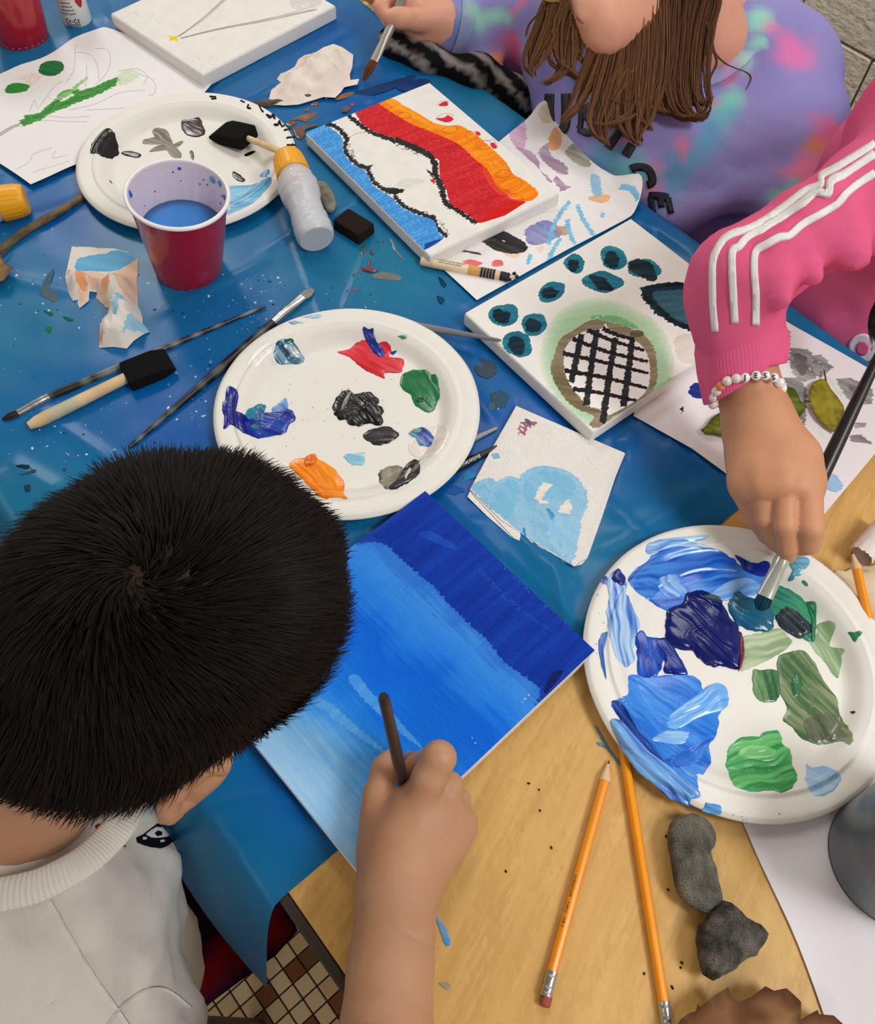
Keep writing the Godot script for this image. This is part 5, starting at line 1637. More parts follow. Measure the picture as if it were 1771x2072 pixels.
func bottle(at: Vector3, en: Vector3, label: String, big: bool) -> void:
	var o := thing("squeeze_bottle", Vector3(en.x, T, en.z), label, "bottle")
	var ax := (en - at).normalized()
	var ln := (en - at).length()
	var cap := MB.new()
	lathe(cap, at, ax, [[-0.004, 0.0145], [-0.003, 0.0165], [0.0, 0.0175], [0.004, 0.0182], [0.02, 0.0196], [0.0245, 0.0196], [0.025, 0.0186]], 40)
	var ym := mat(S(240, 168, 16), 0.4)
	put("cap", cap.mesh(), ym, o)
	for k in 24:
		var rb := MB.new()
		var b := frame_of(ax)
		var a := TAU * k / 24.0
		var dv := b.x * cos(a) + b.z * sin(a)
		tube(rb, [at + dv * 0.0178 + ax * 0.003, at + dv * 0.0195 + ax * 0.023], [0.0006, 0.0006], 5)
		put("cap_ridge", rb.mesh(), ym, o)
	# the body: shouldered, waisted, with slanting ripples
	var b2 := frame_of(ax)
	var rr := []
	var keys := [[0.024, 0.0166], [0.03, 0.0176], [0.04, 0.0212], [0.055, 0.0232], [0.068, 0.0222], [0.082, 0.0196], [0.095, 0.0192], [0.108, 0.0204], [0.122, 0.0214], [0.135, 0.0214], [0.1395, 0.0206], [0.142, 0.0188]]
	var sc := ln / 0.142
	for i in 70:
		var t := 0.024 + (0.142 - 0.024) * i / 69.0
		var r := 0.0
		for k in keys.size() - 1:
			if t >= keys[k][0] and t <= keys[k + 1][0] + 1e-6:
				r = lerpf(keys[k][1], keys[k + 1][1], smoothstep(0.0, 1.0, (t - keys[k][0]) / (keys[k + 1][0] - keys[k][0])))
		var ring := PackedVector3Array()
		for j in 48:
			var a := -TAU * j / 48.0
			var rip := 0.00055 * sin((t * 420.0) + a * 2.0) * (smoothstep(0.034, 0.042, t) * smoothstep(0.072, 0.062, t) + smoothstep(0.092, 0.1, t) * smoothstep(0.13, 0.12, t))
			ring.append(at + ax * (t * sc) + b2.x * (cos(a) * (r + rip)) + b2.z * (sin(a) * (r + rip)))
		rr.append(ring)
	var mb := MB.new()
	mb.rings(rr, true)
	var m := mat(S(222, 224, 228, 0.72), 0.27, 0.5)
	m.transparency = BaseMaterial3D.TRANSPARENCY_ALPHA
	put("bottle_body", mb.mesh(), m, o)
	var fm := MB.new()
	lathe(fm, en - ax * 0.0022, ax, [[0.0, 0.0178], [0.0019, 0.0184], [0.0026, 0.0172], [0.0012, 0.015], [0.0006, 0.0005]], 36)
	put("bottle_base", fm.mesh(), mat(S(206, 208, 212), 0.35), o)

# ---------------------------------------------------------------- brushes, pencils, crayon
func brush(label: String, tail: Vector3, ferr: Vector3, brs: Vector3, tip: Vector3, r: float, c: Color, tipc: Color, flat := 0.6, cat := "paintbrush", speck := 0.0, steel: Material = null, tl := 0.45) -> Node3D:
	var o := thing("paintbrush", Vector3(tip.x, T, tip.z), label, cat)
	var mb := MB.new()
	var pts := []
	var rad := []
	var cols := []
	for i in 31:
		var t := i / 30.0
		pts.append(tail.lerp(ferr, t))
		rad.append(r * (tl + (1.0 - tl) * smoothstep(0.0, 0.75, t)) * (1.0 if t < 0.93 else lerpf(1.0, 0.86, (t - 0.93) / 0.07)) * (0.7 if i == 0 else 1.0))
		var k := c
		if speck > 0.0 and N(i * 130.0, tip.x * 999) > 0.1:
			k = c.lerp(L(150, 160, 160), speck * (0.4 + 0.6 * absf(N(i * 310.0, 4))))
		cols.append(k)
	tube(mb, pts, rad, 14, cols)
	put("handle", mb.mesh(), M.blackwood, o)
	if ferr.distance_to(brs) < 0.001:
		return o
	var fe := MB.new()
	var f := []
	var fr := []
	for i in 12:
		var t := i / 11.0
		f.append((ferr - (brs - ferr).normalized() * 0.002).lerp(brs, t))
		fr.append(r * (0.98 - 0.12 * t) + (0.0005 if i == 3 or i == 5 else 0.0))
	var rr := []
	for i in 12:
		var b := frame_of(brs - ferr)
		rr.append(ring_at(f[i], b, fr[i] * (1.0 + 0.35 * smoothstep(0.3, 1.0, i / 11.0) * (1 - flat)), 18, lerpf(1.0, flat, smoothstep(0.3, 1.0, i / 11.0))))
	fe.rings(rr)
	put("ferrule", fe.mesh(), steel if steel else M.steel, o)
	var br := MB.new()
	var b3 := frame_of(tip - brs)
	for i in 70:
		var a := rng.randf() * TAU
		var q := sqrt(rng.randf()) * 0.92
		var off := (b3.x * (cos(a) * q * r * (1.2 - 0.35 * flat)) + b3.z * (sin(a) * q * r * flat))
		var k := tipc.lerp(tipc * 0.45, rng.randf())
		tube(br, [brs + off * 0.95 - (tip - brs) * 0.05, brs.lerp(tip, 0.5) + off * 1.05, brs.lerp(tip, rng.randf_range(0.85, 1.0)) + off * 0.45], [0.0005, 0.0006, 0.0002], 4, [tipc, k, k])
	put("bristles", br.mesh(), M.bristle, o)
	return o

func foam_brush(label: String, a: Vector3, b: Vector3, c: Vector3, r: float, hw: float, speck: bool) -> void:   # a: handle end, b: foam's near edge, c: foam's far edge
	var o := thing("foam_brush", Vector3(b.x, T, b.z), label, "foam brush")
	var mb := MB.new()
	var pts := []
	var rad := []
	var cols := []
	for i in 13:
		var t := i / 12.0
		pts.append(a.lerp(b + (c - b) * 0.15, t))
		rad.append(r * ([0.55, 0.9][i] if i < 2 else 1.0) * lerpf(1.0, 0.8, t))
		var k := L(226, 198, 156).lerp(L(206, 176, 132), 0.5 + N(i * 99, a.x * 999))
		if speck and i > 2 and i < 6:
			k = k.lerp(L(150, 180, 170), 0.5)
		cols.append(k)
	tube(mb, pts, rad, 18, cols)
	put("handle", mb.mesh(), M.matte, o)
	var f := MB.new()
	var d := (c - b).normalized()
	var bs := frame_of(d)
	var ln := (c - b).length()
	var rr := []
	for k in [[0.0, 0.9, 0.8], [0.02, 0.97, 0.95], [0.05, 1.0, 1.0], [0.5, 1.0, 1.0], [0.72, 1.0, 0.95], [0.9, 1.0, 0.5], [0.98, 0.99, 0.25], [1.0, 0.97, 0.1]]:
		var ring := PackedVector3Array()
		for j in 32:
			var an := -TAU * j / 32.0
			var ex := signf(cos(an)) * pow(absf(cos(an)), 0.22)
			var ez := signf(sin(an)) * pow(absf(sin(an)), 0.22)
			ring.append(b + d * (ln * k[0]) + bs.x * (ex * hw * k[1]) + bs.z * (ez * 0.0078 * k[2]))
		rr.append(ring)
	f.rings(rr)
	var fm := bumpy(mat(S(26, 24, 25), 0.95, 0.15), grain(0.2, 6.0), 80.0, 0.6)
	put("foam_head", f.mesh(), fm, o)

func pencil(label: String, tip: Vector3, cone: Vector3, fer: Vector3, ers: Vector3, end: Vector3, roll: float, text: bool) -> void:
	var o := thing("pencil", Vector3(cone.x, T, cone.z), label, "pencil")
	var r := 0.0041
	var d := (end - tip).normalized()
	var b := frame_of(d)
	var om := mat(S(240, 150, 20), 0.32, 0.5)
	var mb := MB.new()
	var rr := []
	for k in [0.0, 0.004, 0.5, 1.0]:
		var q := cone.lerp(fer, k)
		var ring := PackedVector3Array()
		for j in 18:
			var a := -TAU * j / 18.0 + roll
			var m := fposmod(a - roll, TAU / 6) - TAU / 12
			ring.append(q + (b.x * cos(a) + b.z * sin(a)) * (r * cos(PI / 6) / cos(m) * 0.985))
		rr.append(ring)
	mb.rings(rr)
	put("barrel", mb.mesh(), om, o)
	var w := MB.new()
	var scal := []
	for k in [[-0.0022, 0.99], [0.0, 0.985], [0.45, 0.56], [0.78, 0.26]]:
		var ring := PackedVector3Array()
		for j in 18:
			var a := -TAU * j / 18.0 + roll
			var q := cone.lerp(tip, maxf(k[1] * 0.0 + k[0], 0.0))
			if k[0] <= 0.0:
				q = cone + d * (0.0016 * absf(sin((a - roll) * 3.0)) * (0.0 if k[0] < 0 else -1.0)) + d * (0.002 if k[0] < 0 else 0.0)
			ring.append(q + (b.x * cos(a) + b.z * sin(a)) * (r * k[1]))
		scal.append(ring)
	w.rings(scal)
	put("sharpened_wood", w.mesh(), mat(S(222, 190, 148), 0.7), o)
	var g := MB.new()
	tube(g, [cone.lerp(tip, 0.76), cone.lerp(tip, 0.9), tip], [r * 0.27, r * 0.14, 0.0002], 10)
	put("graphite_tip", g.mesh(), mat(S(44, 42, 42), 0.4, 0.6), o)
	if fer.distance_to(ers) > 0.001:
		var fe := MB.new()
		var pr := []
		var ln := fer.distance_to(ers)
		for i in 19:
			var t := i / 18.0
			pr.append([-0.001 + (ln + 0.001) * t, r * 1.0 + (0.0003 if (i % 4 < 2 and (t < 0.4 or t > 0.6)) else 0.0)])
		lathe(fe, fer, d, pr, 20)
		put("ferrule", fe.mesh(), M.steel, o)
		var er := MB.new()
		var el := ers.distance_to(end)
		lathe(er, ers, d, [[-0.001, r * 0.93], [el * 0.7, r * 0.93], [el * 0.93, r * 0.8], [el, r * 0.5]], 18)
		put("eraser", er.mesh(), mat(S(160, 74, 60), 0.85), o)
	if text:
		var tm := TextMesh.new()
		tm.text = "STAEDTLER    134-2    HB 2"
		var f := SystemFont.new()
		f.font_names = PackedStringArray(["Droid Sans"])
		tm.font = f
		tm.font_size = 32
		tm.pixel_size = 0.0000802
		tm.depth = 0.0001
		var q := MeshInstance3D.new()
		q.name = "lettering"
		q.mesh = tm
		q.material_override = M.black
		var up := (b.z * cos(-0.9) + Vector3.UP.cross(d).normalized() * 0.0).normalized()
		var left := d.cross(Vector3.UP).normalized()
		var nrm := (Vector3.UP * cos(0.62) + left * -sin(0.62) * (1.0 if left.x > 0 else -1.0)).normalized()
		var xx := d
		var yy := nrm.cross(xx).normalized()
		q.transform = Transform3D(Basis(xx, yy, nrm), cone.lerp(fer, 0.66) + nrm * (r * 0.9) - o.position)
		o.add_child(q)

func tools() -> void:
	var gr := L(34, 34, 36)
	# loose brushes on the cloth
	brush("thin black paintbrush with a worn, paint-spotted handle, lying along the foam brush", W(537, 619, 0.004), W(95, 805, 0.004), W(36, 836, 0.004), W(5, 849, 0.004), 0.0042, gr, L(60, 50, 40), 0.8, "paintbrush", 0.8)
	brush("long black paintbrush with a silver ferrule reaching under the boy's head", W(262, 905, 0.004), W(556, 652, 0.004), W(612, 601, 0.005), W(634, 585, 0.005), 0.0052, L(26, 26, 28), L(176, 170, 160), 0.5, "paintbrush", 0.5)
	brush("grey metal paintbrush handle sticking out from the middle plate onto the dotted canvas", W(1014, 689, 0.0245), W(820, 655, 0.008), W(760, 645, 0.006), W(735, 640, 0.005), 0.004, L(120, 122, 126), L(90, 80, 70))
	brush("slim black paintbrush with small white lettering beneath the folded napkin", W(1008, 903, 0.004), W(905, 957, 0.004), W(850, 985, 0.004), W(820, 1000, 0.004), 0.0048, L(22, 22, 24), L(90, 80, 70))
	brush("pale silver brush handle lying just behind the black lettered brush by the napkin", W(1006, 866, 0.004), W(905, 912, 0.004), W(850, 938, 0.004), W(820, 952, 0.004), 0.004, L(150, 150, 148), L(90, 80, 70))
	var tm := TextMesh.new()
	tm.text = "BoSeries"
	tm.pixel_size = 0.00016
	tm.depth = 0.0001
	tm.font_size = 30
	var q := MeshInstance3D.new()
	q.name = "lettering"
	q.mesh = tm
	q.material_override = mat(S(214, 210, 200), 0.5)
	var pr: Node3D = get_node("paintbrush_003")
	var d := (W(985, 915, 0.004) - W(930, 944, 0.004)).normalized()
	var up := (Vector3.UP * 0.8 + Vector3(0, 0, 0.6)).normalized()
	var yv := up.cross(-d).normalized()
	q.transform = Transform3D(Basis(-d, yv, -d.cross(yv)), W(955, 931, 0.008) - pr.position)
	pr.add_child(q)
	foam_brush("black foam brush with a pale wooden handle lying on the open blue cloth", W(58, 862, 0.0075), W(254, 764, 0.008), W(345, 727, 0.008), 0.0068, 0.0155, true)
	foam_brush("black foam brush resting in the far plate, its handle under the yellow cap", W(600, 320, 0.034), W(504, 279, 0.017), W(440, 264, 0.008), 0.0044, 0.0175, false)
	pencil("orange pencil with a brown eraser, its point free of the plate", W(1233, 1538, 0.0022), W(1225, 1576, 0.0042), W(1117, 1969, 0.0042), W(1107, 2018, 0.0042), W(1103, 2038, 0.0042), 0.25, true)
	pencil("orange pencil running from under the thickly painted plate past the two stones", W(1246, 1420, 0.0022), W(1252, 1455, 0.0042), W(1344, 2030, 0.0042), W(1352, 2080, 0.0042), W(1355, 2100, 0.0042), 0.1, false)
	pencil("orange pencil leaning on crumpled beige towel at the right of the painted plate", W(1724, 1114, 0.026), W(1733, 1148, 0.025), W(1775, 1330, 0.006), W(1783, 1362, 0.005), W(1786, 1372, 0.0045), 0.3, false)
	# oil pastel in a paper sleeve
	var a := W(852, 528, 0.0065)
	var b := W(1012, 558, 0.0065)
	var o := thing("oil_pastel", Vector3(a.x, T, a.z), "black oil pastel in a beige printed paper sleeve beside the red canvas", "oil pastel")
	var mb := MB.new()
	tube(mb, [a, a.lerp(b, 0.02), a.lerp(b, 0.98), b], [0.0048, 0.0055, 0.0055, 0.0052], 20)
	put("paper_sleeve", mb.mesh(), mat(S(226, 196, 156), 0.75), o)
	var lab := MB.new()
	tube(lab, [a.lerp(b, 0.16), a.lerp(b, 0.6)], [0.00562, 0.00562], 20)
	put("printed_label", lab.mesh(), mat(S(236, 214, 176), 0.7), o)
	var wn := MB.new()
	tube(wn, [a.lerp(b, 0.6), a.lerp(b, 0.74)], [0.00562, 0.00562], 20)
	put("printed_label", wn.mesh(), mat(S(216, 160, 84), 0.7), o)
	var bd := (b - a).normalized()
	for i in 15:
		var bar := MB.new()
		var s := a.lerp(b, 0.745 + 0.0125 * i)
		tube(bar, [s, s + bd * (0.0005 + 0.0006 * (i * 7 % 3))], [0.00568, 0.00568], 20)
		put("barcode_bar", bar.mesh(), M.black, o)
	var yv2 := Vector3.UP.cross(bd).normalized() * -1.0
	for i in 3:
		var t2 := TextMesh.new()
		t2.text = ["artist quality oil pastel", "conforms to safety standard", "ivory black non toxic"][i]
		t2.font_size = 24
		t2.pixel_size = 0.00009
		t2.depth = 0.0001
		var w := MeshInstance3D.new()
		w.name = "lettering"
		w.mesh = t2
		w.material_override = mat(S(60, 54, 48), 0.7)
		var an := -0.5 + 0.5 * i + 0.2
		var nn := (Vector3.UP * cos(an) - yv2 * sin(an)).normalized()
		w.transform = Transform3D(Basis(bd, nn.cross(bd), nn), a.lerp(b, 0.37) + nn * 0.00572 - o.position)
		o.add_child(w, true)
	var st := MB.new()
	tube(st, [b - bd * 0.001, b + bd * 0.004, b + bd * 0.009, b + bd * 0.0105], [0.005, 0.0053, 0.0044, 0.002], 14)
	for i in 7:
		var s := b + bd * rng.randf_range(0.002, 0.014) + Vector3(rng.randf_range(-1, 1), rng.randf_range(0, 0.6), rng.randf_range(-1, 1)) * 0.005
		tube(st, [s, s + Vector3(0.002, 0.001, 0.001), s + Vector3(0.004, 0, 0.001)], [0.0012, 0.0024, 0.0008], 7)
	put("pastel_stick", st.mesh(), mat(S(24, 24, 26), 0.6), o)

# ---------------------------------------------------------------- stones, twigs, leaves
func pebble(n: String, label: String, cat: String, outline: PackedVector2Array, t: float, c1: Color, c2: Color, amp: float, sharp := false) -> void:
	var pts := smooth(outline, 4) if not sharp else outline
	if Geometry2D.is_polygon_clockwise(pts):
		pts.reverse()
	if sharp:
		var o2 := PackedVector2Array()
		for i in pts.size():
			for k in 4:
				o2.append(pts[i].lerp(pts[(i + 1) % pts.size()], k / 4.0))
		pts = o2
	var out := []
	var mid := Vector3.ZERO
	for p in pts:
		var q := W(p.x, p.y, t * 0.45 + 0.002)
		out.append(q)
		mid += q
	mid /= out.size()
	var mb := MB.new()
	var prof := [[0.5, 0.02], [0.8, 0.05], [0.93, 0.2], [1.0, 0.45], [0.985, 0.6], [0.95, 0.72], [0.88, 0.84], [0.78, 0.91], [0.66, 0.96], [0.52, 0.99], [0.38, 1.01], [0.24, 1.02], [0.1, 1.02], [0.001, 1.02]]
	var cnt := out.size()
	for r in prof.size():
		for i in cnt:
			var q: Vector3 = mid + (out[i] - mid) * prof[r][0]
			q.y = T + 0.0025 + t * prof[r][1]
			var nn := N(q.x * 2500, q.y * 2500, q.z * 2500) + 0.6 * N(q.x * 7000, q.y * 7000, q.z * 7000)
			q += ((out[i] - mid).normalized() * 0.6 * prof[r][0] + Vector3.UP * (0.6 if r > 2 else 0.0)) * nn * amp
			var k := clampf(0.5 + 0.9 * N(q.x * 4000, q.y * 4000, q.z * 4000 + 50) + 0.5 * N(q.x * 14000, q.y * 14000, q.z * 14000), 0, 1)
			mb.p(q, Vector2.ZERO, c1.lerp(c2, k))
	for r in prof.size() - 1:
		for i in cnt:
			var j := (i + 1) % cnt
			mb.q(r * cnt + i, (r + 1) * cnt + i, (r + 1) * cnt + j, r * cnt + j)
	tag(put(n, mb.mesh(), M.stone), label, cat)

func leaf(label: String, outline: PackedVector2Array, rib: PackedVector2Array, h: float, c1: Color, c2: Color, curl: float, veins: int, step := 0.0045, stalk := true, amp := 0.002) -> void:
	var ra := W(rib[0].x, rib[0].y, h)
	var rb := W(rib[rib.size() - 1].x, rib[rib.size() - 1].y, h)
	var a2 := Vector2(ra.x, ra.z)
	var d := (Vector2(rb.x, rb.z) - a2)
	var ln := d.length()
	d /= ln
	var side := d.orthogonal()
	var vein := func(x: float, y: float) -> float:
		var q := Vector2(x, y) - a2
		var u := q.dot(d)
		var s := absf(q.dot(side))
		var m := exp(-pow(s / 0.0009, 2))
		var ph := (u - s * 0.75) / ln * veins
		var f := absf(ph - round(ph)) * ln / veins
		return maxf(m, 0.7 * exp(-pow(f / 0.0007, 2)))
	var o := thing("leaf", Vector3(ra.x, T, ra.z), label, "leaf")
	var m := sheet(outline, h, step, func(x, y, e):
		var q := Vector2(x, y) - a2
		var s := absf(q.dot(side))
		return h + amp * (1.0 + N(x * 1400, y * 1400, h * 999)) + curl * s * s / 0.0009 + 0.0004 * vein.call(x, y), 0.00035, null, func(x, y, e):
		var k := clampf(0.5 + 0.9 * N(x * 2600, y * 2600, 3.0) + 0.4 * N(x * 9000, y * 9000), 0, 1)
		return c1.lerp(c2, k).lerp(c2.lerp(L(200, 190, 120), 0.35), 0.55 * vein.call(x, y)).lerp(c1 * 0.5, smoothstep(0.0015, 0.0, e) * 0.7))
	put("leaf_blade", m, M.matte, o)
	if stalk:
		var st := MB.new()
		tube(st, [ra + Vector3(0, 0.002, 0) + Vector3(d.x, 0, d.y) * 0.004, ra + Vector3(0, 0.0022, 0), ra + Vector3(-d.x, 0.05, -d.y) * 0.012 + Vector3(0.001, 0, 0)], [0.0008, 0.0009, 0.0007], 7, [c1, c1 * 0.7, c1 * 0.5])
		put("stalk", st.mesh(), M.matte, o)

func twig(label: String, pts: Array, r0: float, r1: float) -> void:
	var p := []
	for q in pts:
		p.append(W(q[0], q[1], q[2]))
	var s := smooth3(p, 10)
	var mb := MB.new()
	var rr := []
	for i in s.size():
		var t := float(i) / (s.size() - 1)
		var b := frame_of(s[mini(i + 1, s.size() - 1)] - s[maxi(i - 1, 0)])
		var ring := PackedVector3Array()
		for j in 16:
			var a := -TAU * j / 16.0
			var k := lerpf(r0, r1, t) * (1.0 + 0.14 * N(cos(a) * 90, sin(a) * 90, i * 55.0) + (0.2 if i % 17 == 8 else 0.0))
			ring.append(s[i] + (b.x * cos(a) + b.z * sin(a)) * k)
		rr.append(ring)
	mb.rings(rr)
	for i in mb.v.size():
		var q := mb.v[i]
		mb.col[i] = L(92, 78, 60).lerp(L(142, 122, 94), clampf(0.5 + 0.9 * N(q.x * 3000, q.y * 9000, q.z * 3000), 0, 1))
	tag(put("twig", mb.mesh(), M.stone), label, "twig")

func naturals() -> void:
	var z := func(a: Array) -> PackedVector2Array: return zc(1171, 1472, 2.952, a)
	pebble("stone", "smooth long grey stone touching the painted plate's lower rim", "stone", z.call([540, 590, 590, 535, 650, 515, 700, 515, 760, 550, 800, 610, 812, 670, 800, 715, 778, 740, 790, 800, 815, 850, 830, 940, 848, 1020, 840, 1060, 790, 1100, 750, 1120, 700, 1095, 620, 1040, 580, 960, 560, 860, 545, 760, 530, 680]), 0.021, L(78, 77, 68), L(122, 119, 106), 0.0012)
	pebble("stone", "rough angular dark grey stone with glinting flecks below the long stone", "stone", z.call([770, 1105, 850, 1052, 900, 1055, 960, 1100, 985, 1140, 1060, 1180, 1117, 1240, 1100, 1300, 1060, 1365, 1000, 1380, 900, 1440, 830, 1500, 800, 1510, 745, 1470, 720, 1380, 706, 1270, 720, 1180]), 0.026, L(52, 50, 46), L(112, 108, 100), 0.0042, true)
	z = func(a: Array) -> PackedVector2Array: return zc(420, 180, 6.093, a)
	pebble("stone", "small flat grey-green stone beside the frosted bottle", "stone", z.call([1330, 1180, 1390, 1160, 1450, 1172, 1510, 1240, 1560, 1330, 1590, 1430, 1560, 1505, 1500, 1530, 1440, 1490, 1390, 1410, 1340, 1280]), 0.013, L(104, 104, 88), L(158, 156, 134), 0.0008)
	# dark block
	var c := W(716, 460, 0.007)
	var d := (W(752, 472, 0.01) - W(700, 440, 0.01)).normalized()
	var mb := MB.new()
	rbox(mb, c + Vector3(0, 0.0015, 0), Basis(d, Vector3.UP, d.cross(Vector3.UP)), Vector3(0.0205, 0.0072, 0.0135), 0.0016, L(40, 30, 26), Vector2(0.97, 0.97))
	for i in mb.v.size():
		var q := mb.v[i]
		mb.v[i] += Vector3(N(q.x * 4000, q.z * 4000), N(q.z * 4000, q.x * 4000), N(q.y * 4000, q.x * 4000)) * 0.0009
	tag(put("charcoal_block", mb.mesh(), M.stone), "dark brown rectangular block between the bottle and the red canvas", "block")
	twig("grey-brown twig running from under the far plate to the table's left side", [[-40, 530, 0.006], [0, 505, 0.006], [60, 462, 0.0062], [120, 428, 0.0062], [170, 398, 0.006], [225, 372, 0.0035]], 0.0042, 0.0046)
	twig("dark twig poking out beneath the crumpled white napkin near the far plate", [[496, 213, 0.0055], [560, 208, 0.0055], [620, 197, 0.0055], [680, 180, 0.0055]], 0.0044, 0.0038)
	leaf("curled brown dry leaf at the table's left border below the twig", xy([-70, 520, -30, 500, 0, 512, 8, 530, 14, 540, 34, 552, 22, 556, 23, 566, 15, 578, -5, 584, -40, 580, -80, 560]), xy([8, 516, -40, 575]), 0.006, L(120, 88, 62), L(156, 124, 92), 0.004, 5, 0.005, true, 0.003)
	z = func(a: Array) -> PackedVector2Array: return zc(1250, 600, 3.4, a)
	leaf("yellow-green leaf with a brown toothed edge beside the black brush handle", z.call([1425, 575, 1460, 640, 1510, 700, 1550, 760, 1560, 830, 1530, 900, 1495, 945, 1440, 910, 1380, 860, 1340, 800, 1310, 730, 1308, 660, 1335, 610, 1375, 582]), z.call([1425, 572, 1500, 950]), 0.006, L(110, 100, 26), L(160, 146, 48), 0.0006, 8, 0.004)
	leaf("small green leaf half hidden behind the hand, next to the yellow-green leaf", z.call([1300, 765, 1240, 850, 1180, 850, 1120, 800, 1090, 720, 1110, 650, 1160, 630, 1210, 645, 1240, 690, 1255, 735]), z.call([1305, 730, 1120, 700]), 0.006, L(66, 86, 18), L(110, 124, 36), 0.0006, 6, 0.004)
	leaf("dark olive leaf sticking out on the left under the hand with the bracelet", z.call([565, 930, 600, 905, 640, 850, 690, 810, 760, 830, 840, 860, 860, 940, 780, 985, 680, 960, 600, 960]), z.call([570, 928, 840, 900]), 0.006, L(70, 74, 16), L(106, 108, 34), 0.0008, 6, 0.004, false)
	z = func(a: Array) -> PackedVector2Array: return zc(1171, 1472, 2.952, a)
	leaf("large curled brown dry leaf on bare wood at the table's near edge", z.call([560, 1800, 590, 1745, 645, 1705, 680, 1695, 688, 1650, 700, 1672, 790, 1600, 872, 1552, 886, 1612, 925, 1645, 1000, 1612, 1085, 1548, 1130, 1575, 1200, 1560, 1290, 1640, 1285, 1745, 1340, 1715, 1400, 1688, 1410, 1712, 1500, 1720, 1570, 1790, 1560, 1920, 1300, 1990, 900, 2000, 640, 1930]), z.call([1260, 1700, 700, 1900]), 0.012, L(96, 62, 40), L(142, 100, 70), 0.0009, 6, 0.008, false, 0.009)
	# crumbs of bark and graphite on the wood
	mb = MB.new()
	for q in [[1352, 1800], [1304, 1970], [1360, 1996], [1378, 1958], [1070, 1585], [1091, 1598], [1116, 1715], [1024, 1763], [1348, 1692], [1362, 2000], [1380, 1948], [1640, 1045], [1093, 1640]]:
		var p := W(q[0], q[1], 0.0006)
		rbox(mb, p, Basis(Vector3.UP, rng.randf() * 3.0), Vector3(rng.randf_range(0.0005, 0.0011), 0.0006, 0.0006), 0.0002, L(30, 24, 20))
	var crumbs := put("bark_crumbs", mb.mesh(), M.matte)
	tag(crumbs, "dark crumbs scattered over the bare wood around the pencils", "crumbs", "", "stuff")

# ---------------------------------------------------------------- crumpled tissue and napkins
func crumple(x: float, y: float, f: float, sd: float) -> float:
	var a := 1.0 - absf(N(x * f, y * f, sd)) * 3.2
	var b := 1.0 - absf(N(x * f * 2.3, y * f * 2.3, sd + 30.0)) * 3.2
	return maxf(a, -0.3) * 0.65 + maxf(b, -0.3) * 0.35

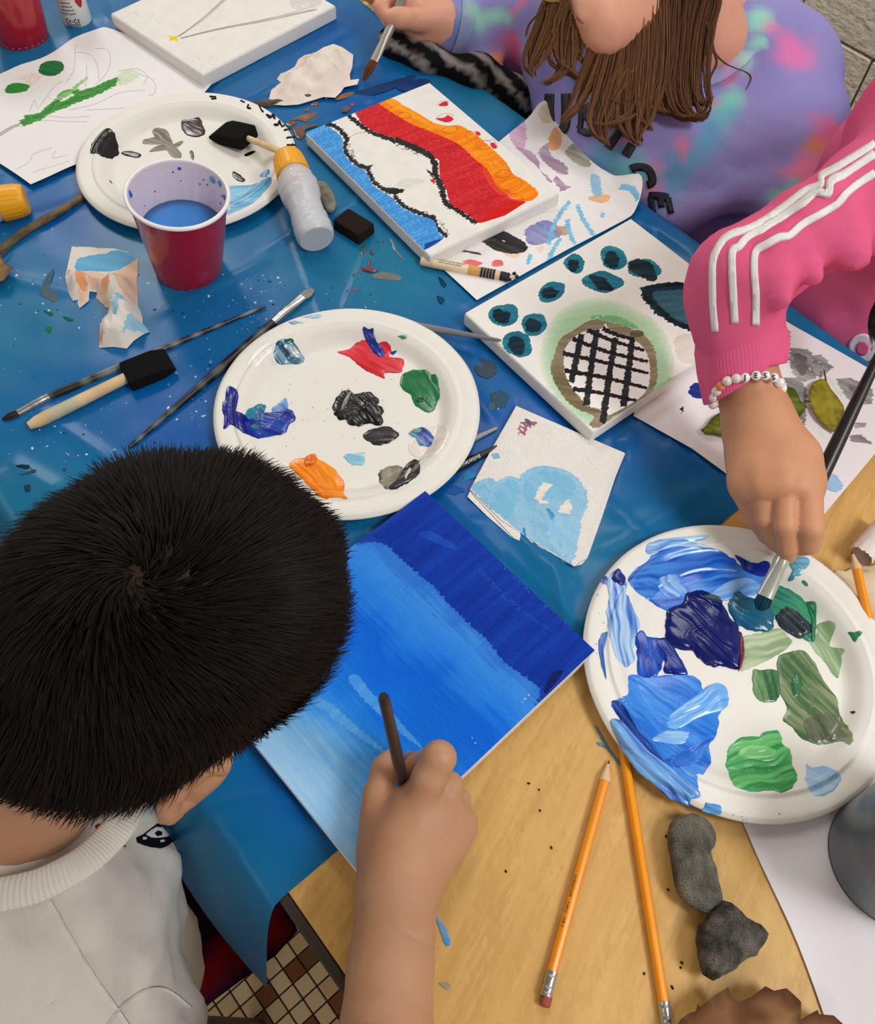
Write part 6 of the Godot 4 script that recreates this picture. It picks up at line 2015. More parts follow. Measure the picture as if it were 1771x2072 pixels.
func crumples() -> void:
	var z := func(a: Array) -> PackedVector2Array: return zc(0, 350, 5.06, a)
	var ol: PackedVector2Array = z.call([710, 695, 900, 700, 1150, 715, 1290, 755, 1392, 825, 1392, 960, 1378, 1040, 1388, 1160, 1390, 1310, 1412, 1350, 1440, 1430, 1440, 1480, 1508, 1568, 1440, 1600, 1350, 1660, 1275, 1742, 1130, 1725, 990, 1735, 1000, 1480, 1050, 1478, 1075, 1390, 1105, 1320, 1060, 1322, 960, 1220, 970, 1165, 890, 1155, 885, 1250, 790, 1326, 768, 1280, 775, 1240, 720, 1252, 680, 1180, 655, 1080, 640, 1005, 665, 900])
	var k := frame_for(ol, 0.012, 2200, S(232, 226, 218))
	k.mottle(S(206, 188, 172), 0.25, 0.5)
	k.poly(tp(k, smooth(z.call([755, 920, 780, 850, 860, 820, 950, 800, 1080, 790, 1160, 740, 1290, 760, 1380, 830, 1280, 920, 1180, 970, 1050, 990, 900, 975, 800, 990, 760, 960]), 3)), S(86, 164, 208), S(124, 186, 216), 0.2, 0.8, 4.0)
	for e in [[1390, 830, 1260, 940, 1150, 1000, 1200, 1100, 1390, 1200, 1395, 1000], [790, 1030, 840, 990, 960, 990, 1060, 1040, 1040, 1120, 930, 1150, 880, 1080, 860, 1250, 790, 1310, 800, 1180], [960, 1220, 1060, 1150, 1160, 1120, 1160, 1200, 1060, 1310], [1080, 1350, 1190, 1350, 1160, 1450, 1060, 1500], [990, 1620, 1050, 1600, 1090, 1670, 1010, 1720], [1200, 1080, 1390, 1120, 1390, 1300, 1280, 1280]]:
		k.poly(tp(k, smooth(z.call(e), 3)), S(226, 178, 148), S(236, 204, 180), 0.6, 0.9, 5.0, 0.85, 0.1)
	for e in [[800, 1040, 880, 1070, 890, 1120, 830, 1200], [1070, 1170, 1160, 1150, 1150, 1230, 1090, 1240], [1000, 1640, 1070, 1650, 1030, 1700]]:
		k.poly(tp(k, smooth(z.call(e), 3)), S(226, 142, 84), S(236, 176, 130), 0.6, 0.9, 4.0, 0.85)
	for e in [[1190, 1390, 1260, 1380, 1220, 1560, 1170, 1520], [1330, 1560, 1450, 1490, 1500, 1570, 1320, 1620, 1250, 1660], [1180, 1280, 1300, 1330, 1310, 1400, 1240, 1380]]:
		k.poly(tp(k, smooth(z.call(e), 3)), S(120, 186, 220), S(170, 208, 226), 0.6, 0.9, 4.0, 0.9, 0.1)
	for e in [[670, 940, 710, 950, 700, 1000, 660, 1000], [745, 700, 780, 700, 770, 720]]:
		k.poly(tp(k, smooth(z.call(e), 3)), S(190, 160, 140), S(210, 186, 168), 0.6, 0.9, 3.0, 0.8)
	var yb := W(180, 545, 0.01).z
	var m := sheet(ol, 0.012, 0.0048, func(x, y, e):
		var f := smoothstep(yb - 0.004, yb + 0.03, y)
		return 0.0035 + smoothstep(0.0, 0.012, e) * (0.003 + f * 0.014 + (0.0015 + f * 0.012) * crumple(x, y, 2300.0, 5.0)), 0.0005, k)
	tag(put("crumpled_tissue", m, paper_mat(k, 0.92)), "crumpled white tissue stained blue and orange in front of the red cup", "tissue")
	z = func(a: Array) -> PackedVector2Array: return zc(400, 0, 3.935, a)
	ol = z.call([560, 772, 580, 690, 640, 610, 625, 600, 655, 555, 700, 540, 770, 500, 800, 440, 850, 408, 930, 390, 1000, 345, 1080, 318, 1150, 345, 1238, 405, 1230, 500, 1210, 560, 1215, 605, 1285, 597, 1270, 640, 1165, 662, 1140, 700, 1092, 745, 1000, 740, 900, 770, 800, 800, 690, 808, 600, 800])
	k = frame_for(ol, 0.012, 1800, S(232, 224, 214))
	k.mottle(S(222, 186, 162), 0.3, 0.35)
	k.poly(tp(k, smooth(z.call([760, 540, 860, 430, 1000, 380, 1060, 370, 1000, 440, 880, 500, 780, 580]), 3)), S(222, 184, 156), S(230, 206, 190), 0.6, 0.9, 5.0, 0.6, 0.2)
	m = sheet(ol, 0.012, 0.0058, func(x, y, e): return 0.006 + smoothstep(0.0, 0.035, e) * (0.010 + 0.012 * crumple(x, y, 1500.0, 77.0)) + 0.005 * crumple(x, y, 3000.0, 9.0) * smoothstep(0, 0.01, e), 0.0006, k)
	tag(put("crumpled_napkin", m, paper_mat(k, 0.92)), "crumpled off-white napkin near the table's far edge, in front of the held brush", "napkin")
	ol = xy([1688, 1158, 1700, 1150, 1716, 1152, 1728, 1146, 1745, 1140, 1766, 1142, 1800, 1130, 1840, 1200, 1830, 1290, 1790, 1330, 1740, 1250, 1715, 1200])
	m = sheet(ol, 0.008, 0.007, func(x, y, e): return 0.003 + smoothstep(0.0, 0.02, e) * (0.010 + 0.010 * crumple(x, y, 1300.0, 41.0)), 0.001)
	var towel := mat(S(236, 216, 182), 0.95, 0.2)
	bumpy(towel, grain(0.2, 6.0), 60.0, 0.6)
	tag(put("crumpled_towel", m, towel), "crumpled beige paper towel under the pencil at the painted plate's right", "paper towel")
	# a curled strip of tissue
	var a := W(1742, 1128, 0.014)
	var b := W(1800, 1060, 0.016)
	var rr := []
	var d := (b - a).normalized()
	var bs := frame_of(d)
	for i in 10:
		var t := i / 9.0
		var ring := PackedVector3Array()
		for j in 40:
			var an := -TAU * 1.15 * j / 39.0 + 0.4
			var r := 0.012 - 0.004 * j / 39.0 + 0.0012 * N(j * 90.0, i * 60.0)
			ring.append(a.lerp(b, t) + (bs.x * cos(an) + bs.z * sin(an)) * r + d * (0.002 * N(j * 130.0, 3.0) if i == 0 else 0.0))
		rr.append(ring)
	var mb := MB.new()
	mb.rings(rr, false, [], false, false)
	var cu := mat(S(232, 216, 206), 0.95, 0.2)
	tag(put("rolled_tissue", mb.mesh(), bumpy(cu, grain(0.2, 6.0), 60.0, 0.5)), "rolled-up scrap of tissue lying beyond the beige crumpled towel", "tissue")

# ---------------------------------------------------------------- drips and splashes on the cloth
func drops() -> void:
	var cl: Node3D = get_node("tablecloth")
	var flat := func(q: Vector2) -> float: return cloth_h(W(q.x, q.y)) + 0.0003
	var z := func(a: Array) -> PackedVector2Array: return zc(400, 0, 3.935, a)
	var br := L(126, 74, 40)
	var br2 := L(90, 66, 56)
	for e in [[[730, 960, 790, 935, 870, 905, 950, 900, 945, 925, 890, 945, 870, 970, 800, 955], 0], [[760, 1010, 850, 1000, 950, 985, 940, 1005, 860, 1030, 850, 1085, 800, 1110, 760, 1060], 1], [[905, 830, 945, 808, 970, 825, 950, 845, 915, 843], 0], [[1095, 785, 1150, 750, 1230, 732, 1250, 745, 1190, 775, 1120, 795], 0], [[1145, 880, 1190, 845, 1220, 860, 1200, 885, 1150, 893], 1], [[1010, 770, 1035, 765, 1025, 805], 0], [[855, 890, 880, 860, 890, 880], 0], [[700, 985, 760, 960, 790, 980, 740, 1010], 1]]:
		var pts: PackedVector2Array = z.call(e[0])
		blob(cl, Vector3.ZERO, pts, 0.0006, br if e[1] == 0 else br2, L(150, 100, 66) if e[1] == 0 else L(120, 84, 60), 0.5, 1.0, null, "paint_smear", flat.call(pts[0]))
	z = func(a: Array) -> PackedVector2Array: return zc(600, 150, 3.22, a)
	for e in [[[400, 1260, 470, 1265, 530, 1275, 500, 1290, 430, 1280], L(120, 30, 40)], [[360, 1310, 400, 1290, 430, 1305, 390, 1325], L(90, 26, 44)], [[500, 1310, 560, 1290, 640, 1300, 690, 1320, 670, 1345, 580, 1340, 520, 1330], L(110, 118, 110)], [[320, 1410, 360, 1400, 390, 1415, 350, 1425], L(150, 40, 46)], [[415, 1170, 440, 1110, 470, 1120, 440, 1190], L(60, 90, 96)], [[485, 1140, 498, 1145, 494, 1175, 484, 1165], L(140, 40, 50)], [[465, 1210, 480, 1215, 478, 1270, 466, 1260], L(130, 36, 46)], [[600, 1060, 640, 1100, 650, 1150, 690, 1190, 700, 1215, 680, 1200, 640, 1150, 615, 1100], L(90, 120, 130)], [[355, 190, 375, 188, 380, 200, 362, 206], L(170, 24, 30)]]:
		var pts: PackedVector2Array = z.call(e[0])
		blob(cl, Vector3.ZERO, pts, 0.0007, e[1], e[1].lerp(L(120, 110, 110), 0.4), 0.5, 1.0, null, "paint_smear", flat.call(pts[0]))
	for e in [[[960, 740, 975, 728, 1000, 735, 1003, 755, 985, 765, 965, 758], L(70, 78, 78)], [[990, 800, 1010, 790, 1030, 800, 1020, 825, 1000, 822], L(60, 84, 96)], [[985, 815, 1000, 815, 1005, 828, 990, 830], L(70, 100, 112)], [[888, 560, 905, 575, 897, 582], L(20, 60, 70)], [[884, 598, 900, 604, 892, 616], L(20, 66, 90)], [[945, 952, 970, 955, 1000, 948, 985, 960, 955, 968, 935, 975], L(60, 140, 196)], [[900, 990, 925, 985, 940, 992, 915, 1000], L(40, 90, 170)], [[80, 590, 104, 545, 108, 552, 94, 580, 118, 596, 112, 612, 96, 606], L(84, 104, 104)], [[88, 628, 108, 634, 102, 640], L(24, 100, 60)], [[128, 640, 148, 646, 138, 650], L(24, 100, 60)], [[90, 665, 104, 662, 100, 674], L(30, 120, 50)], [[30, 942, 55, 940, 62, 946, 45, 948], L(20, 40, 50)], [[48, 982, 62, 980, 60, 992, 52, 994], L(30, 52, 60)], [[36, 962, 70, 950, 66, 958], L(60, 70, 60)], [[700, 190, 740, 180, 790, 165, 840, 150, 830, 165, 780, 185, 720, 200], L(34, 52, 96)], [[800, 175, 850, 160, 870, 165, 830, 185], L(30, 50, 104)]]:
		var pts := xy(e[0])
		blob(cl, Vector3.ZERO, pts, 0.0003, e[1], e[1].lerp(L(20, 90, 140), 0.35), 0.5, 1.0, M.matte, "paint_smear", flat.call(pts[0]))
	# small drops, far too many to count
	var mb := MB.new()
	var areas := [[470, 560, 585, 690, 90, 0], [250, 560, 470, 650, 30, 0], [0, 480, 260, 960, 70, 0], [60, 860, 330, 960, 30, 0], [330, 670, 440, 860, 40, 0], [700, 480, 800, 640, 26, 1], [620, 560, 760, 640, 18, 0], [900, 700, 1010, 860, 14, 1], [1100, 880, 1200, 1200, 6, 0], [380, 780, 430, 900, 16, 0], [0, 440, 120, 700, 20, 0], [780, 120, 900, 180, 8, 0]]
	for a in areas:
		for i in a[4]:
			var q := Vector2(rng.randf_range(a[0], a[2]), rng.randf_range(a[1], a[3]))
			var p := W(q.x, q.y)
			p.y = T + cloth_h(p) + 0.0002
			var r: float = 0.0004 + 0.0014 * pow(rng.randf(), 3.0)
			var c: Color = [L(190, 214, 232), L(110, 176, 224), L(60, 130, 204), L(214, 222, 228), L(20, 40, 60)][rng.randi() % 5] if a[5] == 0 else [L(150, 50, 56), L(150, 160, 160), L(60, 80, 80)][rng.randi() % 3]
			var st := rng.randf_range(0.6, 1.8)
			var an := rng.randf() * TAU
			var rings := []
			for k in [[1.0, -0.0006], [0.85, 0.0002], [0.4, 0.0004], [0.01, 0.00045]]:
				var ring := PackedVector3Array()
				for j in 8:
					var t := -TAU * j / 8.0
					var o := Vector2(cos(t) * r * st * k[0], sin(t) * r * k[0]).rotated(an)
					ring.append(p + Vector3(o.x, k[1], o.y))
				rings.append(ring)
			mb.rings(rings, true, [c, c, c, c], false, false)
	var o2 := put("paint_splatter", mb.mesh(), M.paint, cl)
	o2.set_meta("kind", "stuff")
	# paint on the bare wood
	var tb: Node3D = get_node("table")
	for e in [[[878, 1850, 888, 1858, 905, 1885, 912, 1905, 906, 1913, 898, 1905, 892, 1885], L(70, 150, 210)], [[890, 1990, 905, 1988, 914, 1996, 900, 2001], L(150, 150, 130)], [[1203, 1468, 1212, 1476, 1240, 1530, 1268, 1560, 1250, 1545, 1222, 1505], L(80, 110, 130)], [[1208, 1502, 1222, 1508, 1226, 1514, 1212, 1508], L(70, 120, 180)]]:
		blob(tb, Vector3.ZERO, xy(e[0]), 0.0004, e[1], e[1].lerp(L(200, 200, 190), 0.2), 0.4, 0.8, null, "paint_smear", 0.0002)

# ---------------------------------------------------------------- people
func P3(a: Array) -> Vector3:
	return D(a[0], a[1], a[2])

func chain(f: Field, pts: Array, k := 0.004) -> void:       # each entry: photo x, photo y, depth, radius
	for i in pts.size() - 1:
		f.cap(P3(pts[i]), P3(pts[i + 1]), pts[i][3], pts[i + 1][3], k)

func box_of(pts: Array, pad: float, step: float) -> Field:
	var lo := Vector3(1e9, 1e9, 1e9)
	var hi := -lo
	for p in pts:
		lo = lo.min(P3(p))
		hi = hi.max(P3(p))
	var f := Field.new()
	f.start(lo - Vector3.ONE * pad, hi + Vector3.ONE * pad, step)
	return f

func skin_tone(c: Color) -> Callable:
	return func(p: Vector3) -> Color:
		var k := 0.5 + 0.8 * N(p.x * 900, p.y * 900, p.z * 900)
		var r := smoothstep(0.1, 0.4, N(p.x * 1500, p.y * 1500, p.z * 1500 + 70))
		return c.lerp(Color(c.r * 0.9, c.g * 0.82, c.b * 0.78), clampf(k * 0.5 + r * 0.3, 0, 1))

func nail(f: Field, mb: MB, at: Array, dirp: Array, len_: float, wd: float) -> void:
	pass

func camv(x: float, y: float, z: float) -> Vector3:
	return (cam_r * x + cam_d * y + cam_f * z).normalized()

func strand(mb: MB, pts: Array, w: float, c0: Color, c1: Color, up: Vector3) -> void:   # a flat tapering hair
	var n := pts.size()
	var a0 := mb.v.size()
	for i in n:
		var t := float(i) / (n - 1)
		var d: Vector3 = pts[mini(i + 1, n - 1)] - pts[maxi(i - 1, 0)]
		var s := d.cross(up).normalized() * (w * (1.0 - 0.85 * t * t))
		var c := c0.lerp(c1, t)
		mb.p(pts[i] - s, Vector2(0, t), c)
		mb.p(pts[i] + s, Vector2(1, t), c)
	for i in n - 1:
		mb.q(a0 + i * 2, a0 + i * 2 + 1, a0 + i * 2 + 3, a0 + i * 2 + 2)

func boy() -> void:
	var base := D(0, 2050, 0.85)
	var o := thing("person", Vector3(base.x, 0, base.z), "boy with short black hair and white sweatshirt, painting the blue canvas", "person")
	var skin := L(188, 142, 110)
	# head
	var C := D(358, 1238, 0.468)
	var U := camv(0.527, -0.463, -0.712)
	var F := camv(0.716, -0.21, 0.666)
	F = (F - U * F.dot(U)).normalized()
	var R := F.cross(U)
	var hb := Basis(F, U, R)
	var hp := func(f: float, u: float, r: float) -> Vector3: return C + F * f + U * u + R * r
	var nk0: Vector3 = hp.call(-0.04, -0.06, 0.0)
	var nk1 := D(25, 1650, 0.60)
	var f := Field.new()
	f.start(C - Vector3.ONE * 0.21, C + Vector3.ONE * 0.19, 0.004)
	f.ell(C, hb, Vector3(0.094, 0.09, 0.077), 0.01)
	f.ell(hp.call(0.032, -0.055, 0.0), hb, Vector3(0.06, 0.066, 0.055), 0.02)
	f.cap(hp.call(0.06, -0.115, -0.012), hp.call(0.06, -0.115, 0.012), 0.017, 0.017, 0.02)
	f.cap(hp.call(-0.005, -0.09, 0.048), hp.call(0.055, -0.115, 0.015), 0.013, 0.014, 0.02)
	f.cap(hp.call(-0.005, -0.09, -0.048), hp.call(0.055, -0.115, -0.015), 0.013, 0.014, 0.02)
	f.cap(hp.call(0.088, -0.03, 0.0), hp.call(0.105, -0.062, 0.0), 0.006, 0.010, 0.01)
	f.cap(hp.call(0.082, -0.012, -0.035), hp.call(0.082, -0.012, 0.035), 0.009, 0.009, 0.014)
	for s in [-1.0, 1.0]:
		f.cap(hp.call(0.098, -0.064, 0.009 * s), hp.call(0.092, -0.066, 0.011 * s), 0.006, 0.006, 0.006)
		f.ell(hp.call(0.078, -0.03, 0.032 * s), hb, Vector3(0.012, 0.012, 0.015), 0.006)
		f.cap(hp.call(0.088, -0.088, 0.0), hp.call(0.082, -0.089, 0.018 * s), 0.006, 0.004, 0.006)
		f.cap(hp.call(0.086, -0.097, 0.0), hp.call(0.08, -0.096, 0.015 * s), 0.0065, 0.004, 0.006)
	# ears: rim, lobe and the hollow between them; the far one mirrors the near one
	var er := [[452, 1556, 0.494, 0.0044], [444, 1538, 0.489, 0.0046], [415, 1545, 0.487, 0.0048], [386, 1572, 0.489, 0.0050], [360, 1604, 0.494, 0.0052], [340, 1634, 0.500, 0.0060], [342, 1646, 0.506, 0.0064], [362, 1636, 0.510, 0.0050]]
	chain(f, er, 0.005)
	chain(f, [[426, 1564, 0.512, 0.008], [376, 1616, 0.519, 0.007]], 0.006)
	chain(f, [[408, 1590, 0.507, 0.004], [396, 1602, 0.509, 0.004]], 0.004)
	for i in er.size() - 1:
		var p0 := P3(er[i]) - R * (2.0 * (P3(er[i]) - C).dot(R))
		var p1 := P3(er[i + 1]) - R * (2.0 * (P3(er[i + 1]) - C).dot(R))
		f.cap(p0, p1, er[i][3], er[i + 1][3], 0.005)
	f.cap(hp.call(0.0, -0.03, 0.04), D(405, 1555, 0.548), 0.032, 0.014, 0.02)
	f.cap(hp.call(0.0, -0.03, -0.04), D(405, 1555, 0.548) - R * (2.0 * (D(405, 1555, 0.548) - C).dot(R)), 0.032, 0.014, 0.02)
	f.ell(hp.call(-0.028, -0.035, 0.006), hb, Vector3(0.078, 0.072, 0.074), 0.01)
	f.cap(nk0, nk1, 0.047, 0.049, 0.03)
	var mb := MB.new()
	f.net(mb)
	var st := skin_tone(skin)
	var hairy := func(p: Vector3) -> float:                       # above 0 where hair grows
		var q := (p - C)
		var l := Vector3(q.dot(F), q.dot(U), q.dot(R)) / 0.085
		var lim := lerpf(-1.12, 0.42, smoothstep(-0.75, 1.05, l.x))
		if absf(l.z) > 0.55:
			lim = lerpf(lim, -0.42 if l.x < 0.5 else 0.0, smoothstep(0.55, 0.8, absf(l.z)) * smoothstep(-0.7, -0.2, l.x))
		return l.y - lim
	tint(mb, 0, func(p: Vector3) -> Color:
		var c: Color = st.call(p)
		return c.lerp(L(16, 14, 13), 0.95 * smoothstep(-0.02, 0.1, hairy.call(p))))
	# right forearm and hand, each on a finer grid, in the same skin
	var n0 := mb.v.size()
	var nh := n0
	var arm := [[800, 1830, 0.562, 0.0262], [790, 1960, 0.535, 0.0255], [782, 2080, 0.513, 0.0262], [760, 2330, 0.475, 0.033], [720, 2520, 0.46, 0.037]]
	var fa := box_of(arm, 0.05, 0.005)
	chain(fa, arm, 0.012)
	var hand := [[690, 1440, 0.635, 0], [980, 1900, 0.53, 0], [980, 1440, 0.53, 0]]
	var fh := box_of(hand, 0.02, 0.0026)
	chain(fh, [[802, 1900, 0.546, 0.0256], [802, 1800, 0.571, 0.0255], [822, 1715, 0.588, 0.0265], [846, 1655, 0.596, 0.0225]], 0.014)
	chain(fh, [[822, 1770, 0.583, 0.024], [880, 1700, 0.598, 0.021], [905, 1672, 0.604, 0.0175]], 0.012)
	chain(fh, [[848, 1622, 0.590, 0.0155], [886, 1640, 0.596, 0.0145], [928, 1668, 0.605, 0.0125]], 0.012)
	chain(fh, [[810, 1800, 0.583, 0.021], [785, 1720, 0.595, 0.018], [768, 1650, 0.603, 0.0138]], 0.012)
	chain(fh, [[772, 1680, 0.603, 0.0138], [766, 1610, 0.606, 0.0108], [778, 1556, 0.610, 0.0090], [790, 1538, 0.612, 0.0080]], 0.005)
	chain(fh, [[846, 1625, 0.588, 0.0140], [868, 1575, 0.580, 0.0118], [889, 1533, 0.579, 0.0116], [868, 1545, 0.597, 0.0108], [840, 1550, 0.612, 0.0095], [826, 1548, 0.618, 0.008]], 0.003)
	chain(fh, [[885, 1640, 0.596, 0.0125], [908, 1592, 0.597, 0.0108], [895, 1578, 0.615, 0.0098], [850, 1566, 0.624, 0.008]], 0.002)
	chain(fh, [[912, 1660, 0.602, 0.0115], [925, 1620, 0.609, 0.0098], [900, 1605, 0.620, 0.009], [866, 1600, 0.626, 0.0078]], 0.002)
	chain(fh, [[930, 1676, 0.607, 0.0105], [936, 1650, 0.615, 0.0085], [910, 1640, 0.622, 0.008], [884, 1632, 0.626, 0.007]], 0.002)
	fh.f = fh.f
	fa.net(mb)
	fh.net(mb)
	tint(mb, n0, st)
	for i in range(n0, mb.v.size()):                              # blue paint on the thumb's knuckle
		if mb.v[i].distance_to(D(775, 1530, 0.601)) < 0.0035 or mb.v[i].distance_to(D(765, 1526, 0.605)) < 0.003:
			mb.col[i] = L(40, 54, 120)
	put("body", mb.mesh(), M.skin, o)
	# nail peeping out behind the brush
	var nm := MB.new()
	for i in 7:
		pass
	lathe(nm, D(829, 1531, 0.6085), camv(0.35, -0.25, -0.9), [[0.0, 0.0044], [0.0006, 0.004], [0.0011, 0.0022], [0.0012, 0.0002]], 14)
	put("fingernail", nm.mesh(), mat(S(150, 120, 120), 0.35), o)
	# hair: a whorl at the crown
	var W0 := (U * 0.87 - F * 0.5).normalized()
	var wa := W0.cross(R).normalized()
	var wb := W0.cross(wa)
	var hm := MB.new()
	var made := 0
	var earc := D(392, 1585, 0.515)
	var earf := D(480, 1545, 0.545)
	while made < 38000:
		var p := mb.v[rng.randi() % nh]
		var nrm := f.grad(p)
		p += frame_of(nrm).x * rng.randf_range(-0.003, 0.003) + frame_of(nrm).z * rng.randf_range(-0.003, 0.003)
		var d := (p - C).normalized()
		var hv: float = hairy.call(p)
		if hv < 0.02 + rng.randf() * 0.06 or p.distance_to(earc) < 0.034 or p.distance_to(earf) < 0.026:
			continue
		made += 1
		var wd := clampf(d.dot(W0), -1, 1)
		var ang := acos(wd)
		var away := (d - W0 * wd).normalized()
		away = (away - nrm * away.dot(nrm)).normalized()
		var spin := nrm.cross(away)
		var sw := 1.1 * exp(-ang * 1.9)
		var tan := (away * cos(sw) + spin * sin(sw)).normalized()
		tan = (tan + spin * (0.35 * N(p.x * 900, p.y * 900, p.z * 900))).normalized()
		var lift := lerpf(0.75, 0.34, smoothstep(0.0, 0.9, ang)) + rng.randf_range(-0.15, 0.22) + 0.4 * N(p.x * 1500, p.y * 1500, p.z * 1500)
		var near := smoothstep(0.03, 0.065, p.distance_to(earc))
		var ln := (0.35 + 0.65 * near) * lerpf(0.013, 0.023, smoothstep(0.05, 0.8, ang)) * smoothstep(-0.15, 0.5, hv) * rng.randf_range(0.75, 1.15) + 0.004
		var dr := (tan * cos(lift) + nrm * sin(lift)).normalized()
		var pts := [p - nrm * 0.001]
		var q := p
		var cd := dr
		for s in 4:
			q += cd * (ln / 4)
			cd = (cd - nrm * 0.14 + tan * 0.1 + Vector3(rng.randf_range(-1, 1), rng.randf_range(-1, 1), rng.randf_range(-1, 1)) * 0.07).normalized()
			pts.append(q)
		var sh := rng.randf()
		var c := L(11, 10, 10).lerp(L(34, 27, 23), sh * sh)
		strand(hm, pts, 0.00042, c, c.lerp(L(32, 26, 23), 0.5), nrm)
	put("hair", hm.mesh(), M.hair, o, "short black hair with a whorl at the crown")
	# white sweatshirt
	var sp := [[-260, 1560, 0.5, 0], [420, 2420, 0.95, 0]]
	var fs := box_of(sp, 0.12, 0.0075)
	chain(fs, [[-330, 1760, 0.66, 0.075], [-60, 1850, 0.61, 0.083], [40, 1900, 0.60, 0.085], [175, 2150, 0.60, 0.078]], 0.04)
	chain(fs, [[60, 1760, 0.61, 0.058], [170, 1800, 0.67, 0.070], [185, 1960, 0.70, 0.080], [120, 2060, 0.86, 0.105]], 0.03)
	chain(fs, [[20, 1960, 0.68, 0.11], [10, 2080, 0.88, 0.115]], 0.04)
	chain(fs, [[175, 2150, 0.60, 0.074], [330, 2420, 0.56, 0.055], [640, 2640, 0.49, 0.043]], 0.03)
	fs.rough(noise, Vector3(700, 700, 700), 0.010)
	fs.rough(noise, Vector3(1700, 1700, 1700), 0.006)
	fs.rough(noise, Vector3(5200, 1500, 2600), 0.0050)
	var sm := MB.new()
	fs.net(sm)
	tint(sm, 0, func(p): return L(208, 203, 194).lerp(L(198, 192, 182), 0.5 + N(p.x * 400, p.y * 400, p.z * 400)))
	put("sweatshirt", sm.mesh(), M.cloth, o)
	# sleeve end round the forearm
	var cm := MB.new()
	var cp := []
	var cr := []
	for k in [[650, 2640, 0.475, 0.046], [730, 2400, 0.472, 0.043], [758, 2240, 0.488, 0.036], [764, 2150, 0.499, 0.033], [765, 2112, 0.503, 0.0325], [766, 2100, 0.505, 0.030]]:
		cp.append(P3(k))
		cr.append(k[3])
	tube(cm, cp, cr, 40)
	for i in cm.v.size():
		cm.col[i] = L(214, 210, 202)
	put("sleeve", cm.mesh(), M.cloth, o)
	# ribbed collar
	var colm := MB.new()
	var cpath := []
	for k in [[-220, 1745, 0.575], [-80, 1808, 0.537], [50, 1800, 0.527], [150, 1756, 0.530], [214, 1704, 0.545], [254, 1650, 0.560], [262, 1600, 0.585], [210, 1540, 0.62], [40, 1500, 0.65], [-180, 1560, 0.66], [-260, 1660, 0.64]]:
		cpath.append(P3(k))
	cpath.append(cpath[0])
	var cs := smooth3(cpath, 40)
	var cc := D(10, 1640, 0.60)
	var rings := []
	for i in cs.size():
		var d: Vector3 = (cs[(i + 1) % (cs.size() - 1)] - cs[maxi(i - 1, 0)]).normalized()
		var outw: Vector3 = cs[i] - cc
		outw = (outw - d * outw.dot(d)).normalized()
		var upw := d.cross(outw).normalized()
		if upw.dot(nk1 - nk0) > 0:
			upw = -upw
		var rib := 0.0005 * (1.0 if i % 4 < 2 else 0.0)
		var ring := PackedVector3Array()
		for j in 12:
			var an := TAU * j / 12.0
			ring.append(cs[i] + (outw * 0.8 - upw * 0.5) * (cos(an) * 0.0115) + (upw * 0.8 + outw * 0.5) * (sin(an) * 0.0042 + rib))
		rings.append(ring)
	colm.rings(rings, true, [], false, false)
	for i in colm.v.size():
		colm.col[i] = L(214, 208, 198)
	put("collar", colm.mesh(), M.cloth, o, "ribbed white collar")
	# seams
	for sg in [[95, 1815, 120, 1855, 165, 1935, 215, 2010, 262, 2080], [210, 2080, 250, 2030, 300, 2000, 340, 2005, 385, 2040]]:
		var sb := MB.new()
		laid(sb, fs, band(smooth(xy(sg), 5, false), 4, 4), 0.0016, 0.35, 0.9, 5.0, L(222, 218, 210))
		put("seam", sb.mesh(), M.cloth, o)
	# printed patch: a plain black and white flower shape and red brush marks
	var pb := MB.new()
	var z := func(a: Array) -> PackedVector2Array: return zc(180, 1560, 4.025, a)
	laid(pb, fs, z.call([385, 545, 440, 520, 500, 470, 560, 430, 620, 470, 650, 530, 680, 580, 640, 610, 590, 630, 500, 620, 430, 600, 395, 585]), 0.0008, 0.35, 0.95, 4.0, L(20, 20, 22))
	laid(pb, fs, z.call([455, 520, 490, 490, 540, 460, 590, 465, 630, 500, 640, 535, 600, 545, 540, 550, 500, 545]), 0.0014, 0.35, 0.95, 4.0, L(206, 202, 196))
	laid(pb, fs, z.call([525, 515, 550, 495, 580, 505, 580, 530, 545, 540]), 0.002, 0.35, 0.95, 3.0, L(20, 20, 22))
	laid(pb, fs, z.call([430, 545, 460, 540, 465, 560, 435, 565]), 0.0014, 0.35, 0.95, 3.0, L(206, 202, 196))
	laid(pb, fs, z.call([570, 570, 605, 560, 610, 580, 580, 585]), 0.0014, 0.35, 0.95, 3.0, L(206, 202, 196))
	for e in [[50, 450, 90, 430, 100, 480, 70, 500], [80, 540, 120, 530, 150, 590, 110, 580], [150, 590, 200, 600, 235, 635, 180, 630], [160, 460, 190, 470, 210, 520, 180, 500], [220, 570, 260, 565, 300, 620, 240, 620]]:
		laid(pb, fs, z.call(e), 0.0008, 0.35, 0.95, 4.0, L(196, 50, 62))
	laid(pb, fs, z.call([290, 380, 370, 370, 375, 440, 340, 490, 310, 440]), 0.0008, 0.35, 0.95, 4.0, L(50, 84, 34))
	put("printed_patch", pb.mesh(), M.cloth, o, "black, white, red and green print on the shirt front")
	# dark trousers
	var tp2 := [[-100, 1650, 0.75, 0], [520, 2150, 1.2, 0]]
	var ft := box_of(tp2, 0.12, 0.012)
	chain(ft, [[20, 2080, 0.93, 0.105], [120, 1960, 0.94, 0.09], [330, 1740, 0.92, 0.066], [420, 1640, 0.93, 0.058], [470, 1560, 1.0, 0.05]], 0.03)
	chain(ft, [[60, 2080, 0.95, 0.10], [200, 2000, 0.96, 0.085], [390, 1830, 0.96, 0.062], [470, 1730, 0.98, 0.056]], 0.03)
	ft.rough(noise, Vector3(900, 900, 900), 0.006)
	var tmb := MB.new()
	ft.net(tmb)
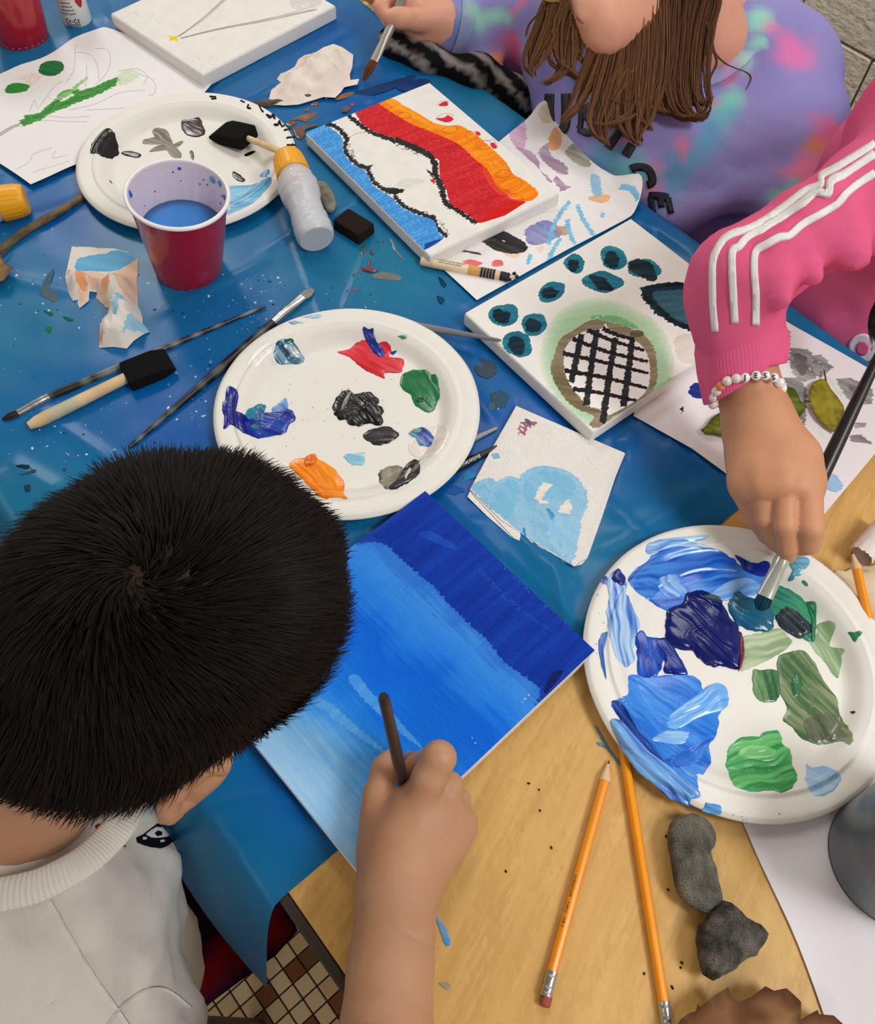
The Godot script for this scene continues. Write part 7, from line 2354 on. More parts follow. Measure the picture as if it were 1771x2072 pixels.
	tint(tmb, 0, func(_p): return L(22, 22, 27))
	put("trousers", tmb.mesh(), M.cloth, o)
	# brush in the hand
	brush("black paintbrush held upright in the boy's fist above the blue canvas", D(776, 1408, 0.50), D(818, 1592, 0.603), D(826, 1618, 0.620), D(831, 1632, 0.6285), 0.0043, L(44, 38, 36), L(60, 110, 190), 0.6, "paintbrush", 0.0, null, 0.86)
	# what he sits on
	var ch := thing("chair", Vector3(base.x, 0, base.z), "brown wooden chair under the boy in the white sweatshirt", "chair")
	var bs := Basis(TU, Vector3.UP, TU.cross(Vector3.UP))
	var sc := Vector3(base.x, 0.40, base.z) - TV * 0.03 + TU * 0.03
	var seat := MB.new()
	rbox(seat, sc, bs, Vector3(0.18, 0.012, 0.18), 0.008)
	put("seat", seat.mesh(), mat(S(70, 46, 28), 0.5), ch)
	for s in [[1, 1], [1, -1], [-1, 1], [-1, -1]]:
		var lg := MB.new()
		var tpp: Vector3 = sc + TU * (0.155 * s[0]) + TV * (0.155 * s[1])
		tube(lg, [tpp, Vector3(tpp.x, 0.0, tpp.z) + (TU * s[0] + TV * s[1]) * 0.015], [0.014, 0.012], 10)
		put("leg", lg.mesh(), mat(S(60, 60, 62), 0.4, 0.5, 0.6), ch)
	var bk := MB.new()
	rbox(bk, sc - TV * 0.185 + Vector3(0, 0.32, 0), bs, Vector3(0.19, 0.09, 0.009), 0.006)
	put("backrest", bk.mesh(), mat(S(70, 46, 28), 0.5), ch)
	for s in [-1, 1]:
		var up := MB.new()
		tube(up, [sc - TV * 0.17 + TU * (0.15 * s), sc - TV * 0.185 + TU * (0.15 * s) + Vector3(0, 0.34, 0)], [0.012, 0.012], 10)
		put("upright", up.mesh(), mat(S(60, 60, 62), 0.4, 0.5, 0.6), ch)
	# red garment with a navy hem over the chair's front
	var jp := [[330, 2040], [370, 1960], [430, 1890], [500, 1840], [566, 1800], [605, 1885], [560, 1935], [490, 1985], [430, 2030], [395, 2068], [350, 2090]]
	var hz := -0.285
	var jo := PackedVector2Array()
	for q in jp:
		jo.append(Vector2(q[0], q[1]))
	var cedge := W(400, 2060, hz)
	var m := sheet(jo, hz, 0.02, func(x, y, e): return hz + 0.012 + 0.006 * N(x * 500, y * 500), 0.004, null, func(x, y, e): return L(24, 26, 52) if e < 0.006 else L(128, 18, 24))
	tag(put("red_garment", m, M.cloth), "dark red garment with a thin navy hem, beneath the hanging blue plastic", "garment")

func girls() -> void:
	pink_girl()
	purple_girl()
	striped_person()

func pink_girl() -> void:
	var at := D(1790, 780, 1.2)
	var o := thing("person", Vector3(at.x, 0, at.z), "child in a pink sweatshirt with white sleeve stripes, dipping a brush in paint", "person")
	var st := skin_tone(L(206, 150, 114))
	var f := box_of([[1380, 700, 0.73, 0], [1700, 1160, 0.76, 0], [1540, 900, 0.66, 0]], 0.03, 0.0021)
	chain(f, [[1506, 700, 0.742, 0.0262], [1520, 800, 0.744, 0.0252], [1534, 870, 0.738, 0.0262], [1560, 930, 0.728, 0.0265]], 0.012)
	chain(f, [[1528, 850, 0.740, 0.024], [1520, 930, 0.732, 0.0185], [1511, 980, 0.723, 0.0140]], 0.012)
	chain(f, [[1545, 850, 0.738, 0.024], [1605, 930, 0.722, 0.0215], [1628, 975, 0.712, 0.0165]], 0.012)
	chain(f, [[1508, 972, 0.721, 0.0130], [1545, 965, 0.711, 0.0142], [1585, 960, 0.706, 0.0150], [1626, 968, 0.708, 0.0150]], 0.010)
	for k in [[1545, 992, 0.702, 0.008], [1584, 985, 0.697, 0.0085], [1630, 1000, 0.699, 0.008], [1512, 996, 0.715, 0.007]]:
		f.cap(P3(k), P3(k), k[3], k[3], 0.012)
	chain(f, [[1504, 990, 0.720, 0.0110], [1527, 1045, 0.727, 0.0088], [1553, 1082, 0.734, 0.0080], [1574, 1100, 0.740, 0.0070]], 0.002)
	chain(f, [[1541, 985, 0.709, 0.0112], [1549, 1050, 0.709, 0.0090], [1567, 1092, 0.720, 0.0084], [1586, 1110, 0.735, 0.0074]], 0.0012)
	chain(f, [[1585, 980, 0.704, 0.0116], [1590, 1066, 0.697, 0.0098], [1594, 1106, 0.708, 0.0092], [1593, 1124, 0.722, 0.0078]], 0.0012)
	chain(f, [[1634, 988, 0.704, 0.0124], [1640, 1070, 0.692, 0.0108], [1637, 1098, 0.702, 0.0104], [1618, 1106, 0.722, 0.0086]], 0.0012)
	chain(f, [[1590, 890, 0.742, 0.0165], [1640, 985, 0.742, 0.0125], [1632, 1055, 0.738, 0.0100], [1604, 1100, 0.733, 0.0085]], 0.004)
	var mb := MB.new()
	f.net(mb)
	# forearm inside the sleeve, neck and a simple head beyond the frame
	var fa := box_of([[1380, 450, 0.62, 0], [2100, 800, 0.8, 0]], 0.06, 0.009)
	chain(fa, [[1508, 720, 0.745, 0.025], [1490, 580, 0.715, 0.028], [1620, 490, 0.715, 0.03], [1880, 330, 0.72, 0.04]], 0.02)
	fa.net(mb)
	var hc := D(2330, 120, 0.86)
	var fh := Field.new()
	fh.start(hc - Vector3.ONE * 0.22, hc + Vector3.ONE * 0.2, 0.006)
	var hf := (Vector3(-0.5, -0.45, 0.75)).normalized()
	var hu := (Vector3.UP - hf * hf.y).normalized()
	var hr := hf.cross(hu)
	var hb := Basis(hf, hu, hr)
	fh.ell(hc, hb, Vector3(0.09, 0.095, 0.073), 0.01)
	fh.ell(hc + hf * 0.03 - hu * 0.055, hb, Vector3(0.058, 0.065, 0.055), 0.02)
	fh.cap(hc + hf * 0.085 - hu * 0.02, hc + hf * 0.1 - hu * 0.05, 0.007, 0.01, 0.01)
	fh.cap(hc + hf * 0.062 - hu * 0.11, hc + hf * 0.05 - hu * 0.112, 0.016, 0.016, 0.02)
	for s in [-1.0, 1.0]:
		fh.ell(hc + hr * (0.074 * s) - hu * 0.03, hb, Vector3(0.016, 0.028, 0.008), 0.006)
		fh.cap(hc + hf * 0.083 - hu * 0.085, hc + hf * 0.076 - hu * 0.085 + hr * (0.018 * s), 0.006, 0.004, 0.006)
		fh.ell(hc + hf * 0.075 - hu * 0.02 + hr * (0.03 * s), hb, Vector3(0.012, 0.011, 0.015), 0.006)
	var nk := hc - hu * 0.19 - hf * 0.05
	fh.cap(hc - hu * 0.07 - hf * 0.02, nk, 0.045, 0.05, 0.03)
	fh.net(mb)
	var ft := Field.new()
	var sh := D(1880, 330, 0.72)
	ft.start(nk.min(sh) - Vector3.ONE * 0.1, nk.max(sh) + Vector3.ONE * 0.1, 0.012)
	ft.cap(sh, nk - hu * 0.05, 0.038, 0.06, 0.03)
	ft.cap(nk + hu * 0.04, nk - hu * 0.05, 0.048, 0.06, 0.03)
	ft.net(mb)
	tint(mb, 0, st)
	put("body", mb.mesh(), M.skin, o)
	var hm := MB.new()
	for i in 5200:
		var d := Vector3(rng.randfn(), absf(rng.randfn()) * 0.9 - 0.15, rng.randfn()).normalized()
		if d.dot(hf) > 0.45 and d.dot(hu) < 0.75:
			continue
		var p := hc + d * 0.097
		var pts := [p]
		var sd := (d - Vector3.UP * d.y * 0.9).normalized()
		for s in 6:
			p += (Vector3.DOWN * (0.02 + 0.012 * s) + sd * (0.014 if s < 2 else 0.001) + Vector3(rng.randf_range(-1, 1), 0, rng.randf_range(-1, 1)) * 0.002)
			pts.append(p)
		strand(hm, pts, 0.0009, L(34, 24, 20), L(48, 34, 27), d)
	# the lock that hangs into view
	for i in 260:
		var jx := rng.randf_range(-12, 34)
		var pts := [hc + hf * 0.05 + hr * rng.randf_range(-0.06, 0.02)]
		for k in [[2040, 420, 0.82], [1830, 560, 0.80], [1780, 620, 0.80], [1768, 660, 0.80], [1772, 690 + rng.randf_range(-26, 10), 0.80]]:
			pts.append(D(k[0] + jx, k[1] + jx * 0.3, k[2]))
		strand(hm, smooth3(pts, 4), 0.0009, L(34, 24, 20), L(44, 30, 25), cam_f)
	put("hair", hm.mesh(), M.hair, o, "long dark brown hair")
	# sweatshirt: raised sleeve and body in one cloth
	var fs := box_of([[1380, 480, 0.66, 0], [1980, 300, 0.72, 0], [1800, 860, 1.25, 0], [1560, 700, 1.0, 0]], 0.15, 0.0065)
	chain(fs, [[1497, 690, 0.739, 0.0365], [1490, 660, 0.735, 0.0372], [1486, 600, 0.722, 0.0385], [1494, 560, 0.712, 0.0395]], 0.01)
	chain(fs, [[1494, 562, 0.712, 0.0395], [1560, 522, 0.712, 0.0375], [1635, 470, 0.712, 0.0385], [1760, 395, 0.708, 0.045], [1930, 300, 0.72, 0.062]], 0.01)
	chain(fs, [[1930, 290, 0.78, 0.085], [1900, 380, 0.93, 0.115], [1800, 590, 1.04, 0.145], [1760, 800, 1.2, 0.15]], 0.05)
	chain(fs, [[1930, 290, 0.78, 0.08], [2200, 240, 0.9, 0.08]], 0.05)
	for k in [[1640, 440, 1720, 520, 0.010], [1600, 480, 1650, 560, 0.008], [1566, 500, 1580, 600, 0.008], [1690, 400, 1740, 520, 0.010]]:
		fs.cap(D(k[0], k[1], 0.672), D(k[2], k[3], 0.676), k[4], k[4], 0.016)
	fs.rough(noise, Vector3(1100, 1100, 1100), 0.0045)
	fs.rough(noise, Vector3(3400, 3400, 3400), 0.0013)
	var sm := MB.new()
	fs.net(sm)
	tint(sm, 0, func(p): return L(232, 104, 146).lerp(L(222, 90, 132), 0.5 + N(p.x * 500, p.y * 500, p.z * 500)))
	put("sweatshirt", sm.mesh(), M.cloth, o)
	# ribbed cuff
	var cf := MB.new()
	var cp := [D(1497, 672, 0.738), D(1499, 690, 0.739), D(1503, 715, 0.740), D(1506, 740, 0.741), D(1507, 750, 0.741), D(1507, 749, 0.741), D(1506, 730, 0.741)]
	var low := [0.0, 0.002, 0.006, 0.011, 0.013, 0.013, 0.010]
	var crd := [0.0372, 0.0392, 0.0388, 0.0362, 0.0348, 0.0325, 0.0318]
	var rr := []
	for i in cp.size():
		var b := frame_of(cp[3] - cp[1], cam_f)
		var ring := PackedVector3Array()
		for j in 240:
			var a := -TAU * j / 240.0
			ring.append(cp[i] + (b.x * cos(a) + b.z * sin(a)) * (crd[i] + 0.0003 * sin(a * 80.0)) + cam_d * (low[i] * clampf(0.4 - 1.5 * (b.x * cos(a) + b.z * sin(a)).dot(cam_r), 0.0, 1.9)))
		rr.append(ring)
	cf.rings(rr, true, [], false, false)
	for i in cf.v.size():
		cf.col[i] = L(230, 100, 142)
	put("cuff", cf.mesh(), M.cloth, o)
	# three white stripes
	var z := func(a: Array) -> PackedVector2Array: return zc(1400, 220, 3.838, a)
	var wm := bumpy(vmat(0.5, 0.5), grain(0.1, 5.0), 60.0, 0.3)
	for s in [[185, 1730, 165, 1500, 165, 1200, 200, 1090, 255, 1010, 330, 965, 430, 935, 560, 870, 720, 760, 880, 640, 1000, 590, 1010, 520, 1100, 470, 1250, 380, 1424, 270], [335, 1665, 325, 1450, 315, 1130, 370, 1070, 440, 990, 530, 945, 590, 905, 700, 840, 850, 740, 960, 650, 1060, 660, 1085, 560, 1200, 500, 1424, 350], [495, 1680, 500, 1450, 485, 1240, 500, 1110, 590, 1050, 680, 1000, 760, 985, 860, 900, 1000, 820, 1130, 740, 1200, 660, 1300, 580, 1424, 500]]:
		var mbs := MB.new()
		var wd := 15.0 if s[0] > 200 else 13.0
		laid(mbs, fs, band(smooth(z.call(s), 5, false), wd, wd), 0.0010, 0.5, 0.86, 6.0, L(234, 230, 226))
		put("white_stripe", mbs.mesh(), wm, o, "white stripe along the sleeve")
	var lm := MB.new()
	laid(lm, fs, oval(Vector2(1746, 704), 28, 29, 0.2, 22), 0.0014, 0.8, 1.2, 5.0, L(236, 226, 228))
	laid(lm, fs, xy([1762, 672, 1786, 672, 1786, 740, 1764, 740]), 0.0014, 0.8, 1.2, 5.0, L(236, 226, 228))
	laid(lm, fs, oval(Vector2(1746, 704), 13, 14, 0.2, 16), 0.0024, 0.8, 1.2, 4.0, L(228, 98, 140))
	put("chest_lettering", lm.mesh(), M.cloth, o, "white rounded letter on the chest")
	# beads
	var bo := thing("bracelet", D(1512, 790, 0.744), "bracelet of clear, orange and white letter beads on the wrist above the plate", "bracelet")
	var ctr := D(1512, 792, 0.744)
	var bb := frame_of(D(1506, 700, 0.742) - D(1520, 800, 0.744), cam_f)
	var clear := mat(S(232, 216, 208, 0.75), 0.2)
	clear.transparency = BaseMaterial3D.TRANSPARENCY_ALPHA
	clear = mat(S(228, 208, 198), 0.15)
	var orange := mat(S(226, 130, 84), 0.15)
	var white := mat(S(240, 238, 236), 0.3)
	for k in [[1443, 818, 0.737, 0], [1445, 805, 0.728, 0], [1450, 792, 0.721, 0], [1459, 781, 0.715, 1], [1472, 771, 0.709, 2], [1490, 766, 0.706, 2], [1508, 764, 0.705, 3], [1530, 760, 0.704, 3], [1549, 760, 0.706, 3], [1566, 764, 0.710, 3], [1577, 774, 0.716, 4], [1583, 786, 0.724, 4]]:
		var c: Vector3 = D(k[0], k[1], k[2])
		var r := 0.0043 if k[3] < 3 else 0.0041
		var s := MB.new()
		var nrm := (-ray(k[0], k[1])).normalized()
		var rs := []
		for i in 9:
			var t := PI * i / 8.0
			rs.append(ring_at(c - nrm * (cos(t) * r * (0.62 if k[3] >= 3 else 1.0)), frame_of(nrm), maxf(sin(t) * r, 0.00005), 18))
		s.rings(rs, true)
		put("letter_bead" if k[3] == 3 else "bead", s.mesh(), [clear, orange, clear, white, white][k[3]], bo)
	var let := "JESS"
	var lp := [[1508, 764, 0.705], [1530, 760, 0.704], [1549, 760, 0.706], [1566, 764, 0.710]]
	for i in 4:
		var tm := TextMesh.new()
		tm.text = let[i]
		var fo := SystemFont.new()
		fo.font_names = PackedStringArray(["Droid Sans"])
		fo.font_weight = 700
		tm.font = fo
		tm.font_size = 32
		tm.pixel_size = 0.00019
		tm.depth = 0.0003
		var q := MeshInstance3D.new()
		q.name = "letter"
		q.mesh = tm
		q.material_override = M.black
		var nrm: Vector3 = -ray(lp[i][0], lp[i][1]).normalized()
		var xx := (cam_r + cam_d * -0.05).normalized()
		xx = (xx - nrm * xx.dot(nrm)).normalized()
		q.transform = Transform3D(Basis(xx, nrm.cross(xx), nrm), P3(lp[i]) + nrm * 0.0027 - bo.position)
		bo.add_child(q, true)
	var cord := MB.new()
	var cps := []
	var crs := []
	for k in [[1443, 818, 0.737], [1445, 805, 0.728], [1459, 781, 0.715], [1490, 766, 0.706], [1530, 760, 0.704], [1566, 764, 0.710], [1583, 786, 0.724], [1570, 812, 0.75], [1510, 825, 0.77], [1460, 826, 0.755], [1443, 818, 0.737]]:
		cps.append(P3(k))
		crs.append(0.0006)
	tube(cord, cps, crs, 6)
	put("cord", cord.mesh(), mat(S(230, 226, 222), 0.5), bo)
	# brush with a thick black handle and a pale ferrule
	var silver := mat(S(196, 200, 190), 0.22, 0.5, 0.55)
	brush("thick black-handled paintbrush held in the hand with the bracelet, tip in teal paint", D(1850, 570, 0.735), D(1604, 1086, 0.7195), D(1548, 1208, 0.7165), D(1536, 1236, 0.7165), 0.0066, L(26, 26, 27), L(20, 70, 90), 0.45, "paintbrush", 0.0, silver)
	# a stool under her
	stool(D(1780, 800, 1.35), "dark stool behind the table under the child in pink")

func stool(at: Vector3, label: String) -> void:
	var c := Vector3(at.x, 0, at.z)
	var o := thing("stool", c, label, "stool")
	var s := MB.new()
	lathe(s, c + Vector3(0, 0.415, 0), Vector3.UP, [[0.0, 0.14], [0.004, 0.155], [0.022, 0.157], [0.03, 0.148]], 36)
	put("seat", s.mesh(), mat(S(52, 40, 34), 0.5), o)
	for i in 4:
		var a := TAU * i / 4.0 + 0.5
		var l := MB.new()
		tube(l, [c + Vector3(cos(a) * 0.11, 0.42, sin(a) * 0.11), c + Vector3(cos(a) * 0.16, 0, sin(a) * 0.16)], [0.013, 0.011], 10)
		put("leg", l.mesh(), mat(S(56, 56, 58), 0.4, 0.5, 0.6), o)

func purple_girl() -> void:
	var at := D(1400, 460, 1.35)
	var o := thing("person", Vector3(at.x, 0, at.z), "long-haired child in a lilac tie-dye sweatshirt with black lettering, holding a brush", "person")
	var st := skin_tone(L(222, 164, 136))
	var mb := MB.new()
	# head, facing down to the left of the picture
	var hc := D(1300, -95, 1.0)
	var F := camv(-0.80, 0.42, 0.02)
	F = (F + Vector3(0, -0.15, 0)).normalized()
	var U := (Vector3.UP - F * F.y).normalized()
	var R := F.cross(U)
	var hb := Basis(F, U, R)
	var hp := func(f: float, u: float, r: float) -> Vector3: return hc + F * f + U * u + R * r
	var fh := Field.new()
	fh.start(hc - Vector3.ONE * 0.2, hc + Vector3.ONE * 0.19, 0.0042)
	fh.ell(hc, hb, Vector3(0.092, 0.092, 0.073), 0.01)
	var jw := D(1262, -8, 0.995)
	fh.ell(D(1270, -22, 0.99), Basis(F, U, R), Vector3(0.062, 0.064, 0.056), 0.02)
	chain(fh, [[1216, 56, 0.968, 0.0175], [1232, 62, 0.972, 0.019]], 0.016)
	chain(fh, [[1225, 62, 0.972, 0.020], [1300, 40, 0.99, 0.024], [1345, -10, 1.0, 0.028]], 0.03)
	chain(fh, [[1182, 12, 0.962, 0.0175], [1215, 30, 0.962, 0.026]], 0.02)
	chain(fh, [[1150, -50, 0.965, 0.008], [1132, -10, 0.955, 0.0095]], 0.012)
	chain(fh, [[1176, 34, 0.955, 0.0062], [1190, 38, 0.951, 0.0052]], 0.006)
	chain(fh, [[1182, 44, 0.957, 0.0062], [1194, 46, 0.953, 0.005]], 0.006)
	fh.cap(D(1390, -50, 1.03), D(1425, 90, 1.075), 0.05, 0.055, 0.03)
	fh.net(mb)
	# shoulders' skin within the neckline
	var fn := box_of([[1330, -60, 1.0, 0], [1560, 180, 1.12, 0]], 0.05, 0.007)
	chain(fn, [[1400, -30, 1.07, 0.05], [1435, 50, 1.11, 0.055], [1460, 50, 1.14, 0.06]], 0.03)
	chain(fn, [[1435, 50, 1.12, 0.055], [1340, 90, 1.12, 0.05]], 0.03)
	fn.net(mb)
	# right hand with the brush
	var f := box_of([[745, -70, 1.06, 0], [970, 130, 1.06, 0], [745, 130, 1.2, 0], [970, -70, 1.2, 0]], 0.03, 0.003)
	chain(f, [[960, 55, 1.155, 0.033], [910, 52, 1.145, 0.036], [865, 40, 1.14, 0.034], [838, 15, 1.15, 0.026]], 0.014)
	chain(f, [[920, 78, 1.155, 0.024], [868, 72, 1.152, 0.022], [840, 62, 1.152, 0.018]], 0.014)
	chain(f, [[895, 38, 1.122, 0.022], [845, 38, 1.108, 0.0150], [808, 36, 1.104, 0.0128], [790, 35, 1.104, 0.0100]], 0.006)
	chain(f, [[850, -20, 1.135, 0.017], [792, -12, 1.122, 0.0125], [771, 14, 1.118, 0.0105], [786, 42, 1.118, 0.0088]], 0.003)
	chain(f, [[850, -5, 1.152, 0.016], [800, 8, 1.146, 0.012], [785, 30, 1.142, 0.010], [795, 55, 1.138, 0.0085]], 0.003)
	chain(f, [[838, 40, 1.16, 0.015], [812, 50, 1.148, 0.0115], [803, 74, 1.146, 0.0105], [802, 90, 1.146, 0.0085]], 0.002)
	chain(f, [[836, 62, 1.165, 0.013], [818, 66, 1.155, 0.0105], [812, 78, 1.152, 0.0095]], 0.002)
	f.net(mb)
	tint(mb, 0, func(p: Vector3) -> Color:
		var c: Color = st.call(p)
		return c)
	put("body", mb.mesh(), M.skin, o)
	var lp := MB.new()
	laid(lp, fh, xy([1166, 33, 1172, 34, 1177, 40, 1182, 47, 1178, 47, 1170, 41]), 0.0008, 0.85, 1.1, 2.0, L(168, 92, 92))
	put("lips", lp.mesh(), M.skin, o)
	# sweatshirt
	var fs := box_of([[1000, -60, 1.0, 0], [1720, 560, 1.25, 0]], 0.2, 0.0085)
	chain(fs, [[1140, 40, 1.15, 0.07], [1260, 110, 1.15, 0.085], [1440, 170, 1.15, 0.085], [1600, 140, 1.14, 0.066]], 0.05)
	chain(fs, [[1230, 120, 1.14, 0.10], [1280, 330, 1.16, 0.125], [1400, 520, 1.24, 0.13]], 0.05)
	chain(fs, [[1500, 150, 1.13, 0.085], [1530, 330, 1.14, 0.10], [1480, 520, 1.2, 0.12]], 0.05)
	chain(fs, [[1540, 60, 1.13, 0.055], [1600, 160, 1.12, 0.056], [1635, 250, 1.09, 0.042], [1645, 330, 1.06, 0.038], [1600, 450, 1.04, 0.036]], 0.02)
	chain(fs, [[1130, 40, 1.15, 0.062], [1065, 75, 1.18, 0.055], [1010, 92, 1.185, 0.053], [955, 70, 1.165, 0.047], [915, 58, 1.152, 0.044]], 0.02)
	for k in [[1010, 30, 1000, 150, 0.012], [980, 20, 968, 140, 0.010], [1090, 120, 1130, 260, 0.02]]:
		fs.cap(D(k[0], k[1], 1.13), D(k[2], k[3], 1.135), k[4], k[4], 0.02)
	# the gathered fold at the waist
	chain(fs, [[1420, 420, 1.04, 0.022], [1350, 440, 1.05, 0.03]], 0.03)
	chain(fs, [[1490, 390, 1.04, 0.022], [1570, 400, 1.05, 0.03]], 0.03)
	fs.rough(noise, Vector3(700, 700, 700), 0.006)
	fs.rough(noise, Vector3(2600, 2600, 2600), 0.0018)
	var spots := []
	for s in [[1612, 105, 0.032, 226, 120, 176], [1690, 270, 0.03, 224, 96, 140], [1660, 300, 0.02, 220, 130, 70], [1476, 205, 0.02, 130, 214, 186], [1450, 212, 0.012, 214, 120, 150], [1468, 240, 0.024, 110, 190, 200], [1440, 285, 0.026, 100, 164, 200], [1400, 320, 0.026, 104, 170, 200], [1360, 350, 0.03, 96, 160, 190], [1330, 400, 0.03, 100, 150, 190], [1385, 298, 0.014, 214, 130, 170], [1230, 320, 0.035, 90, 150, 180], [1285, 355, 0.03, 110, 190, 186], [1262, 190, 0.02, 140, 214, 170], [1272, 270, 0.014, 220, 130, 176], [1315, 390, 0.02, 210, 130, 176], [1330, 330, 0.015, 220, 140, 180], [1590, 390, 0.02, 120, 200, 180], [1622, 345, 0.028, 226, 120, 150], [1640, 385, 0.018, 214, 130, 80], [1540, 40, 0.02, 150, 224, 200], [1500, 130, 0.02, 170, 214, 200], [1470, 150, 0.016, 222, 130, 160], [1530, 90, 0.012, 150, 220, 190], [965, 35, 0.022, 140, 214, 170], [930, 70, 0.03, 110, 130, 180], [1012, 30, 0.016, 150, 220, 190], [1030, 90, 0.02, 220, 100, 130], [1010, 125, 0.016, 226, 140, 90], [985, 140, 0.014, 220, 200, 130], [1048, 130, 0.02, 190, 80, 120], [1150, 20, 0.02, 120, 190, 190], [1050, 10, 0.012, 220, 120, 160], [1560, 60, 0.012, 220, 130, 170], [1180, 150, 0.02, 110, 130, 200]]:
		var t := fs.hit(eye, ray(s[0], s[1]), 0.7, 1.4)
		if t > 0:
			spots.append([D(s[0], s[1], t), s[2], L(s[3], s[4], s[5])])
	var dye := func(p: Vector3) -> Color:
		var c := L(154, 148, 202).lerp(L(138, 131, 190), 0.5 + N(p.x * 500, p.y * 500, p.z * 500))
		var w := p + Vector3(N(p.x * 1800, p.y * 1800, p.z * 1800), N(p.x * 1800, p.y * 1800, p.z * 1800 + 90), N(p.x * 1800 + 50, p.y * 1800, p.z * 1800)) * 0.014
		for s in spots:
			c = c.lerp(s[2], 0.85 * smoothstep(s[1] * 1.25, s[1] * 0.3, w.distance_to(s[0])))
		return c
	var sm := MB.new()
	fs.net(sm)
	tint(sm, 0, dye)
	put("sweatshirt", sm.mesh(), M.cloth, o)
	# collar
	var cl := MB.new()
	var cpts := []
	for k in [[1300, 30, 1.07], [1330, 110, 1.055], [1380, 158, 1.05], [1435, 160, 1.045], [1490, 125, 1.045], [1528, 75, 1.06], [1540, 20, 1.09], [1520, -30, 1.14], [1440, -50, 1.18], [1360, -30, 1.15], [1310, 0, 1.1]]:
		cpts.append(P3(k))
	cpts.append(cpts[0])
	var cs := smooth3(cpts, 10)
	var rr := []
	var ctr := D(1420, 40, 1.11)
	for i in cs.size():
		var d: Vector3 = (cs[(i + 1) % (cs.size() - 1)] - cs[maxi(i - 1, 0)]).normalized()
		var outw: Vector3 = (cs[i] - ctr)
		outw = (outw - d * outw.dot(d)).normalized()
		var upw := d.cross(outw).normalized()
		if upw.dot(cam_f) > 0:
			upw = -upw
		var ring := PackedVector3Array()
		for j in 10:
			var a := TAU * j / 10.0
			ring.append(cs[i] + outw * (cos(a) * 0.0145) + upw * (sin(a) * 0.005 + 0.0005 * (i % 2)))
		rr.append(ring)
	cl.rings(rr, true, [], false, false)
	tint(cl, 0, func(p): return dye.call(p).lerp(L(190, 200, 214), 0.2))
	put("collar", cl.mesh(), M.cloth, o, "ribbed tie-dye collar")
	var ts := MB.new()
	var tpts := []
	var trad := []
	for i in cs.size():
		tpts.append(cs[i].lerp(ctr, 0.12) + cam_f * 0.004)
		trad.append(0.009)
	tube(ts, tpts, trad, 8)
	for i in ts.v.size():
		ts.col[i] = L(104, 100, 104)
	put("undershirt", ts.mesh(), M.cloth, o, "grey undershirt edge")
	var cf := MB.new()
	var b := frame_of(D(915, 58, 1.152) - D(955, 70, 1.165))
	var cr := []
	for k in [[-0.03, 0.0440], [-0.024, 0.051], [0.0, 0.0505], [0.008, 0.0485], [0.009, 0.046], [0.0, 0.0435]]:
		cr.append(ring_at(D(915, 58, 1.152) + b.y * k[0], b, k[1], 60))
	cf.rings(cr, true, [], false, false)
	tint(cf, 0, func(p): return dye.call(p).lerp(L(170, 180, 190), 0.3))
	put("cuff", cf.mesh(), M.cloth, o)
	# letters across the chest, drawn as thick strokes
	var lt := MB.new()
	for s in [[10, [1176, 190, 1176, 250, 1170, 262]], [18, [1113, 190, 1113, 240, 1122, 262, 1140, 262, 1146, 240, 1146, 190]], [14, [1213, 214, 1196, 214, 1182, 226, 1190, 240, 1206, 250, 1206, 264, 1190, 270, 1172, 262]], [17, [1230, 300, 1246, 278, 1262, 254]], [14, [1232, 248, 1248, 252, 1262, 262, 1266, 276]], [19, [1266, 316, 1280, 292]], [16, [1277, 342, 1288, 338, 1308, 340, 1318, 352, 1320, 370, 1310, 374]], [14, [1290, 352, 1284, 362, 1288, 374]], [14, [1314, 396, 1338, 398, 1352, 402]], [12, [1318, 398, 1322, 430]], [12, [1336, 402, 1340, 420]], [12, [1352, 402, 1358, 432]]]:
		laid(lt, fs, band(smooth(xy(s[1]), 4, false), s[0], s[0]), 0.0018, 0.8, 1.4, 5.0, L(20, 20, 24))
	put("lettering", lt.mesh(), bumpy(vmat(0.5, 0.5), grain(0.3, 6.0), 90.0, 0.5), o, "black raised letters on the chest")
	# dark trousers
	var ft := box_of([[1000, 150, 1.2, 0], [1560, 640, 1.5, 0]], 0.13, 0.012)
	chain(ft, [[1075, 215, 1.33, 0.055], [1200, 330, 1.33, 0.07], [1420, 520, 1.36, 0.11]], 0.03)
	chain(ft, [[1230, 420, 1.3, 0.06], [1500, 540, 1.36, 0.11]], 0.03)
	chain(ft, [[1075, 215, 1.33, 0.055], [1040, 330, 1.6, 0.045]], 0.03)
	ft.rough(noise, Vector3(900, 900, 900), 0.006)
	var tmb := MB.new()
	ft.net(tmb)
	tint(tmb, 0, func(_p): return L(30, 28, 46))
	put("trousers", tmb.mesh(), M.cloth, o)
	# glasses
	var gm := MB.new()
	var gp := []
	var gr := []
	for i in 25:
		var a := TAU * i / 24.0
		gp.append(D(1118 + cos(a) * 32, -24 + sin(a) * 27, 0.945 + cos(a) * 0.012))
		gr.append(0.0011)
	tube(gm, gp, gr, 6)
	tube(gm, [D(1148, -30, 0.957), D(1260, -70, 0.97), D(1340, -80, 1.0)], [0.0011, 0.0011, 0.0011], 6)
	put("glasses_frame", gm.mesh(), mat(S(190, 160, 90), 0.3, 0.5, 0.8), o)
	# hair: locks that fall from the crown in front of the chest
	var hm := MB.new()
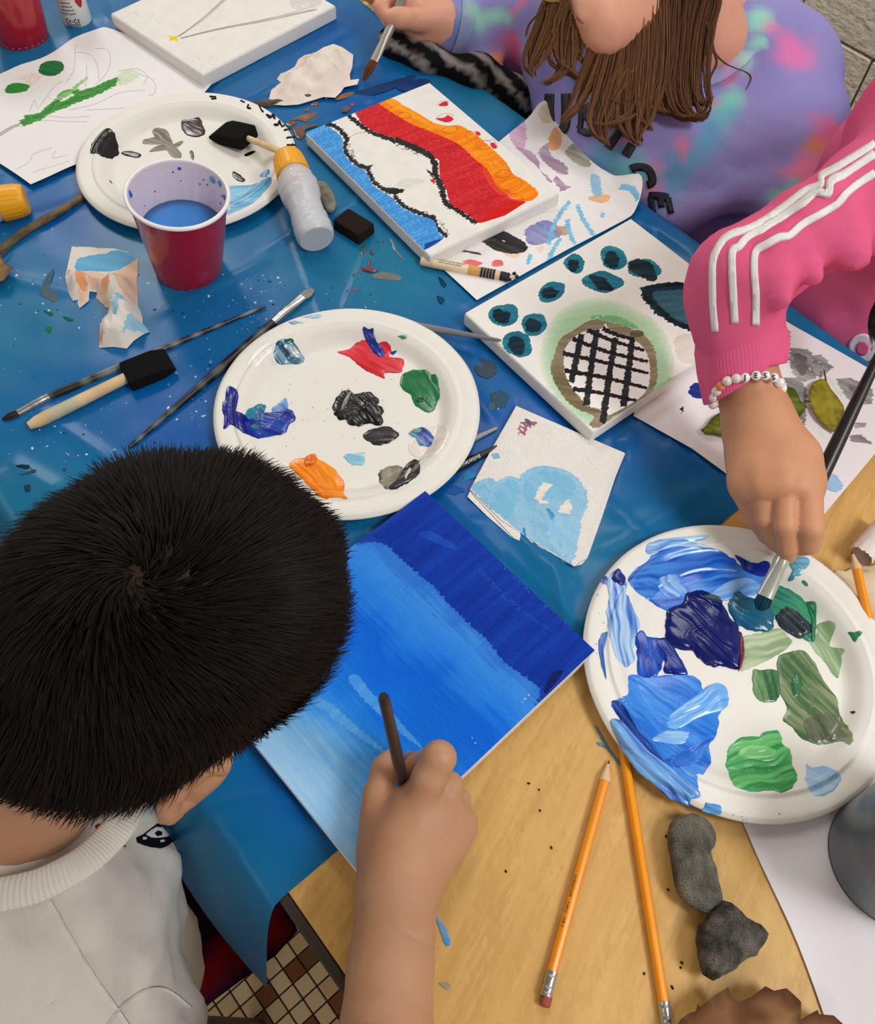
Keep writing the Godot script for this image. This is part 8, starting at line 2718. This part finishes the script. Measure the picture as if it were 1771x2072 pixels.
	var hz := func(a: Array) -> Array:
		var p := zc(1050, 0, 3.935, a)
		var out := []
		for i in p.size():
			var z: float = 0.955 + 0.05 * clampf(p[i].y / 240.0, -0.2, 1.0)
			var t := fs.hit(eye, ray(p[i].x, p[i].y), 0.8, 1.4)
			if t > 0:
				z = minf(z, t - 0.012)
			out.append(D(p[i].x, p[i].y, z))
		return out
	var crown: Vector3 = hp.call(-0.01, 0.1, 0.0)
	var guides := [[420, -160, 300, 0, 240, 180, 150, 400, 105, 540, 118, 600], [470, -150, 395, 60, 340, 250, 345, 470, 400, 560, 490, 632], [420, 160, 380, 400, 350, 560, 265, 640, 182, 668], [560, -100, 480, 200, 480, 400, 500, 500], [780, -140, 750, 0, 680, 300, 560, 600, 440, 850, 350, 960], [860, -150, 840, 0, 780, 400, 680, 750, 620, 950, 640, 1080, 715, 1142], [940, -150, 930, 0, 900, 400, 870, 700, 858, 950, 900, 1090, 965, 1155], [1010, -150, 1000, 0, 980, 400, 950, 700, 990, 950, 1060, 1030], [1060, -150, 1050, 0, 1040, 400, 1000, 700, 900, 900, 720, 1000, 600, 990], [1130, -150, 1120, 0, 1120, 400, 1090, 700, 1070, 850, 1180, 905], [1230, -150, 1220, 0, 1200, 400, 1160, 700, 1180, 880, 1250, 900], [1320, -150, 1310, 0, 1280, 400, 1250, 700, 1300, 900, 1400, 945, 1480, 890, 1530, 770], [1430, -150, 1420, 0, 1360, 300, 1330, 600, 1330, 820, 1420, 930, 1500, 870], [1500, -140, 1500, 0, 1440, 250, 1400, 500, 1400, 700, 1450, 820, 1510, 800, 1525, 740], [900, -150, 880, 100, 820, 500, 760, 640, 700, 800, 700, 950, 690, 1100], [1100, -150, 1080, 200, 1060, 600, 1000, 900, 960, 1050, 970, 1120]]
	var norm_up := -cam_f
	for g in guides.size():
		var a: Array = guides[g]
		var pts: Array = smooth3(hz.call(a), 5)
		var thin: bool = a.size() < 12 and a[0] < 700
		for s in (130 if thin else 330):
			var bundle := rng.randi() % 6
			var off := (bundle - 2.5) * (3.0 if thin else 8.0) + rng.randfn() * (2.0 if thin else 2.8)
			var off2 := rng.randfn() * 0.002 + 0.004 * sin(bundle * 2.1 + g)
			var cut := pts.size() - rng.randi_range(0, pts.size() / 6)
			var out := []
			for i in cut:
				var t := float(i) / pts.size()
				var sp := (0.35 + 1.0 * sin(PI * clampf(t * 0.9 + 0.12, 0, 1))) * (1.0 - 0.45 * t) * (1.0 - 0.7 * smoothstep(0.6, 1.0, t))
				var wv := sin(t * (7.0 + bundle % 3) + bundle * 1.7 + g) * 0.0035 * t
				out.append(pts[i] + cam_r * (off * sp * 0.00062 + wv) + cam_d * (0.003 * N(i * 40.0, s * 77.0, g * 9.0)) + cam_f * off2)
			if out.size() < 4:
				continue
			var c := L(54, 33, 21).lerp(L(134, 92, 58), clampf(0.3 + 0.35 * N(bundle * 300.0, g * 500.0) + rng.randf() * 0.5 - 0.1, 0, 1))
			if g > 9 and g < 14:
				c = c.lerp(L(52, 28, 18), 0.55)
			strand(hm, out, 0.00055, c, c.lerp(L(150, 106, 68), 0.3), norm_up)
	# fill between the guides, and the cap of hair on the head
	for i in 2600:
		var u := rng.randf()
		var gi := 4.0 + u * 9.99
		var a: Array = hz.call([780 + 760 * u, -150, 760 + 740 * u, 0, 720 + 690 * u, 300, 680 + 690 * u + rng.randf_range(-40, 40), 480 + rng.randf_range(0, 160)])
		var out := []
		for p in smooth3(a, 4):
			out.append(p + cam_f * (0.012 + rng.randf() * 0.004) + cam_r * (0.002 * N(i * 31.0, p.y * 2000)))
		var c := L(40, 25, 17).lerp(L(92, 62, 40), rng.randf() * rng.randf())
		strand(hm, out, 0.0009, c, c, norm_up)
	for i in 5200:
		var d := Vector3(rng.randfn(), rng.randfn(), rng.randfn()).normalized()
		if d.dot(F) > 0.5 and d.dot(U) < 0.72 or d.dot(U) < -0.1:
			continue
		var p := hc + (F * d.dot(F) * 0.094 + U * d.dot(U) * 0.094 + R * d.dot(R) * 0.076)
		var tn := (-U * 1.0 + d * 0.25).normalized()
		tn = (tn - d * tn.dot(d)).normalized()
		var out := [p]
		for s in 5:
			p += tn * 0.018 + d * 0.001
			tn = (tn * 0.8 + Vector3.DOWN * 0.3).normalized()
			out.append(p)
		var c := L(60, 42, 30).lerp(L(118, 86, 60), rng.randf())
		strand(hm, out, 0.001, c, c, d)
	for w in [[1480, 180, 1520, 330, 1545, 440, 1620, 520, 1700, 560, 1800, 600, 1830, 650, 1790, 740], [1490, 300, 1500, 440, 1480, 560, 1470, 760], [1530, 420, 1560, 520, 1510, 640, 1500, 740], [520, 100, 400, 200, 520, 330, 640, 360], [700, 800, 800, 840, 900, 800], [250, 60, 90, 200, 50, 320]]:
		var pts: Array = smooth3(hz.call(w), 6)
		for s in 7:
			var out := []
			for p in pts:
				out.append(p + cam_r * (s * 0.0004 - 0.001) - cam_f * 0.006)
			strand(hm, out, 0.0005, L(74, 50, 38), L(84, 58, 42), norm_up)
	put("hair", hm.mesh(), M.hair, o, "long light brown hair hanging in loose locks")
	# her brush
	brush("silver-grey flat paintbrush with orange-brown bristles held over the cloth at the far edge", D(846, -90, 1.075), D(796, 46, 1.106), D(757, 124, 1.112), D(735, 163, 1.116), 0.0062, L(140, 136, 130), L(120, 70, 30), 0.5, "paintbrush", 0.0, mat(S(176, 170, 162), 0.4, 0.5, 0.5))
	stool(D(1480, 560, 1.48), "dark stool behind the table under the child in tie-dye")

func striped_person() -> void:
	var at := D(960, 60, 1.6)
	var o := thing("person", Vector3(at.x, 0, at.z), "person in a black and grey striped top, mostly hidden behind the tie-dye sleeve", "person")
	var mb := MB.new()
	var hc := D(990, -420, 1.32)
	var F := (Vector3(-0.2, -0.35, 0.9)).normalized()
	var U := (Vector3.UP - F * F.y).normalized()
	var R := F.cross(U)
	var hb := Basis(F, U, R)
	var fh := Field.new()
	fh.start(hc - Vector3.ONE * 0.22, hc + Vector3.ONE * 0.18, 0.007)
	fh.ell(hc, hb, Vector3(0.092, 0.095, 0.074), 0.01)
	fh.ell(hc + F * 0.03 - U * 0.055, hb, Vector3(0.058, 0.066, 0.055), 0.02)
	fh.cap(hc + F * 0.086 - U * 0.02, hc + F * 0.101 - U * 0.05, 0.007, 0.01, 0.01)
	for s in [-1.0, 1.0]:
		fh.ell(hc + R * (0.074 * s) - U * 0.03, hb, Vector3(0.016, 0.028, 0.008), 0.006)
		fh.ell(hc + F * 0.075 - U * 0.02 + R * (0.03 * s), hb, Vector3(0.012, 0.011, 0.015), 0.006)
		fh.cap(hc + F * 0.083 - U * 0.085, hc + F * 0.076 - U * 0.085 + R * (0.018 * s), 0.006, 0.004, 0.006)
	fh.cap(hc - U * 0.07 - F * 0.02, hc - U * 0.2 - F * 0.05, 0.047, 0.052, 0.03)
	fh.net(mb)
	tint(mb, 0, skin_tone(L(214, 158, 126)))
	put("body", mb.mesh(), M.skin, o)
	var hm := MB.new()
	for i in 4200:
		var d := Vector3(rng.randfn(), rng.randfn(), rng.randfn()).normalized()
		if d.dot(F) > 0.45 and d.dot(U) < 0.7 or d.dot(U) < -0.35:
			continue
		var p := hc + (F * d.dot(F) * 0.094 + U * d.dot(U) * 0.097 + R * d.dot(R) * 0.076)
		var out := [p]
		for s in 4:
			p += (Vector3.DOWN - d * Vector3.DOWN.dot(d)).normalized() * 0.014 + d * 0.003
			out.append(p)
		strand(hm, out, 0.0011, L(44, 32, 26), L(58, 42, 32), d)
	put("hair", hm.mesh(), M.hair, o, "dark hair")
	var fs := box_of([[740, -300, 1.2, 0], [1120, 330, 1.7, 0], [780, 90, 1.1, 0], [1110, 260, 1.15, 0]], 0.12, 0.0085)
	chain(fs, [[940, -230, 1.36, 0.10], [960, -80, 1.45, 0.12], [980, 60, 1.6, 0.125]], 0.05)
	chain(fs, [[1060, -210, 1.36, 0.075], [1110, 20, 1.34, 0.06], [1090, 235, 1.25, 0.045], [1040, 208, 1.16, 0.028], [960, 158, 1.14, 0.023], [870, 115, 1.14, 0.020], [800, 88, 1.15, 0.019], [786, 80, 1.152, 0.017]], 0.02)
	chain(fs, [[880, -230, 1.36, 0.075], [820, -80, 1.42, 0.055], [840, 40, 1.42, 0.045]], 0.03)
	fs.rough(noise, Vector3(900, 900, 900), 0.008)
	var a0 := D(1040, 215, 1.155)
	var ad := (D(800, 88, 1.15) - a0).normalized()
	var sm := MB.new()
	fs.net(sm)
	tint(sm, 0, func(p: Vector3) -> Color:
		var q := p - a0
		var l := q.dot(ad)
		var s := (q - ad * l)
		var up := s.dot(cam_d) + l * 0.2 if l > -0.02 else p.y * 0.9
		var k := fposmod(up / 0.024 + 0.4 * N(p.x * 700, p.y * 700, p.z * 700), 1.0)
		return L(24, 23, 25).lerp(L(146, 138, 136), smoothstep(0.60, 0.68, k) * smoothstep(1.0, 0.93, k)))
	put("striped_top", sm.mesh(), M.cloth, o)
	var ft := box_of([[860, 60, 1.5, 0], [1110, 330, 1.8, 0]], 0.12, 0.014)
	chain(ft, [[985, 90, 1.66, 0.11], [1000, 190, 1.62, 0.075], [1010, 230, 1.6, 0.06]], 0.03)
	var tmb := MB.new()
	ft.net(tmb)
	tint(tmb, 0, func(_p): return L(26, 26, 32))
	put("trousers", tmb.mesh(), M.cloth, o)
	stool(D(985, 100, 1.78), "dark stool under the person in the striped top")
